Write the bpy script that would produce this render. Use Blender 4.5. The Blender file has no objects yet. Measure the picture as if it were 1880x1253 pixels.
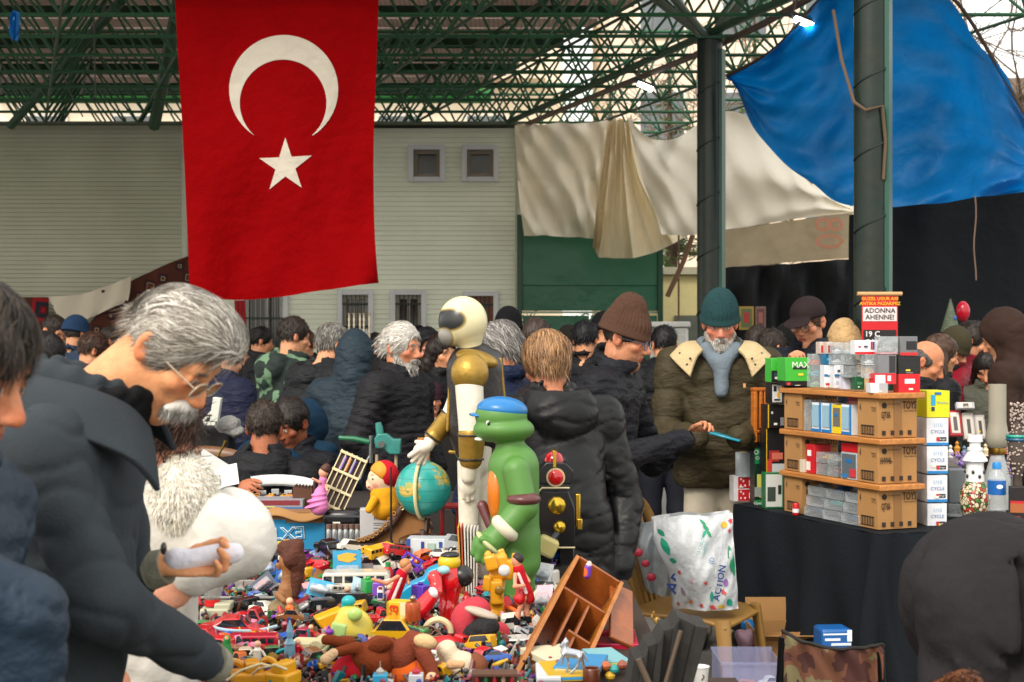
import bpy, math, random
import numpy as np
from mathutils import Vector, Matrix, Euler
R = math.radians
random.seed(7); rng = np.random.default_rng(7)
F = 2611.1; CZ = 1.6
scene = bpy.context.scene; COL = scene.collection
def W(px, py, Y): return Vector(((px-940)*Y/F, Y, CZ-(py-626.5)*Y/F))
def S(n, Y): return n*Y/F
def YT(py, z=.75): return (CZ-z)*F/(py-626.5)          # depth at which a pixel row meets height z
_M = {}
def lin(c):
 if isinstance(c, str):
  c = c.lstrip('#'); c = c if len(c) == 6 else ''.join(x*2 for x in c); c = [int(c[i:i+2], 16)/255 for i in (0, 2, 4)]
  return tuple(x/12.92 if x <= .04045 else ((x+.055)/1.055)**2.4 for x in c)
 return tuple(c)
def mat(col, rough=.6, metal=0, bump=0, bs=40, var=.12, vs=6, emit=0, trans=0, alpha=1, sss=0, coat=0, attr=False, transl=0, spec=.5, stretch=None, wave=None, dirt=0):
 key = (str(col), rough, metal, bump, bs, var, vs, emit, trans, alpha, sss, coat, attr, transl, spec, stretch, wave, dirt)
 if key in _M: return _M[key]
 m = bpy.data.materials.new('surface'); m.use_nodes = True
 nt = m.node_tree; N = nt.nodes; L = nt.links
 b = N['Principled BSDF']; c = lin(col) if not attr else (1, 1, 1)
 b.inputs['Roughness'].default_value = rough; b.inputs['Metallic'].default_value = metal
 b.inputs['Specular IOR Level'].default_value = spec
 tc = N.new('ShaderNodeTexCoord'); src = tc.outputs['Object']
 if stretch:
  mp = N.new('ShaderNodeMapping'); mp.inputs['Scale'].default_value = stretch; L.new(src, mp.inputs[0]); src = mp.outputs[0]
 base = None
 if attr:
  a = N.new('ShaderNodeAttribute'); a.attribute_name = 'Col'; base = a.outputs['Color']
 if var or dirt:
  n = N.new('ShaderNodeTexNoise'); n.inputs['Scale'].default_value = vs; n.inputs['Detail'].default_value = 6; n.inputs['Roughness'].default_value = .6
  L.new(src, n.inputs['Vector'])
  mr = N.new('ShaderNodeMapRange'); mr.inputs[1].default_value = .25; mr.inputs[2].default_value = .75
  mr.inputs[3].default_value = 1-var; mr.inputs[4].default_value = 1+var*.8; L.new(n.outputs[0], mr.inputs[0])
  mx = N.new('ShaderNodeMix'); mx.data_type = 'RGBA'; mx.blend_type = 'MULTIPLY'; mx.inputs[0].default_value = 1
  mx.inputs['A'].default_value = (*c, 1)
  if base: L.new(base, mx.inputs['A'])
  L.new(mr.outputs[0], mx.inputs['B']); base = mx.outputs['Result']
  if dirt:
   n2 = N.new('ShaderNodeTexNoise'); n2.inputs['Scale'].default_value = vs*.35; n2.inputs['Detail'].default_value = 9; n2.inputs['Distortion'].default_value = .6
   L.new(src, n2.inputs['Vector']); r2 = N.new('ShaderNodeMapRange'); r2.inputs[1].default_value = .52; r2.inputs[2].default_value = .72
   r2.inputs[4].default_value = dirt; L.new(n2.outputs[0], r2.inputs[0])
   m2 = N.new('ShaderNodeMix'); m2.data_type = 'RGBA'; m2.inputs['B'].default_value = (.13, .09, .05, 1)
   L.new(r2.outputs[0], m2.inputs[0]); L.new(base, m2.inputs['A']); base = m2.outputs['Result']
 if wave:
  wv = N.new('ShaderNodeTexWave'); wv.inputs['Scale'].default_value = wave[0]; wv.inputs['Distortion'].default_value = wave[1]; wv.bands_direction = wave[2]
  wv.inputs['Detail'].default_value = 3
  L.new(src, wv.inputs['Vector']); m3 = N.new('ShaderNodeMix'); m3.data_type = 'RGBA'; m3.blend_type = 'MULTIPLY'; m3.inputs[0].default_value = wave[3]
  if base: L.new(base, m3.inputs['A'])
  else: m3.inputs['A'].default_value = (*c, 1)
  L.new(wv.outputs['Color'], m3.inputs['B']); base = m3.outputs['Result']
 if base: L.new(base, b.inputs['Base Color'])
 else: b.inputs['Base Color'].default_value = (*c, 1)
 if bump:
  n = N.new('ShaderNodeTexNoise'); n.inputs['Scale'].default_value = bs; n.inputs['Detail'].default_value = 5
  L.new(src, n.inputs['Vector']); bp = N.new('ShaderNodeBump'); bp.inputs['Strength'].default_value = bump; bp.inputs['Distance'].default_value = .6/bs
  L.new(n.outputs[0], bp.inputs['Height']); L.new(bp.outputs[0], b.inputs['Normal'])
 if emit: b.inputs['Emission Color'].default_value = (*c, 1); b.inputs['Emission Strength'].default_value = emit
 if trans: b.inputs['Transmission Weight'].default_value = trans; b.inputs['IOR'].default_value = 1.2
 if sss: b.inputs['Subsurface Weight'].default_value = sss; b.inputs['Subsurface Radius'].default_value = (1, .35, .2); b.inputs['Subsurface Scale'].default_value = .006
 if coat: b.inputs['Coat Weight'].default_value = coat; b.inputs['Coat Roughness'].default_value = .08
 out = N['Material Output']
 if transl:
  t = N.new('ShaderNodeBsdfTranslucent'); ms = N.new('ShaderNodeMixShader'); ms.inputs[0].default_value = transl
  if base: L.new(base, t.inputs[0])
  else: t.inputs[0].default_value = (*c, 1)
  L.new(b.outputs[0], ms.inputs[1]); L.new(t.outputs[0], ms.inputs[2]); L.new(ms.outputs[0], out.inputs[0])
 if alpha < 1:
  t = N.new('ShaderNodeBsdfTransparent'); ms = N.new('ShaderNodeMixShader'); ms.inputs[0].default_value = alpha
  L.new(t.outputs[0], ms.inputs[1]); L.new(b.outputs[0], ms.inputs[2]); L.new(ms.outputs[0], out.inputs[0])
 _M[key] = m; return m
def plas(c, rough=.3, **k): return mat(c, rough, var=k.pop('var', .05), vs=k.pop('vs', 14), **k)
def cloth(c, **k): return mat(c, k.pop('rough', .85), bump=k.pop('bump', .25), bs=k.pop('bs', 90), var=k.pop('var', .15), vs=k.pop('vs', 9), spec=k.pop('spec', .2), **k)
def nylon(c, **k): return mat(c, k.pop('rough', .62), bump=k.pop('bump', .5), bs=k.pop('bs', 13), stretch=k.pop('stretch', (1, 1, 2.2)), var=k.pop('var', .14), vs=k.pop('vs', 7), spec=k.pop('spec', .2), **k)
CLEAR = mat('#dfe6e8', .12, alpha=.22, var=0, spec=.8)
CLEAR2 = mat('#c9d2d6', .1, alpha=.38, var=.2, bump=.5, bs=12, spec=.9)
WOOD = lambda c='#a9713c', r=.45, s=(1, 1, 12): mat(c, r, bump=.1, bs=20, var=.35, vs=5, stretch=s)
def tag(o, label=None, cat=None, group=None, kind=None):
 if label: o['label'] = label
 if cat: o['category'] = cat
 if group: o['group'] = group
 if kind: o['kind'] = kind
 return o
def thing(name, label, cat, loc=(0, 0, 0), rz=0, group=None, rot=None, scale=1):
 o = bpy.data.objects.new(name, None); COL.objects.link(o); o.location = loc
 o.rotation_euler = rot if rot else (0, 0, rz); o.scale = (scale,)*3; o.empty_display_size = .05
 return tag(o, label, cat, group)
def mkmesh(V, faces, cols=None, smooth=True, mi=None, sharp=None):
 me = bpy.data.meshes.new('m')
 if isinstance(faces, np.ndarray):
  V = np.asarray(V, np.float32); n = len(faces); k = faces.shape[1]
  me.vertices.add(len(V)); me.vertices.foreach_set('co', V.ravel())
  me.loops.add(n*k); me.loops.foreach_set('vertex_index', faces.astype(np.int32).ravel())
  me.polygons.add(n); me.polygons.foreach_set('loop_start', np.arange(0, n*k, k, dtype=np.int32))
  me.update(calc_edges=True)
 else:
  me.from_pydata([tuple(v) for v in V], [], faces)
 me.polygons.foreach_set('use_smooth', np.full(len(me.polygons), smooth, bool))
 if mi is not None: me.polygons.foreach_set('material_index', np.array(mi, np.int32))
 if cols is not None:
  a = me.color_attributes.new('Col', 'FLOAT_COLOR', 'POINT')
  c4 = np.ones((len(V), 4), np.float32); c4[:, :3] = cols; a.data.foreach_set('color', c4.ravel())
 me.update()
 if sharp: me.set_sharp_from_angle(angle=R(sharp))
 return me
def link(name, me, mats, parent=None, loc=None):
 o = bpy.data.objects.new(name, me); COL.objects.link(o)
 for m in (mats if isinstance(mats, (list, tuple)) else [mats]): me.materials.append(m)
 if parent: o.parent = parent
 if loc is not None: o.location = loc
 return o
def rotm(x=0, y=0, z=0): return Euler((R(x), R(y), R(z))).to_matrix()
class MB:
 def __init__(s): s.V = []; s.F = []; s.I = []; s.mi = 0; s.T = None
 def add(s, vs, fs):
  n = len(s.V)
  s.V += [tuple(s.T @ Vector(v)) if s.T else tuple(v) for v in vs]
  s.F += [tuple(i+n for i in f) for f in fs]; s.I += [s.mi]*len(fs); return s
 def box(s, c, d, rot=None, taper=1):
  c = Vector(c); hx, hy, hz = d[0]/2, d[1]/2, d[2]/2; vs = []
  for z in (-1, 1):
   t = taper if z > 0 else 1
   for x, y in ((-1, -1), (1, -1), (1, 1), (-1, 1)):
    v = Vector((x*hx*t, y*hy*t, z*hz))
    vs.append(c+(rot @ v if rot else v))
  return s.add(vs, [(3, 2, 1, 0), (4, 5, 6, 7), (0, 1, 5, 4), (1, 2, 6, 5), (2, 3, 7, 6), (3, 0, 4, 7)])
 def tube(s, pts, r, n=8, caps=True, flat=None):
  pts = [Vector(p) for p in pts]; rs = r if isinstance(r, (list, tuple)) else [r]*len(pts)
  vs = []; prev = None
  for i, p in enumerate(pts):
   d = (pts[min(i+1, len(pts)-1)]-pts[max(i-1, 0)])
   d = d.normalized() if d.length > 1e-9 else Vector((0, 0, 1))
   if prev is None:
    u = d.cross(Vector((0, 0, 1)));
    if u.length < .05: u = d.cross(Vector((1, 0, 0)))
   else: u = prev-d*prev.dot(d)
   u.normalize(); prev = u; w = d.cross(u)
   for k in range(n):
    a = 2*math.pi*k/n; vs.append(p+u*math.cos(a)*rs[i]+w*math.sin(a)*rs[i]*(flat or 1))
  fs = [(i*n+k, i*n+(k+1) % n, (i+1)*n+(k+1) % n, (i+1)*n+k) for i in range(len(pts)-1) for k in range(n)]
  if caps: fs += [tuple(range(n))[::-1], tuple((len(pts)-1)*n+k for k in range(n))]
  return s.add(vs, fs)
 def cyl(s, a, b, r, r2=None, n=16): return s.tube([a, b], [r, r if r2 is None else r2], n)
 def lathe(s, prof, c=(0, 0, 0), n=20, M=None):
  c = Vector(c); vs = []
  for r, z in prof:
   for k in range(n):
    a = 2*math.pi*k/n; v = Vector((max(r, 1e-4)*math.cos(a), max(r, 1e-4)*math.sin(a), z)); vs.append(c+(M @ v if M else v))
  m = len(prof)
  fs = [(i*n+k, i*n+(k+1) % n, (i+1)*n+(k+1) % n, (i+1)*n+k) for i in range(m-1) for k in range(n)]
  fs += [tuple(range(n))[::-1], tuple((m-1)*n+k for k in range(n))]
  return s.add(vs, fs)
 def ball(s, c, r, n=14, m=9, M=None):
  r = Vector((r,)*3) if isinstance(r, (int, float)) else Vector(r); c = Vector(c); vs = []
  for i in range(m+1):
   t = math.pi*i/m
   for k in range(n):
    a = 2*math.pi*k/n; v = Vector((r.x*math.sin(t)*math.cos(a), r.y*math.sin(t)*math.sin(a), -r.z*math.cos(t)))
    vs.append(c+(M @ v if M else v))
  return s.add(vs, [(i*n+k, i*n+(k+1) % n, (i+1)*n+(k+1) % n, (i+1)*n+k) for i in range(m) for k in range(n)])
 def prism(s, poly, t, M=None, c=(0, 0, 0)):       # poly in (x,z), thickness t along y, centred
  n = len(poly); c = Vector(c); vs = []
  for y in (-t/2, t/2): vs += [c+(M @ Vector((x, y, z)) if M else Vector((x, y, z))) for x, z in poly]
  return s.add(vs, [tuple(range(n)), tuple(range(2*n-1, n-1, -1))]+[((i+1) % n, i, n+i, n+(i+1) % n) for i in range(n)])
 def torus(s, c, Rr, r, M=None, n=24, m=8, arc=360):
  c = Vector(c); vs = []; full = arc >= 360; nn = n if full else n+1
  for i in range(nn):
   a = R(arc)*i/n
   for k in range(m):
    b = 2*math.pi*k/m; v = Vector(((Rr+r*math.cos(b))*math.cos(a), r*math.sin(b), (Rr+r*math.cos(b))*math.sin(a)))
    vs.append(c+(M @ v if M else v))
  return s.add(vs, [(i*m+k, i*m+(k+1) % m, ((i+1) % nn)*m+(k+1) % m, ((i+1) % nn)*m+k) for i in range(n) for k in range(m)])
 def sheet(s, fn, nu, nv):
  vs = [fn(i/nu, j/nv) for j in range(nv+1) for i in range(nu+1)]
  return s.add(vs, [(j*(nu+1)+i, j*(nu+1)+i+1, (j+1)*(nu+1)+i+1, (j+1)*(nu+1)+i) for j in range(nv) for i in range(nu)])
 def obj(s, name, mats, parent=None, smooth=True, bevel=0, solid=0, seg=2, loc=None):
  me = mkmesh(s.V, s.F, None, smooth, s.I, sharp=38 if smooth else None)
  o = link(name, me, mats, parent, loc)
  if solid:
   m = o.modifiers.new('solid', 'SOLIDIFY'); m.thickness = solid; m.offset = 0
  if bevel:
   m = o.modifiers.new('bevel', 'BEVEL'); m.width = bevel; m.segments = seg; m.limit_method = 'ANGLE'; m.angle_limit = R(35)
  return o
_T = {}
def text(s, h, m, parent, loc, rot=(90, 0, 0), name='lettering', align='CENTER', sx=1, shear=0, ext=.0006, bold=0):
 """lettering as a thin mesh; h = cap height in metres, lies in local xy then rotated"""
 k = (s, align, shear, bold)
 if k not in _T:
  cu = bpy.data.curves.new('t', 'FONT'); cu.body = s; cu.align_x = align; cu.align_y = 'CENTER'; cu.resolution_u = 2
  cu.extrude = .004; cu.shear = shear; cu.offset = bold; cu.size = 1.4; cu.space_line = .8
  o = bpy.data.objects.new('t', cu); COL.objects.link(o); bpy.context.view_layer.update()
  me = bpy.data.meshes.new_from_object(o.evaluated_get(bpy.context.evaluated_depsgraph_get()))
  bpy.data.objects.remove(o); _T[k] = me
 me = _T[k].copy(); me.materials.clear(); me.materials.append(m)
 o = bpy.data.objects.new(name, me); COL.objects.link(o); o.parent = parent; o.location = loc
 o.rotation_euler = tuple(R(a) for a in rot); o.scale = (h*sx, h, h*.3); return o
def A3(v): return np.array(tuple(v), np.float32)
def wob(P, sc, seed=0):
 r = np.random.default_rng(seed); o = np.zeros(P.shape[:-1], np.float32)
 for i in range(4):
  d = r.normal(size=3).astype(np.float32); d /= np.linalg.norm(d); e = r.normal(size=3).astype(np.float32)
  o += np.sin((P @ d)*sc*(.7+.35*i)+r.uniform(0, 6)+1.3*np.sin((P @ e)*sc*.5+i))
 return o/4
class Fld:
 def __init__(s, lo, hi, res):
  s.lo = A3(lo); s.res = res; n = np.ceil((A3(hi)-s.lo)/res).astype(int)+1
  s.f = np.full(n, 9., np.float32)
 def _sl(s, lo, hi, pad):
  a = np.maximum(np.floor((lo-pad-s.lo)/s.res).astype(int), 0); b = np.minimum(np.ceil((hi+pad-s.lo)/s.res).astype(int)+1, s.f.shape)
  if np.any(b <= a): return None, None
  ax = [np.arange(a[i], b[i])*s.res+s.lo[i] for i in range(3)]
  P = np.stack(np.meshgrid(*ax, indexing='ij'), -1).astype(np.float32)
  return tuple(slice(a[i], b[i]) for i in range(3)), P
 def put(s, d, sl, k, sub):
  f = s.f[sl]
  if sub:
   h = np.clip(.5-.5*(f+d)/k, 0, 1); s.f[sl] = f*(1-h)-d*h+k*h*(1-h)
  else:
   h = np.clip(.5+.5*(f-d)/k, 0, 1); s.f[sl] = f*(1-h)+d*h-k*h*(1-h)
 def cap(s, a, b, ra, rb=None, k=.02, sub=False, quilt=None, sq=None):
  a = A3(a); b = A3(b); rb = ra if rb is None else rb; m = max(ra, rb)
  sl, P = s._sl(np.minimum(a, b)-m, np.maximum(a, b)+m, k+2*s.res)
  if sl is None: return s
  ba = b-a; L2 = max(float(ba @ ba), 1e-9); t = np.clip(((P-a) @ ba)/L2, 0, 1)
  q = P-a-t[..., None]*ba
  if sq is not None:
   w = A3(sq[0]); w /= np.linalg.norm(w); q = q+(sq[1]-1)*(q @ w)[..., None]*w
  d = np.linalg.norm(q, axis=-1)-(ra+(rb-ra)*t)
  if quilt:
   tt = ((P-a) @ ba)/L2*math.sqrt(L2); d = d-quilt[1]*(np.abs(np.sin(math.pi*tt/quilt[0]))**.5-.5)
  s.put(d, sl, k, sub); return s
 def ell(s, c, r, M=None, k=.02, sub=False):
  c = A3(c); r = A3(r if hasattr(r, '__len__') else (r, r, r)); m = r.max() if M is not None else r
  sl, P = s._sl(c-m, c+m, k+2*s.res)
  if sl is None: return s
  q = P-c
  if M is not None: q = q @ np.array(M, np.float32)
  k0 = np.linalg.norm(q/r, axis=-1); k1 = np.linalg.norm(q/(r*r), axis=-1)+1e-6
  s.put(k0*(k0-1)/k1, sl, k, sub); return s
 def box(s, c, h, M=None, rd=.01, k=.01, sub=False):
  c = A3(c); h = A3(h); m = np.linalg.norm(h) if M is not None else h
  sl, P = s._sl(c-m, c+m, k+2*s.res)
  if sl is None: return s
  q = P-c
  if M is not None: q = q @ np.array(M, np.float32)
  q = np.abs(q)-(h-rd); d = np.linalg.norm(np.maximum(q, 0), axis=-1)+np.minimum(q.max(-1), 0)-rd
  s.put(d, sl, k, sub); return s
 def chain(s, pts, rs, **k):
  for i in range(len(pts)-1): s.cap(pts[i], pts[i+1], rs[i], rs[i+1], **k)
  return s
 def noise(s, amp, sc, seed=1):
  m = np.abs(s.f) < .06; ii = np.argwhere(m)
  if len(ii): s.f[m] += amp*wob(ii.astype(np.float32)*s.res+s.lo, sc, seed)
  return s
 def fn(s, g):
  m = np.abs(s.f) < .06; ii = np.argwhere(m); s.f[m] += g(ii.astype(np.float32)*s.res+s.lo); return s
 def mesh(s):
  f = s.f; ins = f < 0
  for ax in range(3):
   sl0 = [slice(None)]*3; sl0[ax] = 0; ins[tuple(sl0)] = False; sl0[ax] = -1; ins[tuple(sl0)] = False
  f = np.where(ins, f, np.maximum(f, 1e-5)); g = ins.astype(np.int8)
  c = g[:-1]+g[1:]; c = c[:, :-1]+c[:, 1:]; c = c[:, :, :-1]+c[:, :, 1:]
  act = (c > 0) & (c < 8); idx = np.full(act.shape, -1, np.int32); ii = np.argwhere(act); idx[act] = np.arange(len(ii))
  acc = np.zeros((len(ii), 3), np.float32); cnt = np.zeros(len(ii), np.float32)
  offs = [(x, y, z) for x in (0, 1) for y in (0, 1) for z in (0, 1)]
  vals = {o: f[ii[:, 0]+o[0], ii[:, 1]+o[1], ii[:, 2]+o[2]] for o in offs}
  for o in offs:
   for ax in range(3):
    if o[ax] == 0:
     p = list(o); p[ax] = 1; p = tuple(p); fa, fb = vals[o], vals[p]; m = (fa < 0) != (fb < 0)
     t = np.where(m, fa/np.where(m, fa-fb, 1), 0); pos = np.tile(np.array(o, np.float32), (len(ii), 1)); pos[:, ax] += t
     acc[m] += pos[m]; cnt[m] += 1
  V = (ii+acc/cnt[:, None])*s.res+s.lo
  Q = []
  for ax in range(3):
   a = [slice(None)]*3; b = [slice(None)]*3; a[ax] = slice(0, -1); b[ax] = slice(1, None)
   ia, ib = ins[tuple(a)], ins[tuple(b)]; e = np.argwhere(ia != ib); u, v = (ax+1) % 3, (ax+2) % 3
   e = e[(e[:, u] > 0) & (e[:, v] > 0) & (e[:, u] < f.shape[u]-1) & (e[:, v] < f.shape[v]-1)]
   st = ia[e[:, 0], e[:, 1], e[:, 2]]
   def cell(du, dv):
    q = e.copy(); q[:, u] -= du; q[:, v] -= dv; return idx[q[:, 0], q[:, 1], q[:, 2]]
   q = np.stack([cell(1, 1), cell(0, 1), cell(0, 0), cell(1, 0)], 1)
   q[~st] = q[~st][:, ::-1]; Q.append(q)
  return V, np.concatenate(Q)
 def obj(s, name, m, parent=None, base=None, paints=(), loc=None, fnc=None):
  V, Q = s.mesh(); cols = None
  if base is not None:
   cols = np.tile(np.array(lin(base), np.float32), (len(V), 1))
   for p in paints: paint(V, cols, *p)
   if fnc: fnc(V, cols)
  return link(name, mkmesh(V, Q, cols), m, parent, loc)
def paint(V, cols, c, r, col, M=None, soft=.15):
 q = V-A3(c)
 if M is not None: q = q @ np.array(M, np.float32)
 r = A3(r if hasattr(r, '__len__') else (r, r, r)); d = np.linalg.norm(q/r, axis=1)
 w = np.clip((1-d)/soft+.5, 0, 1)[:, None]; cols[:] = cols*(1-w)+np.array(lin(col), np.float32)*w
# ================= camera, light, sky
cam = bpy.data.cameras.new('camera'); co = bpy.data.objects.new('camera', cam); COL.objects.link(co)
co.location = (0, 0, CZ); co.rotation_euler = (R(90), 0, 0); cam.lens = 50; cam.sensor_width = 36; cam.clip_end = 500
cam.dof.use_dof = True; cam.dof.focus_distance = 5.2; cam.dof.aperture_fstop = 7.1
scene.camera = co
w = bpy.data.worlds.new('World'); scene.world = w; w.use_nodes = True; nt = w.node_tree
sky = nt.nodes.new('ShaderNodeTexSky'); sky.sky_type = 'NISHITA'; sky.sun_disc = False
SUN_EL, SUN_AZ = 42, -150          # sun high behind the photographer's left shoulder, veiled
sky.sun_elevation = R(SUN_EL); sky.sun_rotation = R(SUN_AZ); sky.air_density = 1.5; sky.dust_density = 5
mx = nt.nodes.new('ShaderNodeMix'); mx.data_type = 'RGBA'; mx.inputs[0].default_value = .72
mx.inputs['B'].default_value = (9.6, 9.2, 8.5, 1)
nt.links.new(sky.outputs[0], mx.inputs['A']); nt.links.new(mx.outputs['Result'], nt.nodes['Background'].inputs[0])
nt.nodes['Background'].inputs[1].default_value = .15
sd = bpy.data.lights.new('sun', 'SUN'); so = bpy.data.objects.new('sun', sd); COL.objects.link(so)
sd.energy = 1.6; sd.angle = R(18); sd.color = (1, .93, .84)
el, az = R(SUN_EL), R(SUN_AZ); dv = Vector((math.sin(az)*math.cos(el), math.cos(az)*math.cos(el), math.sin(el)))
so.rotation_euler = dv.to_track_quat('Z', 'Y').to_euler()
vs = scene.view_settings; vs.view_transform = 'Standard'; vs.look = 'None'; vs.exposure = 0.6; vs.gamma = 1
scene.cycles.max_bounces = 8; scene.cycles.transparent_max_bounces = 12; scene.cycles.caustics_reflective = False; scene.cycles.caustics_refractive = False
scene.cycles.use_denoising = True
# ================= ground
m = MB(); m.box((0, 45, -.1), (160, 130, .2)); g = m.obj('ground', mat('#6b6862', .9, bump=.3, bs=30, var=.3, vs=1.5, dirt=.3), smooth=False); tag(g, kind='structure')
# ================= drape helper: control grid of (px,py,depth)
def cr(P, t):
 n = len(P)-1; x = min(max(t*n, 0), n-1e-6); i = int(x); f = x-i
 a, b, c, d = P[max(i-1, 0)], P[i], P[i+1], P[min(i+2, n)]
 return .5*((2*b)+(c-a)*f+(2*a-5*b+4*c-d)*f*f+(3*b-a-3*c+d)*f**3)
def surf(ctrl, folds=()):
 G = [[W(*p) for p in row] for row in ctrl]
 def fn(u, v):
  p = cr([cr(r, u) for r in G], v)
  for amp, fu, fv, ph, *e in folds:
   k = 1
   if e: k = v**e[0] if e[0] > 0 else (1-v)**(-e[0])
   p = p+Vector((0, 1, 0))*amp*k*math.sin(fu*u+fv*v+ph+1.1*math.sin(2.3*u+3.1*v+ph))
  return p
 return fn
def drape(name, ctrl, m_, label, cat, nu=60, nv=60, folds=(), parent=None, group=None, solid=0, base=None):
 fn = surf(ctrl, folds); b = fn(.5, 1) if base is None else Vector(base)
 mb = MB()
 for_ = lambda u, v: fn(u, v)-(Vector() if parent else b)
 mb.sheet(for_, nu, nv); o = mb.obj(name, m_, parent, solid=solid)
 if not parent: o.location = b; tag(o, label, cat, group)
 return fn, o
# ================= market building
GW = 17.0; K = GW/F
bld = thing('market_building', 'pale green clapboard two storey building behind the crowd, left of the green metal gate', 'building', (W(940, 626, GW).x, GW, 0))
bx = W(940, 0, GW).x
def wx(px): return (px-940)*K-bx
def wz(py): return CZ-(py-626.5)*K
wins = [(750, 267, 817, 335, 's'), (848, 267, 915, 335, 's'), (620, 533, 686, 615, 'g'), (717, 533, 783, 615, 'g'), (850, 535, 915, 615, 'o'), (440, 500, 530, 700, 'd')]
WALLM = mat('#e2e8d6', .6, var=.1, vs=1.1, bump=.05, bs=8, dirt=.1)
def siding(x0, x1, zt, y0, pitch, holes, lip=.012, rnd=False):
 mb = MB(); z = zt
 while z > 0:
  za = max(z-pitch, 0); zm = (z+za)/2; segs = [(x0, x1)]
  for hx0, hx1, hz0, hz1 in holes:
   if hz0 < zm < hz1:
    segs = [q for a, b in segs for q in ((a, min(b, hx0)), (max(a, hx1), b)) if q[1]-q[0] > .001]
  for a, b in segs:
   mb.add([(a, y0, z), (b, y0, z), (b, y0-lip, za+.006), (a, y0-lip, za+.006), (b, y0, za), (a, y0, za)], [(3, 2, 1, 0), (5, 4, 2, 3)])
  z = za
 return mb
holes = [(wx(a)+.05, wx(c)-.05, wz(d)+.05, wz(b)-.05) for a, b, c, d, k in wins]
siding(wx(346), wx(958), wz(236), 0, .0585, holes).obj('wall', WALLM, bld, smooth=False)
siding(wx(-700), wx(337), wz(232), -.06, .052, []).obj('side_wall', mat('#adb09c', .6, var=.14, vs=1, bump=.05, bs=8, dirt=.15), bld, smooth=False)  # same siding; its shade is put into the darker base colour
m = MB(); m.box((wx(341), -.05, wz(232)/2), (.065, .06, wz(232))); m.obj('corner_trim', mat('#b9bcae', .5, dirt=.2), bld, bevel=.004)
m = MB(); m.box((wx(130), .1, wz(232)+.02), (wx(958)-wx(-700), .5, .03)); m.obj('coping', mat('#5c6656', .5), bld)
m = MB(); m.box((wx(130), 1.2, wz(236)/2), (wx(954)-wx(-700), 2, wz(236)-.04)); m.obj('inner_block', mat('#55584c', .8), bld)
WF = mat('#c9ccd0', .4, var=.08, vs=4, dirt=.1); GLS = mat('#2e3230', .12, var=.3, vs=3, spec=.8)
for a, b, c, d, k in wins:
 x0, x1, z0, z1 = wx(a), wx(c), wz(d), wz(b); cx, cz = (x0+x1)/2, (z0+z1)/2; t = .06
 f = MB(); f.box((x0+t/2, -.03, cz), (t, .07, z1-z0)); f.box((x1-t/2, -.03, cz), (t, .07, z1-z0))
 f.box((cx, -.03, z1-t/2), (x1-x0-2*t, .068, t)); f.box((cx, -.03, z0+t/2), (x1-x0-2*t, .068, t))
 fr = f.obj('window', WF, bld, bevel=.006)
 ins = mat({'s': '#8a7f70', 'g': '#a09c8e', 'o': '#8a5030', 'd': '#b9bcb4'}[k], .5)
 s_ = MB(); t2 = .045; X0, X1, Z0, Z1 = x0+t, x1-t, z0+t, z1-t
 s_.box((X0+t2/2, .05, cz), (t2, .06, Z1-Z0)); s_.box((X1-t2/2, .05, cz), (t2, .06, Z1-Z0)); s_.box((cx, .05, Z1-t2/2), (X1-X0-2*t2, .058, t2)); s_.box((cx, .05, Z0+t2/2), (X1-X0-2*t2, .058, t2))
 if k != 's': s_.box((cx+(.04 if k == 'd' else 0), .045, cz), (.035, .04, Z1-Z0-2*t2))
 s_.obj('sash', ins, fr)
 p = MB(); p.box((cx, .085, cz), (X1-X0, .01, Z1-Z0)); p.obj('pane', GLS if k != 'o' else mat('#7a4526', .3, var=.4, vs=9), fr)
 if k != 's':
  gr = MB(); n = 8 if k == 'd' else 6
  for i in range(1, n): xx = X0+(X1-X0)*i/n; gr.cyl((xx, -.02, Z0), (xx, -.02, Z1), .006, n=6)
  for zz in ((Z0+Z1)/2+.1, (Z0+Z1)/2-.17): gr.box((cx, -.028, zz), (X1-X0, .008, .02))
  gr.obj('grille', mat('#2a3330', .5, metal=.5), fr)
m = MB(); m.tube([(wx(951), -.07, wz(236)), (wx(951), -.07, .1)], .035, 10); m.obj('downpipe', mat('#a9ad98', .5, dirt=.3), bld)
for a_, b_, lb in (((85, 30, 13), (152, 214, 16.3), 'dark cable drooping under the roof at the far left'), ((172, 20, 12), (176, 190, 15.8), 'thin wire hanging straight down under the roof left of the flag')):
 m = MB(); a0 = W(*a_); b0_ = W(*b_); m.tube([(b0_-a0)*(i/12)-Vector((0, 0, .12*math.sin(math.pi*i/12))) for i in range(13)], .008, 5); o = m.obj('cable', mat('#5a5f5a', .6), loc=a0); tag(o, lb, 'cable')
# ================= green metal gate
gt = thing('metal_gate', 'dark green sheet metal gate at the corner of the clapboard building', 'gate', (W(1083, 0, 16.9).x, 16.9, 0))
k = 16.9/F; hw = 124.5*k
GM = mat('#0d5a3e', .42, var=.2, vs=1.3, bump=.15, bs=1.5, spec=.6, dirt=.15)
zt = CZ-(395-626.5)*k; zs = CZ-(525-626.5)*k; zb = CZ-(572-626.5)*k
m = MB(); m.box((0, 0, (zt+zs)/2), (hw*2, .04, zt-zs)); m.obj('upper_panel', GM, gt, bevel=.006)
m = MB(); m.box((0, .012, (zs+zb)/2+.004), (hw*2, .04, zs-zb-.004)); m.obj('middle_panel', GM, gt, bevel=.006)
m = MB(); m.box((0, .03, zb-.012), (hw*2, .02, .026)); m.obj('rail', mat('#9fb59c', .4), gt)
for s in (-1, 1):
 m = MB(); m.box((s*hw/2, .01, (zb-.04)/2), (hw-.02, .04, zb-.06)); m.obj('door_leaf', GM, gt, bevel=.006)
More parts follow.
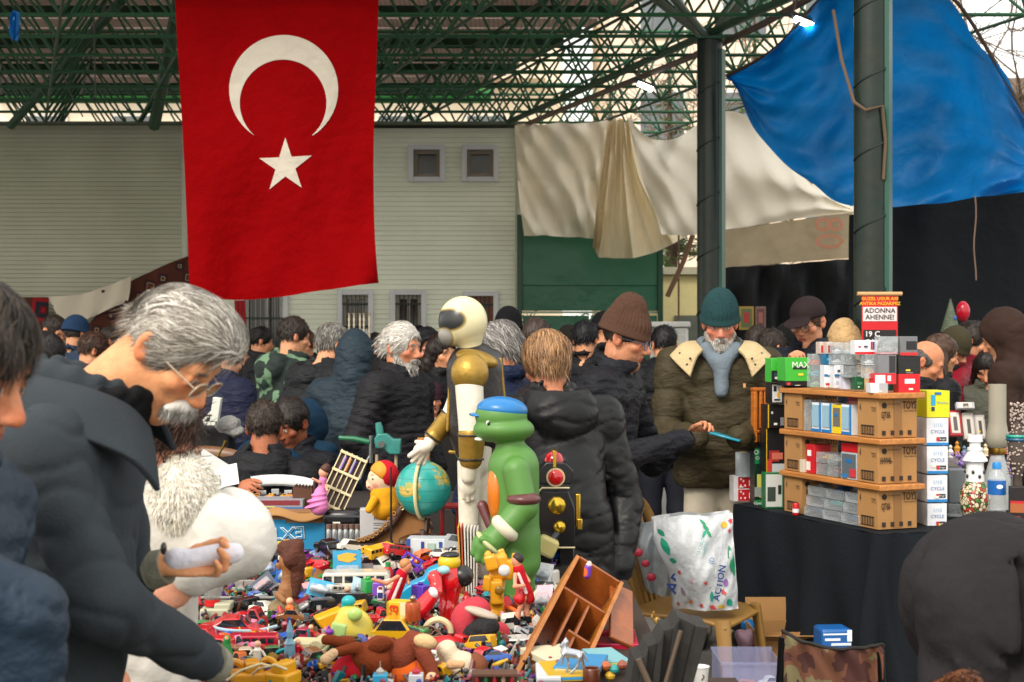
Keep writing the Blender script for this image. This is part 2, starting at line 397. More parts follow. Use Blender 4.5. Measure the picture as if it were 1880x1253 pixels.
for s in (-1, 1):
 m = MB(); m.box((s*(hw+.03), 0, zt/2), (.06, .08, zt)); m.obj('post', mat('#0c3f2c', .4), gt)
# ================= white wrapped cabinet beside the gate
cb = thing('cabinet', 'tall white plastic wrapped cabinet standing between the green gate and the left pillar', 'cabinet', (W(1229, 0, 13).x, 13, 0), R(-8))
m = MB(); m.box((0, 0, .86), (.34, .34, 2.02-.3)); m.obj('body', mat('#c4c6c2', .35, var=.15, vs=5, bump=.4, bs=9), cb, bevel=.02)
m = MB(); m.box((.06, -.176, .9), (.05, .008, 1.5)); m.obj('tape_strip', mat('#d9d3a2', .5), cb)
m = MB(); m.box((0, 0, 1.75), (.38, .38, .05)); m.obj('lid', mat('#cfd2cf', .3), cb, bevel=.01)
# ================= roof: space frame canopy
ZB, ZT2 = 4.2, 5.02; MOD = .8; MX = 1.1
rf = thing('canopy_roof', 'green steel space frame canopy roof with beige sheeting over the market', 'roof', (0, 14, ZB))
RG = mat('#285a3c', .5, var=.25, vs=2, spec=.4); RG2 = mat('#1c4630', .5, var=.25, vs=2)
def xe(Y): return 1.67-.35*(Y-12)
rows = [8.93+MOD*j for j in range(15)]
def rl(x, y, z): return Vector((x, y-14, z-ZB))
NC = 12
for j, Y in enumerate(rows):
 b = MB(); b.mi = 0
 xs = [xe(Y)+2.2-MX*i for i in range(NC+1)]
 b.cyl(rl(xs[-1], Y, ZB), rl(xs[0], Y, ZB), .017, n=6)
 if j < len(rows)-1:
  Yt = Y+MOD/2; xt = [xe(Yt)+2.2-MX/2-MX*i for i in range(NC)]
  b.cyl(rl(xt[-1], Yt, ZT2), rl(xt[0], Yt, ZT2), .02, n=6)
  xn = [xe(rows[j+1])+2.2-MX*i for i in range(NC+1)]
  for i in range(NC):
   for q, yy in ((xs[i], Y), (xs[i+1], Y), (xn[i], rows[j+1]), (xn[i+1], rows[j+1])):
    b.cyl(rl(xt[i], Yt, ZT2), rl(q, yy, ZB), .013, n=5)
 b.obj('lattice_girder', RG, rf)
for i in range(NC+1):
 b = MB(); a0, a1 = rows[0], rows[-1]
 b.cyl(rl(xe(a0)+2.2-MX*i, a0, ZB), rl(xe(a1)+2.2-MX*i, a1, ZB), 0.034 if i == 2 else .015, n=6)
 if i < NC: b.cyl(rl(xe(a0+.41)+2.2-MX*(i+.5), a0+.41, ZT2), rl(xe(a1-.41)+2.2-MX*(i+.5), a1-.41, ZT2), .018, n=6)
 b.obj('cross_chord', RG2, rf)
for cx_, cy_ in ((W(1303, 0, 12).x, 12.0),):
 for dx, dy in ((-.9, -.5), (.75, -.5), (-.9, .6), (.55, .6)):
  b = MB(); b.cyl(rl(cx_, cy_, 4.13), rl(cx_+dx, cy_+dy, ZT2), .036, n=8); b.obj('capital_strut', mat('#58665a', .4, var=.2), rf)
b = MB(); b.cyl(rl(W(283, 0, 16.5).x, 16.5, 4.1), rl(-3.15, 13.6, 5.0), .07, n=8); b.obj('capital_strut', RG2, rf)
b = MB(); b.cyl(rl(W(20, 0, 16.5).x, 16.5, 4.1), rl(-3.9, 14.2, 5.0), .05, n=8); b.obj('capital_strut', RG2, rf)
Y = 8.9; k_ = 0
DK = mat('#b9aaa2', .6, var=.2, vs=2, wave=(6, .2, 'X', .3), dirt=.15, transl=.42)
while Y < 20.4:
 b = MB(); x1 = xe(Y)+.66; b.box(rl((x1-10.6)/2, Y, 5.16), (x1+10.6, .05, .09)); b.box(rl((x1-10.6)/2, Y, 5.11), (x1+10.6, .09, .012))
 b.obj('purlin', RG2, rf); Y += 1.6
for j in range(24):
 y0 = 8.5+.5*j; b = MB(); x1 = xe(y0)+.7
 b.box(rl((x1-10.7)/2, y0+.24, 5.24), (x1+10.7, .46, .02)); b.obj('roof_sheet', DK, rf)
b = MB(); b.box(rl(-5.5, 20.62, 5.18), (10.4, .06, .26)); b.obj('fascia', mat('#2c7a35', .4), rf)
# ================= columns
def column(px, Y, top, label):
 t = thing('steel_column', label, 'column', (W(px, 0, Y).x, Y, 0)); r = .107
 m = MB(); m.cyl((0, 0, 0), (0, 0, top), r, n=32); m.obj('shaft', mat('#15241f', .34, metal=0, var=.3, vs=5, spec=.35, dirt=.12, bump=.05, bs=12), t)
 m = MB(); m.box((0, 0, top+.01), (.24, .24, .02)); m.box((0, 0, .01), (.34, .34, .02)); m.obj('plate', mat('#0f4a33', .5), t)
 m = MB()
 for kk in range(7):
  z0 = .9+kk*.46
  m.tube([(math.cos(a)*(r+.004), math.sin(a)*(r+.004), z0+.16*(i/14)) for i, a in [(i, -math.pi+.05+i*math.pi/14) for i in range(15)]], .006, n=5)
 m.obj('wrap_band', mat('#16251f', .6), t)
 m = MB(); m.box((r*.78, -r*.42, top/2-.02), (.06, .09, top-.12), Euler((0, 0, R(-28))).to_matrix()); m.obj('side_strip', mat('#06483a', .4), t)  # lighter green strip down one side of the shaft
 return t
column(1303, 12.0, 4.13, 'green steel column wrapped in clear film, the thinner looking one left of the blue tarp')
column(1599, 9.0, 4.6, 'green steel column in front of the blue tarp with the red poster on it')
# ================= lamps and conduit
cd = MB(); P = [W(968, 228, 16.4), W(1120, 165, 14.2), W(1300, 92, 12.4), W(1400, 45, 11.6), W(1490, -5, 11)]
cd.tube([p-P[2] for p in P], .03, n=8); o = cd.obj('conduit', mat('#6d5b50', .5, var=.2), loc=P[2]); tag(o, 'long grey brown conduit pipe sloping under the roof lattice towards the left column', 'pipe')
for px, py, Y, lb in ((1475, 40, 11, 'lit white LED street lamp hanging over the left edge of the blue tarp'), (1185, 158, 13.4, 'lit white LED lamp hanging under the lattice left of the thinner column')):
 t = thing('led_lamp', lb, 'lamp', W(px, py, Y), rot=(R(-12), R(22), 0), group='lit lamps under the roof')
 m = MB(); m.box((0, 0, .012), (.17, .1, .03)); m.box((-.1, 0, .02), (.06, .05, .05)); m.obj('housing', mat('#3a3f3d', .4), t, bevel=.01)
 m = MB(); m.box((0, -.004, -.008), (.15, .085, .012)); m.obj('diffuser', mat('#ffffff', .3, var=0, emit=14), t)
 m = MB(); m.cyl((-.1, 0, .03), (-.12, 0, .16), .012, n=8); m.obj('bracket', mat('#59483f', .5), t)
# ================= flag
FY = 10.0
fctrl = [[(318, -60, FY), (440, -60, FY), (570, -60, FY), (697, -60, FY)],
         [(326, 90, FY), (445, 90, FY+.05), (572, 90, FY), (692, 90, FY+.03)],
         [(338, 270, FY), (455, 270, FY), (575, 270, FY), (686, 270, FY)],
         [(345, 420, FY), (458, 425, FY+.04), (580, 420, FY-.04), (688, 400, FY+.06)],
         [(352, 548, FY), (462, 550, FY), (590, 534, FY-.05), (695, 520, FY)]]
ffold = [(.014, 15, 3.5, .6, .6), (.011, 25, -7, 2, 1.3), (.05, 6.5, 5, 1, 1.3), (.012, 19, 10, 1.7, 1.2)]
ffn = surf(fctrl, ffold); fb = W(506, -60, FY)
flag = thing('flag', 'huge red flag with white crescent and star hanging from the roof', 'flag', fb)
RED = mat('#8c0307', .8, var=.1, vs=1.5, bump=.35, bs=9, transl=.25, spec=.04)
m = MB(); m.sheet(lambda u, v: ffn(u, v)-fb, 110, 150); m.obj('cloth', RED, flag)
def fuv(px, py):      # invert roughly, by search on the control net
 u, v = .5, .5
 for _ in range(30):
  p = ffn(u, v); x = 940+p.x*F/p.y; y = 626.5-(p.z-CZ)*F/p.y
  u += (px-x)/372*.8; v += (py-y)/608*.8
 return u, v
WH = mat('#d6cfc0', .75, var=.06, bump=.35, bs=9, transl=.25, spec=.2)
def patch(rings, name):
 mb = MB(); n = len(rings[0])
 vs = []
 for rg in rings:
  for q in rg: u, v = fuv(*q); vs.append(ffn(u, v)-fb-Vector((0, .006, 0)))
 mb.add(vs, [(j*n+i, j*n+i+1, (j+1)*n+i+1, (j+1)*n+i) for j in range(len(rings)-1) for i in range(n-1)]); mb.obj(name, WH, flag)
a0 = math.atan2(84, 54); outer = []; inner = []
b0 = math.atan2(249-189.6, 53)
N_ = 64
for i in range(N_+1):
 t = i/N_
 ang_o = a0-t*(2*math.pi-(math.pi-2*a0)); ang_i = b0-t*(2*math.pi-(math.pi-2*b0))
 outer.append((521+100*math.cos(ang_o), 165+100*math.sin(ang_o))); inner.append((520+79.6*math.cos(ang_i), 189.6+79.6*math.sin(ang_i)))
patch([[(o_[0]*(1-s)+i_[0]*s, o_[1]*(1-s)+i_[1]*s) for o_, i_ in zip(outer, inner)] for s in (0, .25, .5, .75, 1)], 'crescent')
st = []
tips = [(524, 253), (573, 286), (554, 345), (495, 348), (476, 291)]; cx_, cy_ = 524, 305
for i in range(5):
 a = tips[i]; b = tips[(i+1) % 5]; st.append(a); mxp = ((a[0]+b[0])/2-cx_)*.47+cx_, ((a[1]+b[1])/2-cy_)*.47+cy_; st.append(mxp)
st.append(st[0]); fine = []
for a, b in zip(st, st[1:]): fine += [(a[0]+(b[0]-a[0])*k/5, a[1]+(b[1]-a[1])*k/5) for k in range(5)]
fine.append(st[-1])
patch([[(cx_+(q[0]-cx_)*s, cy_+(q[1]-cy_)*s) for q in fine] for s in (1, .8, .6, .4, .2, .01)], 'star')
m = MB(); m.cyl((-.78, .02, .02), (.78, .02, .02), .015); m.obj('rod', mat('#777777', .4), flag)
# ================= tarps
BLUE = mat('#0476c0', .5, var=.25, vs=2.5, bump=.4, bs=5, transl=.55, dirt=.22)
top = [(1335, 140, 11.6), (1420, 92, 11.2), (1500, 5, 10.9), (1600, -90, 10.6), (1738, -12, 10.5), (1822, 110, 10.3), (1895, 240, 10.1)]
bot = [(1335, 141, 11.6), (1390, 240, 11.3), (1480, 330, 11.0), (1575, 380, 10.8), (1700, 376, 10.6), (1800, 362, 10.3), (1895, 350, 10.1)]
mid = [tuple(a[i]*.5+b[i]*.5+(0, 0, .35*math.sin(math.pi*k/6))[i] for i in range(3)) for k, (a, b) in enumerate(zip(top, bot))]
drape('blue_tarp', [top, mid, bot], BLUE, 'bright blue tarpaulin slung between the two columns and off to the right', 'tarp', 90, 60,
      [(.05, 26, 3, 0), (.06, 9, 11, 1), (.03, 40, 20, 2), (.02, 12, 38, 0)])
m = MB(); pr = [W(*p) for p in top]; m.tube([cr(pr, i/40)-pr[0]+Vector((0, -.02, 0)) for i in range(41)], .014, n=6); o = m.obj('tarp_rope', mat('#3a2c22', .8), loc=pr[0]); tag(o, 'dark brown rope along the upper edge of the blue tarp', 'rope')
BE = mat('#f4ead6', .8, var=.1, vs=1.5, bump=.4, bs=6, transl=.78, dirt=.4, stretch=(1.6, 1, .7))
drape('canvas_tarp', [[(945, 230, 16.3), (985, 229, 16.35), (1050, 227, 16.3), (1112, 222, 16.2), (1122, 224, 16.2)],
                     [(950, 330, 16.3), (990, 335, 16.2), (1050, 330, 16.3), (1095, 330, 16.3), (1118, 330, 16.3)],
                     [(962, 434, 16.3), (1000, 432, 16.3), (1050, 437, 16.3), (1095, 438, 16.2), (1118, 443, 16.2)]],
      BE, 'stained cream canvas hung flat over the green gate, next to the clapboard wall', 'tarp', 60, 60, [(.09, 12, -7, 0, 1), (.05, 21, 12, 1), (.03, 37, -18, 2), (.04, 8, 16, 2, -1)])
drape('folded_tarp', [[(1118, 222, 16.1), (1135, 219, 16.0), (1150, 222, 16.05), (1158, 212, 16.0)],
                      [(1100, 330, 16.1), (1130, 325, 16.0), (1160, 330, 16.0), (1185, 320, 15.9)],
                      [(1088, 455, 16.1), (1110, 474, 15.9), (1190, 468, 15.9), (1268, 430, 15.8)]],
      mat('#eaddbf', .8, var=.15, vs=2.5, bump=.5, bs=8, transl=.7, dirt=.6, stretch=(2.5, 1, .5)), 'crumpled tan canvas bunched in a hanging fold between the two pale sheets', 'tarp', 60, 60, [(.1, 22, 3, 0), (.06, 41, -3, 1)])
WS = mat('#efe9da', .75, var=.1, vs=1.2, bump=.4, bs=4, transl=.78, dirt=.15)
drape('white_tarp', [[(1152, 212, 15.0), (1200, 258, 14.9), (1245, 252, 14.8), (1300, 218, 14.6), (1362, 205, 14.5), (1440, 290, 14.4), (1500, 345, 14.3), (1566, 384, 14.2)],
                     [(1180, 330, 15.0), (1225, 345, 15.1), (1265, 345, 14.9), (1310, 325, 14.8), (1362, 315, 14.7), (1440, 350, 14.5), (1500, 370, 14.4), (1566, 387, 14.2)],
                     [(1216, 430, 15.0), (1240, 432, 14.9), (1280, 432, 14.8), (1325, 423, 14.6), (1380, 415, 14.5), (1440, 406, 14.4), (1500, 398, 14.3), (1566, 390, 14.2)]],
      WS, 'pale white sheet stretched as a sloping awning behind the thinner column', 'tarp', 80, 40, [(.07, 24, 6, 0, -1), (.05, 12, 14, 1), (.02, 44, -12, 2)])
BN = mat('#b8a98c', .8, var=.15, vs=2.5, bump=.3, bs=6, transl=.35, dirt=.7)
_, band = drape('awning_band', [[(1322, 424, 14.55), (1400, 413, 14.45), (1480, 402, 14.3), (1566, 392, 14.15)], [(1322, 458, 14.57), (1400, 450, 14.45), (1480, 442, 14.3), (1566, 434, 14.15)],
     [(1322, 493, 14.55), (1400, 486, 14.45), (1480, 480, 14.3), (1566, 474, 14.15)]], BN, 'stained beige band with faded red digits below the white sheet', 'awning', 40, 12, [(.02, 20, 2, 0)])
p = W(1519, 428, 14.1)-band.location; text('80', .3, mat('#c08468', .8), band, p, (90, 90, 3), 'faded_digits', sx=.8)
BK = mat('#26282a', .85, var=.15, vs=2, bump=.4, bs=5, spec=.2, transl=.04)
drape('black_curtain', [[(1322, 492, 14.2), (1400, 488, 14.2), (1480, 482, 14.0), (1575, 474, 13.9)], [(1322, 640, 14.2), (1400, 640, 14.1), (1480, 640, 14.0), (1575, 640, 13.9)], [(1322, 910, 14.2), (1400, 910, 14.1), (1480, 910, 14.0), (1575, 915, 13.9)]],
      BK, 'sooty brown black curtain below the beige band', 'curtain', 60, 40, [(.07, 34, 6, 0), (.05, 21, -9, 1)])
drape('dark_backdrop', [[(1560, 395, 11.9), (1640, 378, 11.8), (1760, 350, 11.7), (1960, 320, 11.5)], [(1560, 600, 11.9), (1640, 600, 11.9), (1760, 600, 11.7), (1960, 600, 11.5)], [(1560, 970, 11.9), (1640, 970, 11.8), (1760, 975, 11.7), (1960, 980, 11.5)]],
      mat('#191d20', .85, var=.12, vs=1.5, bump=.25, bs=5, spec=.25), 'smooth black backdrop sheet hanging beneath the blue tarp at right', 'curtain', 50, 30, [(.03, 18, 3, 0), (.02, 9, 2, 1)])
for px, y0, y1, Y, lb in ((1790, 360, 515, 10.1, 'short brown cord hanging straight down from the blue tarp in front of the backdrop'), (1632, 385, 545, 9.6, 'thin pale cord hanging beside the right hand column')):
 m = MB(); a = W(px, y0, Y); m.tube([Vector((math.sin(i)*.008, 0, -S(y1-y0, Y)*i/8)) for i in range(9)], .006, n=5); o = m.obj('cord', mat('#6a5648', .8), loc=a); tag(o, lb, 'cord')
m = MB(); a = W(1595, 200, 8.86); m.tube([W(1530, 20, 9.4)-a, W(1545, 110, 9.1)-a, W(1568, 188, 8.93)-a, W(1590, 203, 8.86)-a, W(1620, 195, 8.88)-a, W(1626, 260, 8.9)-a, W(1622, 330, 8.9)-a], .011, n=6)
o = m.obj('strap', mat('#5c4a38', .8), loc=a); tag(o, 'brown strap knotted round the right hand column', 'strap')
# ================= rugs
def rugmat(base, c2, c3, sc):
 m_ = bpy.data.materials.new('rug'); m_.use_nodes = True; nt = m_.node_tree; b = nt.nodes['Principled BSDF']; b.inputs['Roughness'].default_value = .95
 tc = nt.nodes.new('ShaderNodeTexCoord'); mp = nt.nodes.new('ShaderNodeMapping'); mp.inputs['Rotation'].default_value = (R(0), R(38), R(0)); nt.links.new(tc.outputs['Object'], mp.inputs[0])
 v = nt.nodes.new('ShaderNodeTexVoronoi'); v.distance = 'MANHATTAN'; v.inputs['Scale'].default_value = sc; v.inputs['Randomness'].default_value = .25; nt.links.new(mp.outputs[0], v.inputs[0])
 r = nt.nodes.new('ShaderNodeValToRGB'); r.color_ramp.interpolation = 'CONSTANT'; e = r.color_ramp.elements; e[0].color = (*lin(c3), 1); e[1].position = .18; e[1].color = (*lin(base), 1)
 for p_, c in ((.3, c2), (.36, '#1b1c2a'), (.5, base), (.62, '#4a2415')): q = e.new(p_); q.color = (*lin(c), 1)
 nt.links.new(v.outputs['Distance'], r.inputs[0]); nt.links.new(r.outputs[0], b.inputs['Base Color']); return m_
drape('kilim_rug', [[(215, 530, 16.6), (280, 497, 16.6), (350, 468, 16.6)], [(180, 575, 16.6), (270, 560, 16.6), (350, 545, 16.6)], [(140, 622, 16.6), (240, 640, 16.6), (350, 650, 16.6)]],
      rugmat('#45120f', '#9a8460', '#6a2a18', 5), 'dark red patterned rug hung on the slant behind the grey haired man', 'rug', 30, 20, [(.02, 14, 3, 0)])
drape('plain_rug', [[(-40, 546, 16.6), (20, 546, 16.6), (90, 546, 16.6)], [(-40, 640, 16.6), (20, 640, 16.6), (88, 640, 16.6)]], rugmat('#8d1018', '#5a0d12', '#7a1418', 2), 'bright crimson rug hung at the far left', 'rug', 12, 8, [(.01, 12, 0, 0)])
def cowmat():
 m_ = bpy.data.materials.new('hide'); m_.use_nodes = True; nt = m_.node_tree; b = nt.nodes['Principled BSDF']; b.inputs['Roughness'].default_value = .9
 tc = nt.nodes.new('ShaderNodeTexCoord'); n = nt.nodes.new('ShaderNodeTexNoise'); n.inputs['Scale'].default_value = 4.2; n.inputs['Detail'].default_value = 2; nt.links.new(tc.outputs['Object'], n.inputs[0])
 r = nt.nodes.new('ShaderNodeValToRGB'); r.color_ramp.interpolation = 'CONSTANT'; e = r.color_ramp.elements; e[0].color = (*lin('#cfc7b4'), 1); e[1].position = .6; e[1].color = (*lin('#1f2226'), 1)
 nt.links.new(n.outputs[0], r.inputs[0]); nt.links.new(r.outputs[0], b.inputs['Base Color']); return m_
drape('cow_hide', [[(88, 545, 16.5), (150, 540, 16.5), (210, 520, 16.5), (240, 508, 16.5)], [(100, 570, 16.5), (150, 572, 16.5), (200, 552, 16.5), (238, 535, 16.5)], [(118, 600, 16.5), (150, 590, 16.5), (185, 575, 16.5), (235, 552, 16.5)]],
      cowmat(), 'white cow hide with black patches hung above the slanting rug', 'hide', 30, 20, [(.015, 20, 3, 0)])
drape('striped_cloth', [[(430, 552, 14), (450, 552, 14)], [(434, 620, 14), (455, 640, 14)]], mat('#9c0f1a', .9, wave=(8, 2, 'X', .5)), 'narrow red cloth hanging behind the bottom left corner of the flag', 'cloth', 8, 8)
drape('blue_bag', [[(22, 20, 9), (34, 22, 9)], [(18, 50, 9), (36, 55, 9)], [(24, 74, 9), (31, 76, 9)]], mat('#1e6fae', .4, transl=.3), 'small blue plastic bag caught under the roof at top left', 'bag', 8, 14, [(.03, 20, 5, 0)])
# ================= outside: buildings and trees
def facade(name, label, x0, x1, Y, h, wall, winc, fl=2.9, bay=2.6, bal=True, rz=0):
 t = thing(name, label, 'building', ((x0+x1)/2, Y, 0), rz); w2 = (x1-x0)/2
 m = MB(); m.box((0, 4, h/2), (2*w2, 8, h)); m.obj('wall', mat(wall, .8, var=.15, vs=.6, dirt=.2), t)
 m = MB(); m.box((0, 3.9, h+.15), (2*w2+.6, 9, .3)); m.obj('roof', mat('#7b6a5c', .8), t)
 z = 1.0
 while z+1.6 < h:
  n = int(2*w2/bay)
  for i in range(n):
   x = -w2+bay*(i+.5)+((2*w2)-n*bay)/2
   f = MB(); f.box((x, -.03, z+.75), (1.3, .1, 1.5)); fo = f.obj('window', mat('#e4e0d6', .5), t)
   p = MB(); p.box((x, -.09, z+.75), (1.14, .05, 1.34)); p.obj('pane', mat(winc, .15, var=.3, vs=1), fo)
  if bal:
   b = MB(); b.box((0, -.5, z-.45), (2*w2*.94, 1.0, .14)); b.box((0, -.96, z-.1), (2*w2*.94, .06, .62)); b.obj('balcony', mat('#d8cdb8', .8), t)
  z += fl
 return t
facade('apartment_building', 'cream apartment block outside behind the roof lattice, with balcony bands', -16, 1.5, 42, 15, '#f0e6d0', '#5a6166')
facade('apartment_building', 'pinkish apartment block outside seen above the white sheet', 2.6, 12, 38, 14, '#f0dcc6', '#626a70', bay=2.2, bal=False)
facade('stone_house', 'low ochre stone house with a grey eave at the far right behind the bare branches', 9.0, 15, 26, 6.0, '#b09a72', '#55504a', bay=2.4, bal=False)
t = thing('kiosk', 'pale yellow kiosk behind the gap between gate and column', 'kiosk', (W(1250, 0, 20).x, 20, 0))
m = MB(); m.box((0, 0, 1.25), (1.1, 1, 2.5)); m.obj('wall', mat('#cfc28a', .7), t)
m = MB(); m.box((0, 0, 2.56), (1.3, 1.2, .1)); m.obj('roof', mat('#a9a48c', .6), t)
m = MB(); m.box((.1, -.52, 1.6), (.5, .03, .7)); m.obj('window', mat('#60645a', .2), t)
m = MB(); a = W(1225, 545, 15.6); m.tube([(0, 0, 0), W(1255, 480, 15.6)-a, W(1272, 432, 15.6)-a], .03, n=6); m.tube([W(1246, 420, 15.6)-a, W(1246, 600, 15.6)-a], .012, n=6)
o = m.obj('pole_brace', mat('#74563f', .7), loc=a); tag(o, 'brown slanting pole propping the white sheet beside the gate', 'pole')
def conifer(label, px, Y, h, wd, seed):
 r = random.Random(seed); x = W(px, 0, Y).x; t = thing('conifer_tree', label, 'tree', (x, Y, 0), group='trees outside')
 m = MB(); m.tube([(0, 0, 0), (.05, 0, h*.5), (0, 0, h)], [.16, .1, .02], n=8); m.obj('trunk', mat('#4a3b2c', .9, bump=.5, bs=20), t)
 b = MB()
 for i in range(150):
  z = h*(.25+.75*r.random()); L_ = wd*(1-(z/h-.25)/.78)*r.uniform(.5, 1); a = r.uniform(0, 6.28)
  d = Vector((math.cos(a), math.sin(a), r.uniform(-.2, .15))); p0 = Vector((0, 0, z))
  b.mi = 0; b.tube([p0, p0+d*L_], [.018, .005], n=3, caps=False)
  b.mi = 1
  for k in range(int(L_*26)):
   q = p0+d*L_*r.uniform(.2, 1)+Vector((r.gauss(0, .07), r.gauss(0, .07), r.gauss(0, .05))); e = Vector((r.gauss(0, 1), r.gauss(0, 1), r.gauss(0, .6))).normalized()*.11; f = Vector((r.gauss(0, 1), r.gauss(0, 1), r.gauss(0, 1))).normalized()*.02
   b.add([q-e, q+f, q+e, q-f], [(0, 1, 2, 3)])
 b.obj('crown', [mat('#4a3b2c', .9), mat('#52693a', .8, var=.35, vs=2, transl=.2)], t, smooth=False)
conifer('green conifer outside right behind the thinner column', 1228, 25, 6.6, 1.6, 1)
conifer('green conifer outside showing through the lattice left of the lower lamp', 1120, 27, 6.4, 1.5, 2)
conifer('small dark conifer outside above the clapboard wall', 880, 28, 5.9, 1.5, 3)
conifer('conifer outside left of the flag over the side wall', 230, 28, 6.0, 1.6, 5)
conifer('tall conifer outside between the column and the blue tarp', 1385, 26, 7.6, 1.5, 6)
def bare(label, px, Y, h, seed, n=5):
 r = random.Random(seed); t = thing('bare_tree', label, 'tree', (W(px, 0, Y).x, Y, 0), group='bare trees outside'); tr = MB(); cw = MB()
 tr.tube([(0, 0, 0), (.1, 0, h*.3), (0, 0, h*.55)], [.14, .1, .07], n=8); tr.obj('trunk', mat('#5a4c40', .9), t)
 def br(p, d, L_, rad, lv):
  q = p; pts = [p]
  for i in range(4): d = (d+Vector((r.gauss(0, .2), r.gauss(0, .2), r.gauss(0, .15)+.03))).normalized(); q = q+d*L_/4; pts.append(q)
  cw.tube(pts, [rad*(1-.15*i) for i in range(5)], n=4, caps=False)
  if lv:
   for i in range(4): nd = (d+Vector((r.gauss(0, .7), r.gauss(0, .7), r.gauss(0, .5)))).normalized(); br(pts[r.randint(1, 4)], nd, L_*.68, rad*.55, lv-1)
 for i in range(n): a = r.uniform(0, 6.28); br(Vector((0, 0, h*r.uniform(.35, .55))), Vector((math.cos(a), math.sin(a)*.5, .7)).normalized(), h*.33, .045, 3)
 cw.obj('crown', mat('#65574a', .9), t)
bare('bare branching tree outside behind the top right of the blue tarp', 1800, 20, 7.5, 4, 7)
bare('bare tree outside seen through the lattice above the thinner column', 1400, 24, 7.5, 9, 6)
# ================= people
SKIN = mat('#ffffff', .58, attr=True, var=.16, vs=55, bump=.3, bs=130, sss=.12, spec=.35)
HAIRM = mat('#ffffff', .55, attr=True, var=.18, vs=40, spec=.35)
def head(Fd, c, Rm, s=1, k=.012, fat=0, detail=True):
 T = lambda x, y, z: Vector(c)+Rm @ Vector((x*s, y*s, z*s))
 M = np.array(Rm)
 Fd.ell(T(0, .012, .035), (.075*s, .094*s, .086*s), M, k=k)
 Fd.ell(T(0, -.024, -.035), ((.06+fat)*s, .068*s, .084*s), M, k=.02)
 Fd.cap(T(-.042, .015, -.07), T(0, -.06, -.104), .022*s, .024*s, k=.02).cap(T(.042, .015, -.07), T(0, -.06, -.104), .022*s, .024*s, k=.02)
 Fd.ell(T(0, -.066, -.1), (.024*s, .02*s, .018*s), M, k=.014)
 Fd.cap(T(-.036, -.074, .026), T(.036, -.074, .026), .015*s, k=.016)
 for q in (-1, 1):
  Fd.ell(T(q*.045, -.056, -.022), (.024*s, .024*s, .02*s), M, k=.016)
  if detail:
   Fd.ell(T(q*.032, -.098, .004), (.018*s, .018*s, .013*s), M, k=.012, sub=True)
   Fd.ell(T(q*.031, -.073, .003), (.0135*s,)*3, None, k=.003)
   Fd.cap(T(q*.044, -.079, .006), T(q*.018, -.083, .008), .0055*s, k=.005).cap(T(q*.044, -.079, -.005), T(q*.018, -.083, -.008), .005*s, k=.006)
  Fd.ell(T(q*.08, .018, -.004), (.01*s, .021*s, .034*s), M @ np.array(rotm(-12, 0, q*-22)), k=.006)
  if detail: Fd.ell(T(q*.092, .012, -.002), (.009*s, .012*s, .02*s), M, k=.004, sub=True)
 Fd.cap(T(0, -.084, .012), T(0, -.11, -.03), .0085*s, .013*s, k=.012)
 Fd.ell(T(-.011, -.099, -.036), (.009*s, .011*s, .008*s), M, k=.006).ell(T(.011, -.099, -.036), (.009*s, .011*s, .008*s), M, k=.006)
 if detail:
  Fd.cap(T(-.02, -.083, -.062), T(0, -.09, -.058), .006*s, k=.006).cap(T(.02, -.083, -.062), T(0, -.09, -.058), .006*s, k=.006)
  Fd.cap(T(-.017, -.083, -.071), T(.017, -.083, -.071), .007*s, k=.006)
  for q in (-1, 1): Fd.cap(T(q*.024, -.092, -.04), T(q*.037, -.078, -.078), .003*s, k=.007, sub=True)
def headpaints(c, Rm, s=1, skin='#c98a63', brow='#3a2a20', iris='#3a2616', stubble=None, lip='#a8584c'):
 T = lambda x, y, z: Vector(c)+Rm @ Vector((x*s, y*s, z*s)); M = np.array(Rm); P = []
 sk = np.array(lin(skin)); red = tuple(sk*np.array([1.05, .84, .8])); dk = tuple(sk*np.array([.8, .68, .62]))
 if stubble: P += [(T(0, -.06, -.092), (.062*s, .05*s, .04*s), tuple(sk*.55+np.array(lin(stubble))*.45), M, .5)]
 P += [(T(0, -.112, -.03), (.016*s, .02*s, .018*s), red, M, .7), (T(0, -.09, -.066), (.026*s, .014*s, .011*s), lip, M, .4)]
 for q in (-1, 1):
  P += [(T(q*.044, -.07, -.022), (.024*s, .02*s, .02*s), red, M, .8), (T(q*.084, .016, -.004), (.02*s, .026*s, .038*s), red, M, .4),
              (T(q*.032, -.084, .004), (.019*s, .014*s, .011*s), dk, M, .5), (T(q*.031, -.087, .003), (.0115*s, .01*s, .0062*s), '#d8cfc6', M, .2),
              (T(q*.031, -.09, .002), (.0056*s, .012*s, .0066*s), iris, M, .2), (T(q*.034, -.093, .025), (.022*s, .018*s, .006*s), brow, M, .5)]
 return P
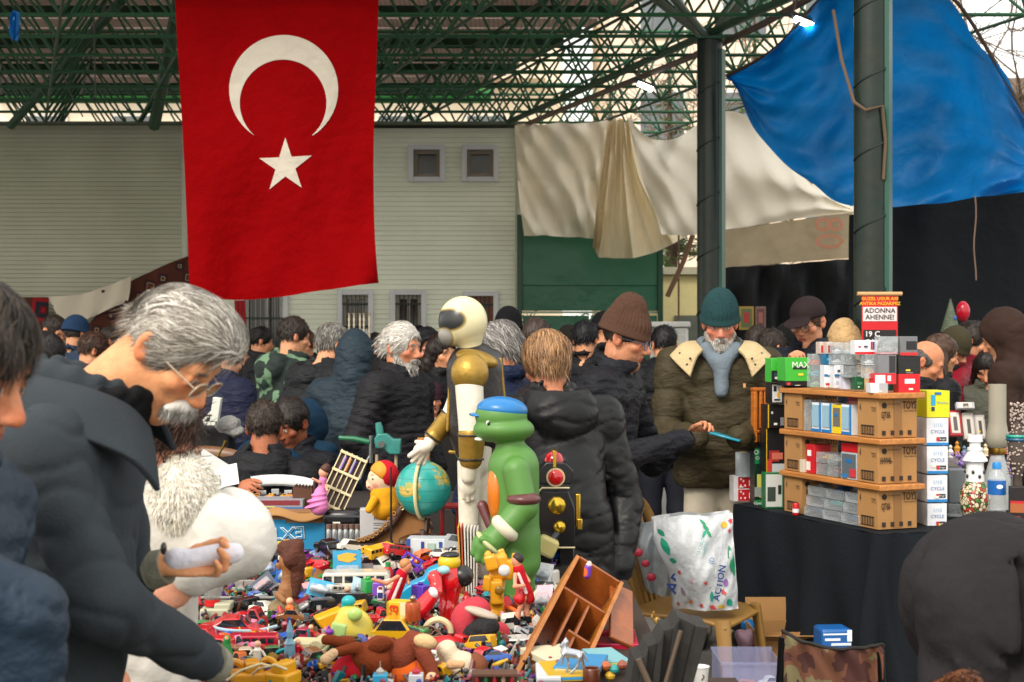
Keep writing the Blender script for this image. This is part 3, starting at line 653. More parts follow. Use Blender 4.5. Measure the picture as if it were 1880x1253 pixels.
def hand(Fd, w, f, n, side, s=1, curl=(30, 30, 25), spread=.021, k=.008, thumb=(.7, .5), rad=.0092):
 """w wrist, f finger direction, n palm normal, side = towards the thumb"""
 w = Vector(w); f = Vector(f).normalized(); n = (Vector(n)-f*Vector(n).dot(f)).normalized(); sd = f.cross(n); sd = sd if sd.dot(Vector(side)) > 0 else -sd
 M = np.array(Matrix((sd, f, n)).transposed()); pc = w+f*.048*s
 Fd.cap(w-f*.02*s, w+f*.025*s, .026*s, .026*s, k=.012, sq=(n, 1.25)); Fd.ell(pc, (.042*s, .052*s, .018*s), M, k=.012); tips = []
 for i, (o, L_) in enumerate(zip((1.5, .5, -.5, -1.5), (.072, .08, .074, .058))):
  p = pc+f*(.036-.004*abs(o-.3))*s+sd*o*spread*s*.95; d = f; a = 0; r = rad*s*(1 if i < 3 else .86)
  cu = curl[0] if not isinstance(curl[0], (tuple, list)) else curl[i][0]
  cs = curl if not isinstance(curl[0], (tuple, list)) else curl[i]
  for q, (fr, c_) in enumerate(zip((.45, .3, .25), cs)):
   a += R(c_); d = f*math.cos(a)+n*math.sin(a)+sd*o*.05; e = p+d*L_*fr*s; Fd.cap(p, e, r*(1-.08*q), r*(.94-.1*q), k=.0035 if q == 0 else .003); p = e
  tips.append(p)
 b = w+f*.022*s+sd*.024*s; d1 = (sd*thumb[0]+f*.75+n*thumb[1]).normalized(); m1 = b+d1*.036*s; d2 = (sd*thumb[0]*.35+f+n*thumb[1]*.9).normalized(); m2 = m1+d2*.03*s; m3 = m2+(f+n*thumb[1]).normalized()*.022*s
 Fd.cap(b, m1, .015*s, .012*s, k=.01).cap(m1, m2, .0112*s, .0104*s, k=.004).cap(m2, m3, .0104*s, .0082*s, k=.003)
 return tips
def hairshell(Fd, c, Rm, s, style, t=.012):
 T = lambda x, y, z: Vector(c)+Rm @ Vector((x*s, y*s, z*s)); M = np.array(Rm)
 if style == 'ring':
  Fd.ell(T(0, .018, .012), ((.076+t)*s, (.09+t)*s, .07*s), M, k=.01); Fd.ell(T(0, -.02, .11), (.09*s, .115*s, .085*s), M, k=.01, sub=True); Fd.box(T(0, -.12, 0), (.2*s, .09*s, .2*s), M @ np.array(rotm(12)), k=.01, sub=True)
 else:
  Fd.ell(T(0, .014, .04), ((.076+t)*s, (.096+t)*s, (.087+t)*s), M, k=.01)
 if style == 'long':
  for q in (-1, 0, 1): Fd.chain([T(q*.06, .03 if q else .07, .02), T(q*.085, .04 if q else .09, -.1), T(q*.1, .03 if q else .08, -.24)], [.05*s, .05*s, .035*s], k=.03)
  Fd.ell(T(0, -.1, -.04), (.062*s, .075*s, .1*s), M, k=.012, sub=True); return
 if style == 'volume':
  Fd.ell(T(0, -.06, .098), (.06*s, .05*s, .026*s), M, k=.03)
 Fd.ell(T(0, -.115, -.01), (.085*s, .085*s, .078*s), M, k=.01, sub=True)
 Fd.box(T(0, -.02, -.12), (.2*s, .085*s, .1*s), M, k=.012, sub=True); Fd.box(T(0, .1, -.14), (.2*s, .1*s, .075*s), M, k=.012, sub=True)
 for q in (-1, 1): Fd.ell(T(q*.092, .012, -.005), (.02*s, .024*s, .032*s), M, k=.008, sub=True)
def strands(name, V, c, Rm, s, m_, cols, n, L_, wd, comb, parent, seed=1, lift=.15, curl=0, jit=.3):
 """thin tapered locks of hair lying on the scalp"""
 r = np.random.default_rng(seed); Mi = np.array(Rm); C = A3(c)
 q = (V-C) @ Mi; idx = r.integers(0, len(V), n); p = q[idx].astype(np.float64)
 cen = np.array([0, .012, .03])*s; segs = 5; vs = []; fc = []; cc = []
 col = np.array([lin(x) for x in cols]); pick = r.integers(0, len(col), n); br = r.uniform(.7, 1.25, n)
 P = [p]; d = np.array(comb[:3], float)[None, :] + r.normal(0, jit, (n, 3))
 rootp = p.copy(); ln = L_*r.uniform(.5, 1.2, n)
 for i in range(segs):
  nrm = P[-1]-cen; nrm /= np.linalg.norm(nrm, axis=1)[:, None]
  away = P[-1]-np.array([0, .03, .13])*s
  dd = d+away*comb[3]/.1 if len(comb) > 3 else d
  dd = dd-(dd*nrm).sum(1)[:, None]*nrm*(1-lift); dd[:, 2] -= .12*i
  dd += r.normal(0, curl, (n, 3)) if curl else 0
  dd /= np.linalg.norm(dd, axis=1)[:, None]+1e-6; P.append(P[-1]+dd*(ln/segs)[:, None]+nrm*(.0008 if i < 2 else -.0002))
 P = np.stack(P, 1)
 t = P[:, -1]-P[:, 0]; nr = P-cen; sd = np.cross(t[:, None, :].repeat(segs+1, 1), nr); sd /= np.linalg.norm(sd, axis=2)[:, :, None]+1e-6
 wf = np.array([.6, 1, 1, .8, .5, .08])*wd
 A = P+sd*wf[None, :, None]; B = P-sd*wf[None, :, None]
 VV = np.stack([A, B], 2).reshape(-1, 3); VV = VV @ Mi.T+C
 base = (np.arange(n)*(segs+1)*2)[:, None]; k = np.arange(segs)*2
 Q = np.stack([base+k, base+k+1, base+k+3, base+k+2], -1).reshape(-1, 4)
 CC = (col[pick]*br[:, None])[:, None, :].repeat((segs+1)*2, 1).reshape(-1, 3)
 return VV, Q, CC
def make_hair(name, c, Rm, s, style, cols, parent, res=.006, n=0, L_=.05, wd=.0012, comb=(0, .3, 0, 1), t=.012, seed=1, curl=0, lift=.15, noise=.007, jit=.3):
 Fd = Fld(Vector(c)-Vector((.24,)*3)*s, Vector(c)+Vector((.24,)*3)*s, res); hairshell(Fd, c, Rm, s, style, t); Fd.noise(noise, 90 if curl else 55, seed)
 V, Q = Fd.mesh(); r = np.random.default_rng(seed); cc = np.array([lin(x) for x in cols]); sh = (wob(V, 160, seed)+1)/2
 CV = (cc[0]*(1-sh[:, None])+cc[-1]*sh[:, None])*.8
 if n:
  V2, Q2, C2 = strands(name, V, c, Rm, s, None, cols, n, L_, wd, comb, None, seed, lift, curl, jit); Q = np.concatenate([Q, Q2+len(V)]); V = np.concatenate([V, V2]); CV = np.concatenate([CV, C2])
 return link(name, mkmesh(V, Q, CV), HAIRM, parent)
def beanie(parent, c, Rm, s, col, res=.007, peak=.06, name='beanie', rib=True):
 T = lambda x, y, z: Vector(c)+Rm @ Vector((x*s, y*s, z*s)); M = np.array(Rm); Fd = Fld(Vector(c)-Vector((.17,)*3), Vector(c)+Vector((.17, .17, .24)), res)
 Fd.ell(T(0, .016, .05), (.094*s, .115*s, .098*s), M, k=.01); Fd.ell(T(0, .02, .1+peak*.6), (.06*s, .068*s, .06*s), M, k=.05)
 Fd.box(T(0, 0, -.115), (.2*s, .2*s, .14*s), M @ np.array(rotm(-6)), k=.006, sub=True)
 Fd.cap(T(0, .014, .045), T(0, .014, .05), .05*s, k=.01)
 V0 = np.array(M)
 def rb(P):
  q = (P-A3(c)) @ M; a = np.arctan2(q[:, 0], q[:, 1]-.015); return .0035*np.sin(a*34)
 if rib: Fd.fn(rb)
 o = Fd.obj(name, cloth(col, bump=.5, bs=160, rough=.95), parent)
 t = MB(); t.sheet(lambda a_, b_: T((.099-.012*b_)*math.cos(a_*6.2832), .016+(.119-.012*b_)*math.sin(a_*6.2832), .018+.045*b_+.006*math.sin(a_*6.2832)), 40, 6); t.obj('turned_brim', cloth(col, bump=.5, bs=160, rough=.95), o, solid=.01)
 return o
def glasses(parent, c, Rm, s, col='#22242a', lens='#9aa0a0', dark=False, temple=None, rnd=False):
 T = lambda x, y, z: Vector(c)+Rm @ Vector((x*s, y*s, z*s)); m = MB(); g = MB(); Mx = Rm.to_3x3() if hasattr(Rm, 'to_3x3') else Rm
 for q in (-1, 1):
  pts = []
  for i in range(17):
   a = i*math.pi/8; e = 1 if rnd else .62; x = math.copysign(abs(math.cos(a))**e, math.cos(a)); z = math.copysign(abs(math.sin(a))**e, math.sin(a))
   pts.append(T(q*.033+.025*x, -.103, -.002+(.022 if rnd else .018)*z))
  m.tube(pts, .0018*s, n=6); g.add([p for p in pts[:-1]], [tuple(range(16))])
  m.tube([T(q*.058, -.102, .004), T(q*.075, -.06, .006), T(q*.084, .02, .004)], .0018*s, n=5)
 m.tube([T(-.009, -.104, .002), T(0, -.108, .005), T(.009, -.104, .002)], .0016*s, n=5)
 o = m.obj('glasses', mat(col, .25, metal=.6 if temple else .1, var=0), parent)
 g.obj('lenses', mat('#3c1f2c', .1, alpha=.85, var=0) if dark else mat('#dfe6e8', .05, alpha=.16, var=0, spec=1), o, smooth=False); return o
def person(label, px, ytop, Y, yaw, lean=0, hy=0, hp=10, hr=0, skin='#cf946f', hair=None, hc=('#241d1a', '#3a302a'), hn=0, hat=None, hatc='#333333', peak=.05,
           jack='plain', jc='#1d1f24', jmat=None, hood=None, hoodc=None, trou='#22252e', armR=None, armL=None, hands=False, curl=(35, 35, 25), beard=None, glass=None, res=.009, jres=.012,
           group='people browsing the market', stub=None, brow='#2c211c', fat=0, H=None, extra=None, wide=1, cat='man', sit=False, belly=0, hcurl=0, comb=(0, .3, 0, 1), gl_dark=False, zip_=None, hl=.04, sleevehand=True, hscale=1, quilt=(.055, .008), coatlen=None, hwd=.0013, na_=None, slv=0, hlift=.12, crinkle=0, thk=None):
 hip = Vector((0, 0, .95)); l = R(lean); u = Vector((0, -math.sin(l), math.cos(l))); S0 = hip+u*.47; nb = hip+u*.53
 na = R((lean+hp)/2 if na_ is None else na_); nd = Vector((0, -math.sin(na), math.cos(na))); c = nb+nd*(.145 if na_ is None else .165)+Vector((0, -.012, 0))
 Rm = (Matrix.Rotation(R(hy), 3, 'Z') @ Matrix.Rotation(R(hp), 3, 'X') @ Matrix.Rotation(R(hr), 3, 'Y')); hs = hscale
 topz = max((c+Rm @ Vector((0, y, z))).z for y, z in ((0, .125), (.1, .09), (-.07, .09)))+(.03+peak*.7 if hat == 'beanie' else .012 if hair else 0)+(.03 if hood == 'up' else 0)
 tz = W(px, ytop, Y).z; sc = H or tz/topz; z0 = tz-topz*sc
 hx = (Matrix.Rotation(R(yaw), 3, 'Z') @ c)*sc
 root = thing('person', label, cat, (W(px, 0, Y).x-hx.x, Y-hx.y, 0 if not sit else z0), R(yaw), group, scale=sc)
 if H: root.location.z = z0
 Mi = Matrix.LocRotScale(root.location, Euler((0, 0, R(yaw))), (sc,)*3).inverted()
 def L(a): return Mi @ (W(*a) if len(a) == 3 and abs(a[0]) > 5 else Vector(a))
 sh = [S0+Vector((q*.175*wide, .01, -.01)) for q in (-1, 1)]
 def arm(a, q):
  s0 = sh[0 if q < 0 else 1]
  if a is None: return s0, s0+Vector((q*.07, .03, -.27)), s0+Vector((q*.06, -.06, -.5))
  if a == 'front': return s0, Vector((q*.26*wide, s0.y*.6-.02, 1.14)), Vector((q*.07, s0.y-.28, 1.12))
  if a == 'pocket': return s0, Vector((q*.27*wide, .06, 1.15)), Vector((q*.2, -.12, .98))
  e, w_ = a
  return s0, (L(e) if len(e) == 3 else e), (L(w_))
 AR, AL = arm(armR, -1), arm(armL, 1)
 pts = [p for A in (AR, AL) for p in A]+[c, hip, Vector((0, .1, .5))]
 lo = Vector([min(p[i] for p in pts)-.26 for i in range(3)]); hi = Vector([max(p[i] for p in pts)+.26 for i in range(3)]); lo.z = min(lo.z, .6)
 blo = lo.copy(); blo.z = -.02
 if sit: blo.z = .7
 Fd = Fld((blo.x, blo.y, c.z-.42), hi, res) if not sit else Fld(blo, hi, res)
 head(Fd, c, Rm, hs, fat=fat, detail=res < .0085)
 Fd.cap(nb-u*.02, c+Rm @ Vector((0, .025, -.05)), .062, .056, k=.02); Fd.cap(sh[0]-u*.03, sh[1]-u*.03, .06, k=.03)
 Fd.cap(hip+u*.44, hip+u*.1, .1, .1, k=.04)
 Fd2 = None
 for A, q in ((AR, -1), (AL, 1)):
  Fd.cap(A[0], A[1], .045, .038, k=.03).cap(A[1], A[2], .038, .027, k=.01)
  if hands:
   f = (A[2]-A[1]).normalized(); ip = Vector((-q, 0, 0)); n = (ip*.6+Vector((0, -.3, -.5)))
   sd_ = Vector((-q*.2, -.5, .8))
   if isinstance(hands, dict) and q in hands: f, n, sd_, cu_ = hands[q]; hand(Fd, A[2], Vector(f), Vector(n), Vector(sd_), curl=cu_)
   else: hand(Fd, A[2], f, n, sd_, curl=curl)
  else:
   f = (A[2]-A[1]).normalized(); hand(Fd, A[2], f, Vector((-q, -.2, -.3)), Vector((0, -1, .3)), curl=(20, 25, 20))
 Fd.obj('body', SKIN, root, skin, headpaints(c, Rm, hs, skin, brow, stubble=stub))
 if not sit:
  tr = Fld((-.25, -.2, .0), (.25, .25, 1.05), .018)
  for q in (-1, 1): tr.chain([hip+Vector((q*.085, 0, -.02)), (q*.1, -.01, .5), (q*.1, .02, .07)], [.1, .075, .07], k=.03)
  tr.noise(.006, 30, 3).obj('trousers', cloth(trou), root)
  for q in (-1, 1):
   b = MB(); b.ball((q*.105, -.05, .045), (.05, .14, .055)); b.obj('shoe', mat('#1b1a1a', .5), root)
 J = Fld(lo, hi, jres); puff = jack in ('puffer', 'down'); qt = quilt if puff else None; th = thk or (.03 if puff else .018)
 cl = coatlen if coatlen is not None else (.14 if jack == 'coat' else -.02)
 cheste = hip+u*.36
 J.cap(hip-Vector((0, 0, cl)), hip+u*.18, .135+th+belly, .125+th+belly, k=.05, sq=((0, 1, 0), 1.12), quilt=qt)
 for q in (-1, 1): J.cap(hip+Vector((q*.085, 0, -.1-max(cl, -.02))), hip+Vector((q*.07, 0, .05)), .105+th*.8+belly*.6, .1+th, k=.04)
 J.box(hip-Vector((0, 0, .42+max(cl, -.02))), (.4, .4, .25), k=.015, sub=True)
 J.cap(hip+u*.1, hip+u*.4, .13+th+belly*.6, .118+th, k=.05, sq=(u.cross(Vector((1, 0, 0))), 1.1), quilt=qt)
 for q in (-1, 1): J.cap(hip+u*.2+Vector((q*.05, 0, 0)), S0+Vector((q*.1*wide, .01, -.06)), .11+th*.6, .095+th*.7, k=.05, quilt=qt)
 J.cap(sh[0]-u*.02, sh[1]-u*.02, .068+th*.6, k=.05); J.cap(sh[0], nb-u*.01, .06+th*.5, .06, k=.04); J.cap(sh[1], nb-u*.01, .06+th*.5, .06, k=.04)
 for A, q in ((AR, -1), (AL, 1)):
  e = A[1]; wv = A[2]+(A[1]-A[2]).normalized()*(.015+slv+(.022 if hands else 0))
  J.cap(A[0], e, .06+th, .052+th*.8, k=.03, quilt=qt).cap(e, wv, .052+th*.8, .04+th*.55, k=.02, quilt=qt)
 for i in range(14):     # collar
  a = i*2*math.pi/14; b_ = a+2*math.pi/14
  p1, p2 = [nb+u*.035+Vector((.082*math.cos(x), .085*math.sin(x)+.005, .02*math.sin(x)+.008)) for x in (a, b_)]
  if math.sin(a) > -.95: J.cap(p1-u*.02, p2+u*.008, .02, k=.015)
 if hood == 'up':
  M = np.array(Rm); T = lambda x, y, z: c+Rm @ Vector((x, y, z))
  J.ell(T(0, .025, .025), (.118, .14, .135), M, k=.03); J.cap(T(0, .06, -.05), nb+u*.0+Vector((0, .05, 0)), .1, .1, k=.05); J.ell(T(0, .05, .1), (.07, .08, .07), M, k=.03)
  J.ell(T(0, -.13, -.01), (.083, .15, .115), M, k=.02, sub=True)
 if hood == 'down':
  b0 = nb+Vector((0, .085, .0))
  J.ell(b0+Vector((0, .05, -.035)), (.15, .085, .115), np.array(Matrix.Rotation(l+.25, 3, 'X')), k=.025); J.ell(b0+Vector((0, .06, -.12)), (.09, .07, .08), None, k=.04)
  for q in (-1, 1): J.cap(b0+Vector((q*.1, -.0, .01)), nb+Vector((q*.1, -.07, .02)), .038, .025, k=.02)
  J.ell(b0+Vector((0, .02, .05)), (.085, .06, .06), np.array(Matrix.Rotation(l+.3, 3, 'X')), k=.02, sub=True)
 J.noise(.003 if jack == 'coat' else .009 if not puff else .004, 14, int(abs(px))).noise(.005, 38, int(abs(px))+1)
 wsd = int(abs(px))+5
 def wr(PP):
  d = np.abs(wob(PP*np.array([1, 1, 2.2], np.float32), 26, wsd)); return .007*(1-np.clip(d*3, 0, 1))**2
 if not puff or crinkle: J.fn(wr)
 jm = jmat or (nylon(jc) if jack != 'cloth' else cloth(jc))
 J.obj('jacket' if jack != 'coat' else 'coat', jm, root)
 if zip_:
  z = MB(); z.tube([nb+Vector((0, -.1, .0)), hip+u*.3+Vector((0, -.152, 0)), hip+Vector((0, -.17-belly, 0))], .008, n=5); z.obj('zip', mat(zip_, .5), root)
 if hair and hat != 'hoodonly':
  make_hair('hair', c, Rm, hs, hair, hc, root, res=.007 if Y < 8 else .009, n=hn or (1100 if Y < 10.5 else 400), L_=hl if hat is None else .016, wd=hwd if Y < 7 else .0022, comb=comb, seed=int(abs(px)), curl=hcurl or (.1+.6*((abs(px)*.37) % 1) if not hn else 0), t=(.004 if hair == 'volume' else .008+.008*((abs(px)*.73) % 1)) if hat is None else .006, lift=hlift)
 if hat == 'beanie': beanie(root, c, Rm, hs, hatc, peak=peak, res=.006 if Y < 8 else .01, rib=Y < 8)
 if hat == 'cap':
  M = np.array(Rm); T = lambda x, y, z: c+Rm @ Vector((x, y, z)); q = Fld(c-Vector((.2,)*3), c+Vector((.2,)*3), .007)
  q.ell(T(0, .014, .05), (.093, .112, .092), M, k=.01); q.box(T(0, 0, -.07), (.2, .2, .105), M @ np.array(rotm(-4)), k=.005, sub=True)
  q.ell(T(0, -.125, .036), (.075, .075, .009), M @ np.array(rotm(10)), k=.012); q.obj('cap', cloth(hatc), root)
 if beard:
  M = np.array(Rm); T = lambda x, y, z: c+Rm @ Vector((x, y, z)); q = Fld(c-Vector((.16,)*3), c+Vector((.16,)*3), .006)
  q.ell(T(0, -.055, -.098), (.05, .042, .038), M, k=.02); q.cap(T(-.064, -.01, -.05), T(-.03, -.06, -.1), .016, .022, k=.02).cap(T(.064, -.01, -.05), T(.03, -.06, -.1), .016, .022, k=.02)
  q.cap(T(-.028, -.085, -.06), T(0, -.098, -.05), .008, k=.006).cap(T(.028, -.085, -.06), T(0, -.098, -.05), .008, k=.006); q.noise(.004, 120, 2)
  V, Q = q.mesh(); cc = np.array([lin(x) for x in beard]); CV = np.tile(cc[0], (len(V), 1))
  V2, Q2, C2 = strands('b', V, c, Rm, 1, None, beard, 1200, .022, .0012, (0, -.3, -1, 0), None, 3, .6)
  link('beard', mkmesh(np.concatenate([V, V2]), np.concatenate([Q, Q2+len(V)]), np.concatenate([CV, C2])), HAIRM, root)
 if glass: glasses(root, c, Rm, hs, glass, dark=gl_dark, rnd=(glass == '#2b2420'))
 if extra: extra(root, L, dict(c=c, Rm=Rm, nb=nb, u=u, hip=hip, sh=sh, AR=AR, AL=AL))
 return root
# ================= the crowd, back to front
CR = 'people in the far crowd'
def P(*a, **k): return person(*a, **k)
P('dark haired person with ruffled hair behind the man in glasses at far left', 100, 578, 11.5, 60, hp=25, hair='short', group=CR, res=.014, jres=.02)
P('person in a round dark blue knitted hat under the cow hide', 141, 583, 11.2, 150, hat='beanie', hatc='#1f3552', peak=-.02, hair='short', group=CR, res=.014, jres=.02, jc='#23344a')
P('brown haired person seen between the blue hat and the grey haired man', 172, 612, 9.2, 120, hp=20, hair='short', hc=('#2a1a12', '#4a3020'), group=CR, res=.012, jres=.02, jc='#171a20')
P('bowed man with black hair and thin glasses in a navy jacket at the left', 82, 609, 7.6, 65, hp=32, lean=12, hair='short', hc=('#0c0b0b', '#1d1a18'), glass='#20242a', skin='#b3714a', jc='#141821', res=.008, hn=900)
P('person in a deep brown jacket beside the crimson rug', 55, 625, 10.5, 40, hair='short', group=CR, res=.014, jres=.02, jc='#3a2c22')
P('small dark head just left of the grey haired man\'s collar', 208, 600, 12, 100, hair='short', group=CR, res=.014, jres=.02)
P('person in a shiny dark navy padded jacket right behind the grey haired man\'s face', 418, 615, 7.9, 150, lean=18, hp=30, hair='short', jack='puffer', jc='#161b33', res=.01, quilt=(.045, .008))
P('person far back under the flag\'s left corner', 452, 612, 12.5, -20, hair='short', group=CR, res=.014, jres=.02)
def camom():
 m_ = bpy.data.materials.new('camouflage'); m_.use_nodes = True; nt = m_.node_tree; b = nt.nodes['Principled BSDF']; b.inputs['Roughness'].default_value = .8
 tc = nt.nodes.new('ShaderNodeTexCoord'); n = nt.nodes.new('ShaderNodeTexNoise'); n.inputs['Scale'].default_value = 6; n.inputs['Detail'].default_value = 2; nt.links.new(tc.outputs['Object'], n.inputs[0])
 r = nt.nodes.new('ShaderNodeValToRGB'); r.color_ramp.interpolation = 'CONSTANT'; e = r.color_ramp.elements; e[0].color = (*lin('#10201c'), 1); e[1].position = .5; e[1].color = (*lin('#5f7f63'), 1)
 q = e.new(.6); q.color = (*lin('#1d352c'), 1)
 nt.links.new(n.outputs[0], r.inputs[0]); nt.links.new(r.outputs[0], b.inputs['Base Color']); return m_
P('man with short dark hair in a green and black camouflage jacket', 540, 582, 9.3, 130, lean=10, hy=-10, hair='short', jmat=camom(), hood='down', res=.011, armL='front', wide=1.1)
P('grey haired man leaning forward in a charcoal hooded jacket with white shoulder stripes', 612, 594, 8.7, 128, lean=30, hy=0, hp=12, hair='short', hc=('#55534f', '#8d8a84'), hood='down', jc='#1c1f22', res=.01, hn=900, wide=1.15, armL='front')
def addstripe(o, L, d):
 m = MB()
 for i in range(3):
  a = d['sh'][0]+Vector((-.02+i*.02, .03, .085-.006*i)); m.tube([a, a+Vector((-.05, .0, -.03)), a+Vector((-.075, .0, -.08))], .006, n=5)
 m.obj('stripes', mat('#c8cdcf', .6), o)
addstripe(bpy.data.objects[[o.name for o in COL.objects if o.get('label', '').startswith('grey haired man leaning')][0]], None, dict(sh=[Vector((.175, -.24, 1.35))]))
P('person with a dark teal hood pulled up, seen from behind', 652, 612, 8.2, 172, lean=14, hp=14, hood='up', jc='#22303a', res=.011, wide=1.12, jack='plain', armR='front', armL='front')
P('person in a bulky deep blue coat bent over behind the seated men', 560, 738, 7.7, 160, lean=62, hp=55, hood='up', jc='#0d2b40', jmat=cloth('#0d2c42'), res=.012, wide=1.25, H=1.0)
P('bearded man with swept back white hair in a black ribbed puffer jacket', 738, 592, 7.2, 62, hp=6, hair='short', hc=('#a8a49c', '#e2ded6', '#c8c4bc'), hn=2600, hl=.07, comb=(0, 1.2, .1, .4), skin='#c0805f', beard=('#8b8781', '#d8d4cc'), brow='#8a8680', jack='puffer', jc='#17171b', res=.0065, jres=.009,
  wide=1.12, belly=.03, armR='pocket', armL='pocket', quilt=(.043, .009))
P('woman in a black hooded top with a bright blue front, looking to the camera', 786, 606, 9.8, 10, hood='up', jc='#101014', skin='#c08872', res=.009, cat='woman')
P('long dark haired woman in black right behind the white mannequin', 812, 612, 9.0, 40, hair='long', hc=('#15100e', '#2a1d18'), jc='#0f1013', res=.011, cat='woman')
P('smiling child in a maroon woolly hat between the bearded man and the mannequin', 795, 702, 8.9, 8, H=.72, hat='beanie', hatc='#2f1a24', peak=.0, skin='#c68c6e', jc='#3a1620', res=.008, cat='child', hp=4)
P('person with a small black cap far behind the bearded man\'s face', 768, 600, 12.5, 0, hat='beanie', hatc='#15161a', peak=0, group=CR, res=.014, jres=.02)
for px, yt, lb, c_ in ((690, 612, 'dark head between the teal hood and the bearded man', '#2a241f'), (560, 606, 'reddish brown head behind the charcoal jacket', '#4a2a1c'), (480, 600, 'dark head beside the camouflage jacket', '#161412'), (300, 600, 'dark head hidden behind the grey haired man', '#161412')):
 P(lb, px, yt, 12, random.uniform(-60, 200), hair='short', hc=(c_, c_), group=CR, res=.015, jres=.022)
P('stubbled man in a black knitted cap turned away, behind the mannequin', 934, 564, 9.8, 150, hy=10, hat='beanie', hatc='#101114', peak=.02, hair='short', stub='#20140f', jc='#15161b', res=.011)
P('grey haired man looking down between the white mannequin and the blond man', 915, 592, 6.3, -128, hy=-5, hp=14, hair='short', hc=('#5d5a58', '#a5a29e', '#7a7774'), hn=3000, skin='#c27b50', jc='#16213c', res=.0075, hl=.06, comb=(0, 1.0, 0, .6), hwd=.0016)
P('dark brown haired man seen from behind in the middle of the crowd', 985, 583, 8.4, 175, hair='short', hc=('#2a211d', '#4a3c35'), jc='#17181c', res=.011, hn=600)
for px, yt, Y, yw, lb, hat, c_ in ((1075, 590, 10, 160, 'round black haired head left of the brown beanie', None, '#15161a'), (1107, 574, 10.8, 200, 'person in a black cap close behind the brown beanie', 'beanie', '#121317'),
                                   (1044, 598, 11.5, 20, 'person with a dark cap half hidden behind the blond man', 'beanie', '#23211f'), (1218, 598, 9.4, 190, 'black haired person between the brown beanie and the green beanie', None, '#0f0f12'),
                                   (960, 612, 11.5, 150, 'black haired person deep in the crowd under the green gate', None, '#101012'), (1160, 600, 11.5, 10, 'small figure behind the brown beanie man\'s face', None, '#241c18')):
 P(lb, px, yt, Y, yw, hair='short' if not hat else None, hat=hat, hatc=c_, peak=.01, hc=(c_, c_), group=CR, res=.013, jres=.02, jc='#121317')
for px, yt, Y, yw, lb, kw in ((1392, 598, 9.3, 160, 'dark haired head just right of the green parka\'s fur collar', dict(hair='short')),
                              (1418, 604, 8.8, 120, 'dark head above a maroon furry collar', dict(hair='short', jc='#3c1218', jmat=mat('#4a141c', .95, bump=1, bs=60))),
                              (1447, 596, 9.9, 30, 'person in a black woolly hat left of the young man in glasses', dict(hat='beanie', hatc='#111214', peak=0)),
                              (1728, 614, 8.4, 95, 'brown long haired person behind the bald man', dict(hair='long', hc=('#3a281e', '#5a4030'), jc='#1a1c1f')),
                              (1752, 600, 9.2, 40, 'man in an olive knitted hat looking down', dict(hat='beanie', hatc='#3a3626', peak=.0, hp=30, jc='#141518', skin='#b07a5c')),
                              (1787, 592, 9.4, 70, 'dark haired man leaning over in a crimson jacket', dict(hair='short', hc=('#1c1714', '#3a302a'), hp=20, lean=15, jc='#7d0f22', armR=((1745, 740, 8.9), (1722, 756, 8.7)), hands=True)),
                              (1814, 640, 8.9, -30, 'dark long haired woman in a grey green coat looking down', dict(hair='long', hc=('#14100e', '#221a16'), hp=35, jc='#4d5045', cat='woman'))):
 kw = dict(group=CR, res=.0105, jres=.016) | kw; P(lb, px, yt, Y, yw, **kw)
P('person with a black hood up over a brown woollen coat at the right edge', 1838, 570, 8.0, -128, lean=16, hp=25, hood='up', jack='cloth', jc='#30211b', res=.011, wide=1.15, extra=lambda o, L, d: None)
P('balding man in profile looking down behind the boxes', 1700, 622, 7.4, 72, hp=28, lean=12, hair='ring', hc=('#33302e', '#5a5551'), skin='#bf7f5c', jc='#181a1f', res=.007, stub='#4a3c34', hn=700, hl=.02)
P('person in a beige fur trimmed hood seen from behind', 1550, 590, 9.0, 170, hood='up', jmat=mat('#b39468', .95, bump=1, bs=45, var=.3, vs=12), res=.013, jres=.014)
def chinhand(o, L, d): pass
P('young man in round glasses and a dark brown cap resting his chin on his hand', 1483, 548, 8.0, -38, hp=16, hat='cap', hatc='#241a1c', hair='short', hc=('#2a1c14', '#5a3a24'), glass='#2b2420', skin='#c68a68', jc='#141822', res=.0065,
  armR=((1440, 720, 7.9), (1455, 668, 7.72)), hands=True, curl=(60, 60, 30))
# ================= nearer people
P('man with curly dark hair in a black hooded jacket, seated with his back turned', 487, 738, 6.9, 176, sit=True, H=1.0, hair='short', hc=('#1d1713', '#4a3d33'), hn=2600, hcurl=1.1, hl=.03, hood='down', jc='#17181c', jack='plain', res=.009, wide=1.2, hp=12,
  armL=((418, 880, 6.8), (447, 893, 6.45)), hands=True, lean=10, skin='#a8684a')
P('seated man with a high forehead facing the camera behind the curly haired man', 534, 733, 7.4, -32, sit=True, H=1.0, hair='short', hc=('#1a1411', '#2e2621'), hn=900, hl=.02, skin='#9f5f42', stub='#2b201a', brow='#120d0b', hp=22, jc='#12151c', res=.0075, wide=1.1)
P('blond haired man seen from behind in a black padded coat with its hood folded down', 1004, 611, 5.45, 196, lean=20, hp=18, hy=12, hair='short', hc=('#5f4229', '#b48a60', '#8c6846'), hn=5200, hl=.075, comb=(.3, .6, -.6, .5), hood='down', jack='puffer', jc='#101113',
  quilt=(.105, .006), crinkle=1, thk=.02, coatlen=.2, res=.006, jres=.0085, wide=1.15, jmat=mat('#0e0f12', .45, bump=.15, bs=30, var=.1, vs=6, spec=.3), armR=((1148, 925, 5.4), (1138, 1062, 5.25)), hands=True, trou='#131b2a', skin='#b87656')
def bb(o, L, d):
 m = MB(); a = L((1288, 801, 6.4)); m.box((0, 0, 0), (.075, .15, .012)); p = m.obj('phone', mat('#17181b', .15), o, bevel=.004); p.location = a; p.rotation_euler = (R(12), R(0), R(8))
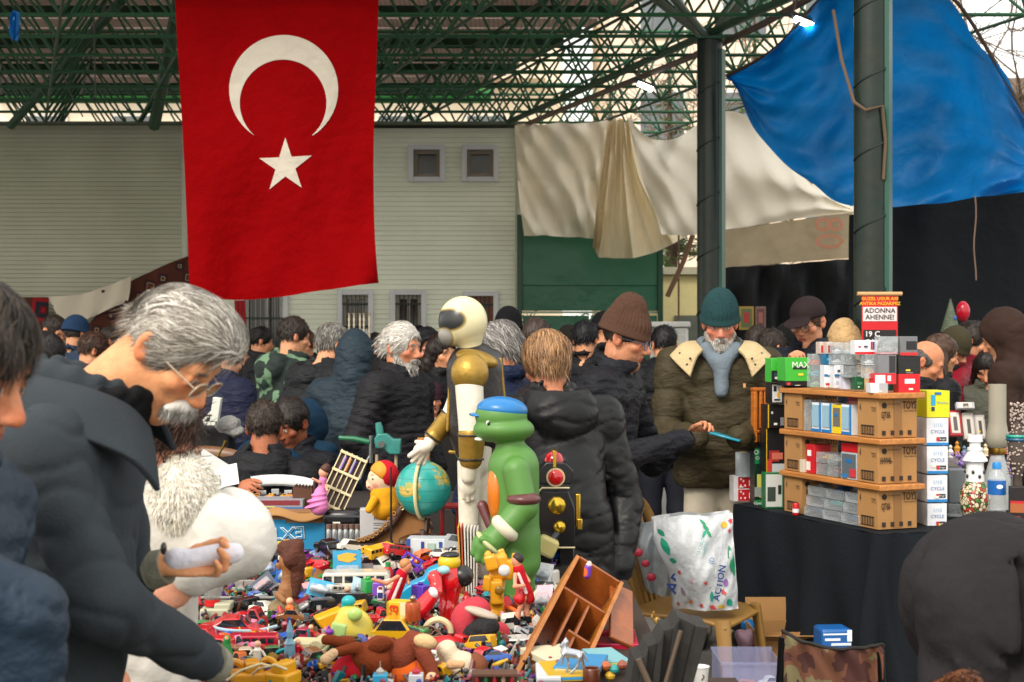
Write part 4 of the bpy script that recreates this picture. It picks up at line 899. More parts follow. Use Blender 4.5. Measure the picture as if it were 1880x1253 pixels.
P('stubbled man in blue framed glasses and a brown ribbed beanie, black coat, holding a phone', 1150, 538, 6.2, 68, lean=12, hy=2, hp=16, hat='beanie', hatc='#4a3429', peak=.075, hair='short', hc=('#2b211c', '#4a3c33'), glass='#2c4460', stub='#4f433c', skin='#c08362',
  jc='#15171e', jack='coat', coatlen=.3, res=.0055, jres=.009, wide=1.15, armR=((1128, 845, 5.95), (1262, 806, 6.35)), armL=((1200, 850, 6.6), (1270, 800, 6.5)), hands=True, curl=(40, 50, 30), belly=.02, trou='#20293a')
def parka(o, L, d):
 nb, u, c, Rm = d['nb'], d['u'], d['c'], d['Rm']; CRM = mat('#b39f78', .9, bump=.8, bs=60, var=.15, vs=8)
 def flap(name, P3, m_, dots=()):
  mb = MB(); nu = 10; n = len(P3)
  mb.sheet(lambda a, b: cr([cr([Vector(p) for p in row], a) for row in P3], b), 10, 10); f = mb.obj(name, m_, o, solid=.018, bevel=.004)
  if dots:
   db = MB()
   for q in dots: db.ball(q, .0065, 8, 5)
   db.obj('snap_button', mat('#1c1a16', .3), f)
 for q in (-1, 1):
  b = nb
  rows = [[b+Vector((q*.04, .1, .04)), b+Vector((q*.11, .05, .05)), b+Vector((q*.115, -.04, .045)), b+Vector((q*.085, -.11, .01))],
    [b+Vector((q*.05, .13, .02)), b+Vector((q*.16, .06, .04)), b+Vector((q*.18, -.06, .03)), b+Vector((q*.12, -.15, -.03))],
    [b+Vector((q*.06, .15, -.02)), b+Vector((q*.22, .05, -.02)), b+Vector((q*.24, -.09, -.03)), b+Vector((q*.15, -.18, -.12))]]
  flap('collar_flap', rows, CRM, [b+Vector((q*.2, -.1, -.005)), b+Vector((q*.165, -.155, -.06)), b+Vector((q*.15, -.165, -.03))])
 s = Fld(nb-Vector((.2, .2, .3)), nb+Vector((.2, .2, .2)), .008)
 for q in (-1, 1): s.chain([nb+Vector((0, .08, .04)), nb+Vector((q*.085, .02, .04)), nb+Vector((q*.07, -.08, .01)), nb+Vector((q*.01, -.13, -.06)), nb+Vector((q*.0, -.155, -.2))], [.026, .03, .032, .034, .024], k=.02)
 s.noise(.008, 50, 4); s.obj('scarf', cloth('#66727c', bump=.5, bs=40), o)
 z = MB(); z.box(nb+Vector((.11, -.215, -.16)), (.012, .005, .02)); z.obj('chest_emblem', mat('#c08a5c', .6), o)
 m = MB(); m.box((0, 0, 0), (.075, .15, .011)); p = m.obj('phone', mat('#1489a0', .2), o, bevel=.004); p.location = L((1333, 802, 7.05)); p.rotation_euler = (R(14), 0, R(75))
P('white bearded man in a dark green beanie and olive parka with cream collar', 1322, 532, 7.4, -6, hp=17, lean=6, hat='beanie', hatc='#1e3c3e', peak=.03, hair='short', hc=('#8a8680', '#8a8680'), beard=('#9a958d', '#dad6ce'), skin='#c27f68', brow='#7a6f66', jack='puffer', jc='#3a3322',
  quilt=(.14, .016), res=.006, jres=.009, wide=1.3, belly=.035, armR=((1222, 800, 7.4), (1287, 806, 7.1)), armL=((1408, 795, 7.35), (1352, 806, 7.05)), hands=True, curl=(45, 45, 30), trou='#b6ad9b', extra=parka)
def hero(o, L, d):
 c, Rm, nb, u = d['c'], d['Rm'], d['nb'], d['u']; T = lambda x, y, z: c+Rm @ Vector((x, y, z))*.89
 q = Fld(c-Vector((.17,)*3), c+Vector((.17,)*3), .004); M = np.array(Rm)
 for k in (-1, 1): q.chain([T(0, -.101, -.05), T(k*.02, -.098, -.055), T(k*.038, -.084, -.07)], [.0105, .0135, .008], k=.006)
 V, Q = q.mesh(); cc = ('#b9b6b0', '#e6e3dd', '#8f8c86'); V2, Q2, C2 = strands('b', V, c, Rm, 1, None, cc, 1500, .02, .0007, (0, -.3, -1, 0), None, 3, .6)
 link('moustache', mkmesh(np.concatenate([V, V2]), np.concatenate([Q, Q2+len(V)]), np.concatenate([np.tile(np.array(lin('#cfccc6')), (len(V), 1)), C2])), HAIRM, o)
 s = Fld(nb-Vector((.25,)*3), nb+Vector((.25,)*3), .006)
 for i in range(16):
  a, b = i*math.pi/8, (i+1)*math.pi/8
  p1, p2 = [nb+Vector((0, -.035, .035)) + Vector((.076*math.cos(x), .08*math.sin(x), -.012*math.sin(x)*0)) for x in (a, b)]
  s.cap(p1-u*.06, p2-u*.012-Vector((0, .012, 0)), .014, k=.01)
 s.obj('roll_neck', cloth('#101113', bump=.5, bs=70), o)
 WO = mat('#363c41', .95, bump=.35, bs=150, var=.1, vs=5, spec=.15)
 for q in (-1, 1):
  rows = [[nb+Vector((q*.0, .105, .055)), nb+Vector((q*.085, .06, .05)), nb+Vector((q*.105, -.03, .03)), nb+Vector((q*.075, -.09, -.0)), nb+Vector((q*.05, -.12, -.04))],
    [nb+Vector((q*.0, .135, .04)), nb+Vector((q*.115, .08, .035)), nb+Vector((q*.145, -.03, .012)), nb+Vector((q*.115, -.1, -.03)), nb+Vector((q*.08, -.135, -.075))],
    [nb+Vector((q*.0, .155, -.02)), nb+Vector((q*.13, .1, -.025)), nb+Vector((q*.18, -.02, -.04)), nb+Vector((q*.15, -.115, -.085)), nb+Vector((q*.11, -.15, -.14))]]
  mb = MB(); mb.sheet(lambda a, b: cr([cr(r_, a*(1 if q < 0 else .78)) for r_ in rows], b), 24, 10); mb.obj('collar', WO, o, solid=.012, bevel=.003)
 for A in (d['AR'], d['AL']):
  f = (A[2]-A[1]).normalized(); b = MB(); b.cyl(A[2]-f*.035, A[2]-f*.0, .037, .034, 24); b.obj('cuff', cloth('#8a8878', bump=.5, bs=60), o)
 for k in range(2):
  b = MB(); b.ball((0, 0, 0), (.011, .005, .011), 12, 6); p = b.obj('button', mat('#15130f', .2), o); p.location = nb+Vector((-.07, -.15, -.24-.14*k))
P('grey haired man with a moustache bowing over the toys in a charcoal wool overcoat', 316, 491, 2.5, 91, lean=10, hy=-13, hp=46, na_=56, hscale=.89, thk=.006, slv=.03, hlift=.0, hair='volume', hc=('#6b655c', '#b9b3a8', '#8f887c', '#d8d3ca'), hn=15000, hl=.055, hwd=.0008, comb=(0, 1, .1, .2), skin='#dc9a6c', brow='#6e655c', glass='#b9a994', gl_dark=True,
  jack='coat', jmat=mat('#363c41', .95, bump=.35, bs=150, var=.1, vs=5, spec=.15), res=.004, jres=.0075, wide=1.0, coatlen=.35, armR=((185, 1105, 2.28), (398, 1222, 2.66)), armL=((235, 1060, 2.72), (306, 1040, 2.7)), hands={1: ((0, -1, -.12), (-.35, 0, 1), (1, 0, .2), ((30, 60, 45), (32, 60, 45), (30, 55, 45), (25, 50, 45))), -1: ((.1, -1, -.3), (0, -.3, -1), (1, 0, 0), (20, 25, 20))}, extra=hero, belly=.01)
Fq = Fld((-.09, -.05, -.05), (.09, .05, .05), .004); Fq.cap((-.05, 0, -.014), (.05, 0, .014), .023, .019); Fq.cap((-.075, 0, -.02), (-.045, 0, -.012), .013, sub=True, k=.004); Fq.noise(.006, 45, 3).noise(.003, 110, 5); o = Fq.obj('paper_roll', mat('#e2dfe8', .8, bump=.4, bs=30)); o.location = W(376, 1022, 2.7); o.rotation_euler = (0, R(8), R(10)); tag(o, 'loosely rolled white paper held in the grey haired man\'s left hand', 'paper')
P('dark haired man in a navy jacket cut off by the left edge of the photo', -78, 508, 1.95, 80, lean=6, hp=22, hair='short', hc=('#17120f', '#2f2721', '#4a3f36'), hn=6000, hl=.06, hwd=.0009, skin='#c2805c', jack='coat', jmat=mat('#12283a', .6, bump=.5, bs=14, var=.15, vs=6, spec=.4), res=.005, jres=.008, armR=((44, 1130, 1.88), (58, 1440, 1.9)), wide=1.0, thk=.008)
o = thing('person', 'woman in a white padded coat with a shaggy fur hood behind the grey haired man', 'woman', (W(270, 0, 3.15).x, 3.15, 0)); B = o.location.copy()
w_ = lambda *a: W(*a)-B
c = w_(276, 800, 3.12); Rm = Matrix.Rotation(R(85), 3, 'Z') @ Matrix.Rotation(R(40), 3, 'X')
Fd = Fld(c-Vector((.35, .3, .6)), c+Vector((.45, .3, .2)), .007); head(Fd, c, Rm, .95)
Fd.cap(c, w_(230, 930, 3.15), .05, .06); Fd.cap(w_(230, 960, 3.15), w_(220, 1250, 3.15), .09); Fd.cap(w_(360, 980, 3.1), w_(450, 1000, 3.05), .035).cap(w_(450, 1000, 3.05), w_(350, 1060, 3.0), .03, .025)
hand(Fd, w_(350, 1060, 3.0), Vector((-.6, -.3, -.5)), Vector((0, 1, 0)), Vector((0, 0, 1)), s=.9)
Fd.obj('body', SKIN, o, '#c98d72', headpaints(c, Rm, .95, '#c98d72'))
make_hair('hair', c, Rm, .97, 'long', ('#2a1a13', '#55382a', '#3a251b'), o, n=4000, L_=.11, wd=.0013, comb=(0, .3, -.8, .4), curl=.9, seed=3)
J = Fld(c-Vector((.4, .4, .75)), c+Vector((.5, .35, .1)), .0085)
J.cap(w_(255, 950, 3.15), w_(265, 1290, 3.2), .13, .12, k=.05); J.cap(w_(262, 950, 3.15), w_(372, 985, 3.12), .1, .085, k=.04)
J.cap(w_(385, 965, 3.1), w_(440, 990, 3.05), .074, .078, k=.015).cap(w_(440, 1000, 3.05), w_(355, 1052, 3.0), .068, .05, k=.012)
J.cap(w_(325, 1085, 3.1), w_(318, 1250, 3.15), .045, .05, k=.02); J.cap(w_(430, 940, 3.2), w_(462, 965, 3.15), .055, .05, k=.012)
for a, b in (((395, 905, 3.0), (412, 1058, 2.96)), ((440, 905, 2.98), (452, 1068, 2.95)), ((478, 930, 2.99), (488, 1040, 2.97)), ((380, 960, 2.98), (500, 985, 2.95))): J.cap(w_(*a), w_(*b), .006, k=.03, sub=True)
J.noise(.007, 24, 5).noise(.004, 60, 2); J.obj('coat', mat('#dddad2', .6, bump=.3, bs=20, var=.06, vs=5, transl=.1), o)
FU = Fld(c-Vector((.4, .3, .5)), c+Vector((.4, .3, .1)), .01); FU.ell(w_(335, 910, 3.1), (.07, .085, .09), k=.02); FU.cap(w_(300, 850, 3.12), w_(350, 880, 3.1), .035, k=.03); V, Q = FU.mesh()
cf = np.array(w_(330, 905, 3.1)); V2, Q2, C2 = strands('f', V, Vector(cf), Matrix.Identity(3), 1, None, ('#f2eee2', '#e6dfcc', '#f8f6f0'), 18000, .02, .0008, (.1, 0, -.2, .8), None, 5, .95, .3, .6)
link('fur_trim', mkmesh(np.concatenate([V, V2]), np.concatenate([Q, Q2+len(V)]), np.concatenate([np.tile(np.array(lin('#ece6d8')), (len(V), 1)), C2])), HAIRM, o)
o = thing('person', 'person bowed low in a grey brown jacket, filling the lower right corner', 'person', (W(1900, 0, 3.1).x, 3.1, 0)); B = o.location-Vector((.032, 0, -.012)); w_ = lambda *a: W(*a)-B
c = w_(1725, 1390, 2.98); Rm = Matrix.Rotation(R(-55), 3, 'Z') @ Matrix.Rotation(R(70), 3, 'X')
Fd = Fld(c-Vector((.35, .4, .9)), c+Vector((.75, .5, .6)), .009); head(Fd, c, Rm, 1); Fd.cap(c, w_(1770, 1120, 3.05), .055, .06, k=.03).cap(w_(1770, 1120, 3.05), w_(1920, 1130, 3.2), .1, k=.03)
Fd.cap(w_(1760, 1090, 3.0), w_(1780, 1290, 3.0), .045, .04).cap(w_(1780, 1290, 3.0), w_(1720, 1420, 3.0), .035, .028); hand(Fd, w_(1720, 1420, 3.0), Vector((-.5, .2, -.7)), Vector((0, 0, -1)), Vector((0, -1, 0)))
Fd.obj('body', SKIN, o, '#b97a5a', headpaints(c, Rm, 1, '#b97a5a')); make_hair('hair', c, Rm, 1.02, 'short', ('#5a2f18', '#8a5026'), o, n=4000, L_=.07, wd=.0012, comb=(0, 1, 0, 1), curl=.4)
J = Fld(c-Vector((.35, .45, .7)), c+Vector((.95, .55, .55)), .011)
J.ell(w_(1800, 1075, 3.05), (.19, .22, .155), k=.05).ell(w_(1850, 1110, 2.98), (.17, .2, .18), k=.1).ell(w_(1800, 1180, 2.95), (.13, .17, .14), k=.1).ell(w_(1745, 1080, 2.98), (.105, .17, .13), k=.07).cap(w_(1790, 1110, 3.1), w_(1960, 1180, 3.25), .18, .2, k=.06)
J.cap(w_(1722, 1090, 2.88), w_(1735, 1180, 2.85), .085, .075, k=.04).cap(w_(1740, 1240, 2.9), w_(1860, 1290, 2.9), .09, .1, k=.05).cap(w_(1690, 1215, 2.86), w_(1678, 1330, 2.8), .045, .055, k=.02)
J.cap(w_(1800, 1150, 2.88), w_(1870, 1330, 2.86), .12, .12, k=.06)
J.cap(w_(1920, 1230, 3.2), w_(1930, 1500, 3.2), .17, .15, k=.05)
def fold(PP):
 d = np.abs(wob(PP*np.array([1, 1, .8], np.float32), 13, 3)); return .026*(1-np.clip(d*3, 0, 1))**2
for a, b, r_ in (((1640, 1148, 2.83), (1742, 1128, 2.76), .012), ((1676, 1205, 2.82), (1742, 1158, 2.74), .014), ((1725, 1150, 2.74), (1850, 1215, 2.78), .01), ((1770, 1010, 2.8), (1845, 1120, 2.74), .008), ((1700, 1010, 2.83), (1765, 1055, 2.78), .007), ((1830, 1030, 2.84), (1880, 1190, 2.76), .01), ((1745, 1200, 2.76), (1820, 1250, 2.74), .016), ((1705, 1215, 2.8), (1690, 1253, 2.78), .012)): J.cap(w_(*a), w_(*b), r_, r_*.4, k=.022, sub=True)
J.fn(fold); J.fn(lambda PP: 0.005*(1-np.clip(np.abs(wob(PP*np.array([1.5, 1, .7], np.float32), 31, 8))*3, 0, 1))**2); J.noise(.008, 13, 4).noise(.003, 40, 9); 
FB = Fld(w_(1700, 1240, 2.76)-Vector((.12, .1, .08)), w_(1700, 1240, 2.76)+Vector((.12, .1, .08)), .006); FB.cap(w_(1672, 1272, 2.74), w_(1738, 1240, 2.72), .022, .024); V, Q = FB.mesh(); V2, Q2, C2 = strands('r', V, w_(1700, 1250, 2.76), Matrix.Identity(3), 1, None, ('#4a2814', '#6a3c1e', '#33190c'), 5000, .022, .0008, (.1, 0, -.2, .8), None, 8, .95, .3, .6)
link('fur_trim', mkmesh(np.concatenate([V, V2]), np.concatenate([Q, Q2+len(V)]), np.concatenate([np.tile(np.array(lin('#5f3519')), (len(V), 1)), C2])), HAIRM, o)
J.obj('jacket', mat('#262426', .92, bump=.5, bs=24, var=.18, vs=5, spec=.15, stretch=(1, 1, .6)), o)
for q in (-1, 1): m = MB(); m.chain = None; m.tube([w_(1900, 1300, 3.15+q*.1), w_(1880, 1700, 3.1+q*.1), w_(1890, 1940, 3.15+q*.1)], [.1, .08, .07], 12); m.obj('trouser_leg', cloth('#20222a'), o)
# ================= helpers for goods
def panel_text(o, s, x, z, h, col, y, **k): return text(s, h, mat(col, .5, var=0), o, (x, y, z), (90, 0, 0), 'lettering', **k)
def pack(label, x0, y0, x1, y1, Y, col, deco=(), d=.07, rz=0, clear=False, texts=(), name='box', cat='box', group=None, rough=.35, rx=0, inner=None, bevel=.0015, z=None):
 """a carton or clear case whose front face fills the given patch of the photo at depth Y"""
 w, h = S(abs(x1-x0), Y), S(abs(y1-y0), Y); b = W((x0+x1)/2, y1, Y)
 t = thing(name, label, cat, b, rot=(R(rx), 0, R(rz)), group=group)
 m = MB(); m.box((0, d/2, h/2), (w, d, h)); m.obj('case' if clear else 'carton', CLEAR2 if clear else mat(col, rough, var=.06, vs=12, bump=.06, bs=30), t, bevel=bevel)
 if clear:
  m = MB(); m.box((0, d/2, h*.06), (w*.94, d*.9, h*.1)); m.obj('base', mat(col, .4, var=.05), t)
  if inner: toycar_into(t, (0, d/2, h*.12), w*.8, inner, 0)
 k = 0
 for dx0, dz0, dx1, dz1, c in deco:
  k += 1; m = MB(); m.box(((dx0+dx1)/2*w-w/2, -.0006*k-.0003, (dz0+dz1)/2*h), ((dx1-dx0)*w, .0012*k, (dz1-dz0)*h))
  m.obj('printed_panel', mat(c, rough, var=.04), t, smooth=False)
 if not clear and name != 'booklet' and w > .03 and random.random() < .6: m = MB(); q_ = random.uniform(-.25, .25)*w; m.box((q_, -.0006*k-.002, h*random.uniform(.12, .3)), (w*.2, .001, h*.09)); m.obj('price_sticker', mat(random.choice(['#e8e6da', '#e6d23a', '#e8e6da']), .5), t)
 for s, fx, fz, fh, c in texts: panel_text(t, s, fx*w-w/2, fz*h, fh*h, c, -.0006*k-.002)
 return t
def car_parts(t, L_, col, kind='sedan', rub='#15151a', glassc='#20262c'):
 """toy car along local x, wheels on z=0"""
 wd = L_*.42; h = L_*.3; r = L_*.085 if kind != 'van' else L_*.08
 prof = {'sedan': [(-.5, .1), (-.49, .26), (-.3, .31), (-.17, .48), (.12, .49), (.26, .32), (.47, .27), (.5, .1)],
   'sport': [(-.5, .1), (-.5, .27), (-.32, .3), (-.14, .4), (.06, .41), (.24, .27), (.48, .19), (.5, .09)],
   'van': [(-.5, .1), (-.49, .5), (-.45, .55), (.25, .55), (.36, .34), (.49, .3), (.5, .1)],
   'truck': [(-.5, .12), (-.5, .3), (.1, .3), (.12, .56), (.3, .56), (.4, .34), (.49, .31), (.5, .1)],
   'bus': [(-.5, .08), (-.5, .42), (-.47, .46), (.46, .46), (.5, .4), (.5, .08)]}[kind]
 m = MB(); pl = [(x*L_, z*L_*.95) for x, z in prof]; m.prism(pl, wd); b = m.obj('body', plas(col, .22, coat=.5), t, bevel=L_*.025)
 g = MB()
 top = max(z for x, z in pl)
 if kind == 'bus':
  for i in range(6): g.box(((-.42+.155*i)*L_, 0, .34*L_), (.12*L_, wd*1.012, .1*L_))
 else:
  xs = {'sedan': (-.2, .18), 'sport': (-.2, .14), 'van': (-.38, .24), 'truck': (.14, .3)}[kind]; z0 = {'sedan': .31, 'sport': .28, 'van': .35, 'truck': .34}[kind]
  g.prism([((xs[0]-.04)*L_, z0*L_*.95), ((xs[0]+.05)*L_, top-.02*L_), ((xs[1]-.04)*L_, top-.02*L_), ((xs[1]+.06)*L_, z0*L_*.95)], wd*1.012)
  g.box(((xs[1]+.06)*L_, 0, (z0+.06)*L_), (.02*L_, wd*.8, .1*L_), rotm(0, -40))
 g.obj('side_window', mat(glassc, .1, var=.1, spec=.8), b)
 for x in (-.3, .3):
  for s in (-1, 1):
   w_ = MB(); w_.cyl((x*L_, s*wd*.36, r), (x*L_, s*wd*.53, r), r, n=14); wo = w_.obj('wheel', mat(rub, .6), t, bevel=r*.12)
   if L_ > .06: w_ = MB(); w_.cyl((x*L_, s*wd*.52, r), (x*L_, s*wd*.545, r), r*.55, n=12); w_.obj('hub', mat('#b9bcc0', .25, metal=.8), wo)
 if L_ > .06:
  m = MB()
  for s in (-1, 1): m.ball((.492*L_, s*wd*.36, .2*L_), (.012*L_, .045*L_, .03*L_), 8, 5)
  m.obj('headlight', mat('#f0e8c0', .1), t)
def toycar(label, px, py, Y, L_px, col, kind='sedan', rz=0, rot=None, group='toy vehicles on the stall', cat='toy car', name='toy_car', dz=0):
 t = thing(name, label, cat, W(px, py, Y)+Vector((0, 0, dz)), R(rz), group, rot=rot); car_parts(t, S(L_px, Y), col, kind); return t
def toycar_into(t, c, L_, col, rz):
 m = MB(); pl = [(-.5, .1), (-.49, .28), (-.2, .31), (-.1, .46), (.14, .46), (.26, .3), (.48, .25), (.5, .1)]; m.prism([(x*L_, z*L_*.9) for x, z in pl], L_*.4, c=c)
 m.obj('model', plas(col, .2, coat=.4), t, bevel=L_*.02)
# ================= right stall: table, cloth
UA = Vector((1.58, 6.14, 0)); UU = Vector((-.361, .933, 0)).normalized(); UV = Vector((.933, .361, 0)).normalized(); TZ = .776
def US(a, b, z=0): return UA+UU*a+UV*b+Vector((0, 0, z))
RZU = math.degrees(math.atan2(UV.y, UV.x))
T0 = US(-.1, -.06); T1 = US(1.12, -.06)
t = thing('stall_table', 'long table hidden under the navy black cloth on the right', 'table', US(.5, .6), R(RZU))
m = MB(); m.box((0, 0, TZ-.02), (1.24, 1.18, .03)); m.obj('tabletop', WOOD('#6b4a2e'), t)
for sx in (-1, 1):
 for sy in (-1, 1): m = MB(); m.box((sx*.56, sy*.54, .37), (.045, .045, .735)); m.obj('leg', mat('#2c2722', .5, metal=.4), t)
cl = MB()
path = [US(1.12, .7), US(1.13, .3), US(1.12, -.06), US(.8, -.07), US(.4, -.07), US(0, -.07), US(-.1, -.06), US(-.11, .1), US(-.11, .4), US(-.11, .9), US(-.11, 1.3)]
base = US(.5, .3)
def skirt(u, v):
 p = cr(path, u); n = Vector((0, 0, 0)); e = .01
 q = cr(path, min(u+e, 1))-cr(path, max(u-e, 0)); nn = Vector((-q.y, q.x, 0)).normalized()
 nn = -nn if (p-US(.5, .55)).dot(nn) < 0 else nn
 bot = .16+.05*math.sin(9*u)-(.0 if u < .5 else .12)
 off = v**.8*(.05+.045*math.sin(46*u+2*v)+.03*math.sin(83*u+1-3*v)+.02*math.sin(21*u+4))
 return p+nn*off+Vector((0, 0, TZ+.006-(TZ-bot)*v+.004*math.sin(60*u)))-base
cl.sheet(skirt, 180, 26)
top = [US(1.12, -.06), US(-.1, -.06), US(-.1, 1.3), US(1.12, 1.3)]; cl.add([p-base+Vector((0, 0, TZ+.004)) for p in top], [(0, 1, 2, 3)])
o = cl.obj('tablecloth', mat('#12171d', .9, bump=.35, bs=60, var=.12, vs=4, spec=.2), loc=base); tag(o, 'navy black cloth hanging in folds over the long table on the right', 'tablecloth')
CARD = mat('#a57a48', .8, bump=.12, bs=60, var=.12, vs=5); CARD2 = mat('#8a6236', .35, var=.1); INK = '#2b2019'
def toysbox(a, z, code, label):
 w, d, h = .203, .15, .17; t = thing('cardboard_box', label, 'box', US(a, 0, z), R(RZU), 'cardboard boxes carrying the boards')
 m = MB(); m.box((w/2, d/2, h/2), (w, d, h)); m.obj('carton', CARD, t, bevel=.002)
 m = MB(); m.box((w*.5, -.0012, h*.5), (w*.2, .0024, h*.99)); m.box((w*.5, d*.5, h+.001), (w*.2, d, .002)); m.obj('packing_tape', CARD2, t)
 m = MB()
 for i in range(4): q = MB(); q.box((w*(.14+.22*i), -.003, h*.13), (w*.085, .002, h*.115)); q.obj('printed_square', mat(INK, .8, var=0), t)
 for i in range(1): m.box((-.001, d*.5, h*.3), (.002, d*.62, h*.03)); m.box((-.001, d*.5, h*.08), (.002, d*.62, h*.02)); m.box((-.001, d*.19, h*.19), (.002, .002, h*.24)); m.box((-.001, d*.81, h*.19), (.002, .002, h*.24))
 for i in range(7): m.box((-.001, d*(.26+.08*i), h*.19), (.002, d*.03, h*.25))
 q = MB(); q.cyl((w*.16, .001, h*.83), (w*.16, -.002, h*.83), h*.075, n=14); q.obj('printed_logo', mat(INK, .8, var=0), t); m.obj('printed_barcode', mat(INK, .8, var=0), t)
 text('TOYS', h*.2, mat(INK, .8, var=0), t, (w*.8, -.003, h*.82), name='lettering', sx=.62, bold=.02)
 text(code, h*.17, mat(INK, .8, var=0), t, (w*.2, -.003, h*.58), name='lettering', sx=.42, bold=.02)
 text('MFG IN MALAYSIA', h*.035, mat(INK, .8, var=0), t, (w*.83, -.002, h*.68), name='lettering'); text('MY HARDSHOP', h*.04, mat(INK, .8, var=0), t, (w*.4, -.003, h*.86), name='lettering')
 text('TOYS', h*.12, mat(INK, .8, var=0), t, (-.002, d*.2, h*.72), (90, 0, -90), sx=.45); text('4', h*.2, mat(INK, .8, var=0), t, (-.002, d*.85, h*.75), (90, 0, -90), sx=.5)
lev = [TZ+.008, TZ+.206, TZ+.404]
for i, (z, cd, nm) in enumerate(zip(lev, ('GJT68-', 'HHW46-', 'GJT68-'), ('lowest', 'middle', 'topmost'))):
 toysbox(0, z, cd, f'cardboard box lettered TOYS, {nm} of the near right stack')
 toysbox(.6, z, 'FPY8', f'cardboard box lettered TOYS, {nm} of the far left stack under the boards')
 t = thing('shelf_board', f'orange brown wooden board, {("lowest", "middle", "topmost")[i]} of three lying on cardboard boxes', 'board', US(-.02, -.012, z+.171), R(RZU))
 m = MB(); m.box((.112, .385, .0125), (.235, .81, .025)); m.obj('plank', WOOD('#b97a3e', s=(10, 1, 10)), t, bevel=.004)
zt = lev[2]+.197
def shelfgood(label, a, z, w, h, col, deco=(), clear=False, b=.01, d=.09, inner=None, texts=(), name='box', rough=.35):
 t = thing(name, label, 'box', US(a, b, z), R(RZU-90)); m = MB(); m.box((0, d/2, h/2), (w, d, h)); m.obj('case' if clear else 'carton', CLEAR2 if clear else mat(col, rough, var=.06), t, bevel=.0015)
 if clear:
  m = MB(); m.box((0, d/2, .006), (w*.94, d*.9, .01)); m.obj('base', mat(col, .4), t)
  if inner: toycar_into(t, (0, d/2, .012), w*.8, inner, 0)
 for k, (x0, z0, x1, z1, c) in enumerate(deco): m = MB(); m.box(((x0+x1)/2*w-w/2, -.0008*(k+1), (z0+z1)/2*h), ((x1-x0)*w, .0016*(k+1), (z1-z0)*h)); m.obj('printed_panel', mat(c, rough, var=.05), t)
 return t
s2, s1, s0 = lev[2]-.0, lev[1]-.0, lev[0]
WB = [(.0, .0, 1, .1, '#1e6fb4'), (.84, 0, 1, 1, '#2a7cc0'), (.1, .18, .8, .92, '#8fb4c8')]
shelfgood('dark clear boxed model car at the far end of the top shelf', .565, s2, .06, .1, '#2a2c30', clear=True, inner='#444a50', name='boxed_model')
shelfgood('small clear boxed model on the dark one at the top shelf\'s far end', .565, s2+.1, .055, .045, '#2a2c30', clear=True, inner='#70757a', name='boxed_model')
for i, a in enumerate((.49, .405, .25)): shelfgood(f'white and blue window carton, {("farthest", "middle", "nearest")[i]} of three on the top shelf', a, s2, .078, .135, '#dfe6ea', WB, name='window_carton')
shelfgood('yellow edged grey window carton between the blue and white ones', .327, s2, .07, .13, '#e0c61c', [(.12, .25, .9, .9, '#6d6a66'), (.3, .6, .7, .7, '#1e6fb4')], name='window_carton')
shelfgood('small red wrapped box behind the window cartons', .35, s2+.0, .1, .16, '#b8323a', [(.1, .6, .9, .9, '#d98a84')], b=.12, d=.06)
shelfgood('red and white box of small toys at the far end of the middle shelf', .54, s1, .07, .135, '#c4202a', [(.05, .1, .5, .4, '#e8e0dc'), (.2, .6, .6, .8, '#eeeeee')])
shelfgood('small cream carton in front of the red and white box', .595, s1, .035, .06, '#cfc6b2', b=-.002, d=.05)
shelfgood('clear box with a yellow model car on the middle shelf', .45, s1+.055, .085, .05, '#2b2b2e', clear=True, inner='#e0b51a', name='boxed_model')
shelfgood('clear box with a black and yellow model car on the middle shelf', .45, s1, .085, .052, '#2b2b2e', clear=True, inner='#1c1c1c', name='boxed_model')
shelfgood('clear box with a red model car on the middle shelf', .36, s1, .08, .05, '#2b2b2e', clear=True, inner='#b01e24', name='boxed_model')
shelfgood('clear box with a silver model car, second layer of the middle shelf', .36, s1+.052, .08, .05, '#2b2b2e', clear=True, inner='#a5a8ac', name='boxed_model')
shelfgood('upright window carton with a blue oval at the near end of the middle shelf', .23, s1, .12, .12, '#aeb8be', [(.06, .06, .94, .94, '#5c666e'), (.35, .62, .7, .74, '#1a6db5'), (.6, .1, .95, .4, '#c23a44'), (.1, .05, .4, .18, '#2f76b5')], name='window_carton')
shelfgood('bright red carton lying on top of the upright window carton', .23, s1+.121, .12, .04, '#c31a22')
for i in range(3):
 for j in range(3):
  shelfgood(f'clear plastic model case, row {("bottom", "middle", "top")[j]}, {("farthest", "middle", "nearest")[i]} under the lowest board'.replace('row ', ''), .5-.15*i, s0+.047*j, .14, .045, ('#3a3c40', '#8d8f92', '#55585c')[(i+j) % 3], clear=True, inner=('#1d4d78', '#26282c', '#777b80', '#1a9c9c')[(i*2+j) % 4], name='boxed_model', b=-.005+.01*j)
t = thing('cola_can', 'small red and white can at the foot of the far left cardboard stack', 'can', US(.585, -.04, TZ+.008)); m = MB(); m.lathe([(.014, 0), (.016, .004), (.016, .05), (.013, .056)]); m.obj('body', plas('#c01822'), t); m = MB(); m.lathe([(.0163, .012), (.0163, .03)]); m.obj('printed_band', plas('#e6e6e6'), t)
def YB(px): return 6.83-(px-1440)*(.69/172) if px < 1612 else 6.14+(px-1612)*.0007
G = 'small boxed models piled on the top board'
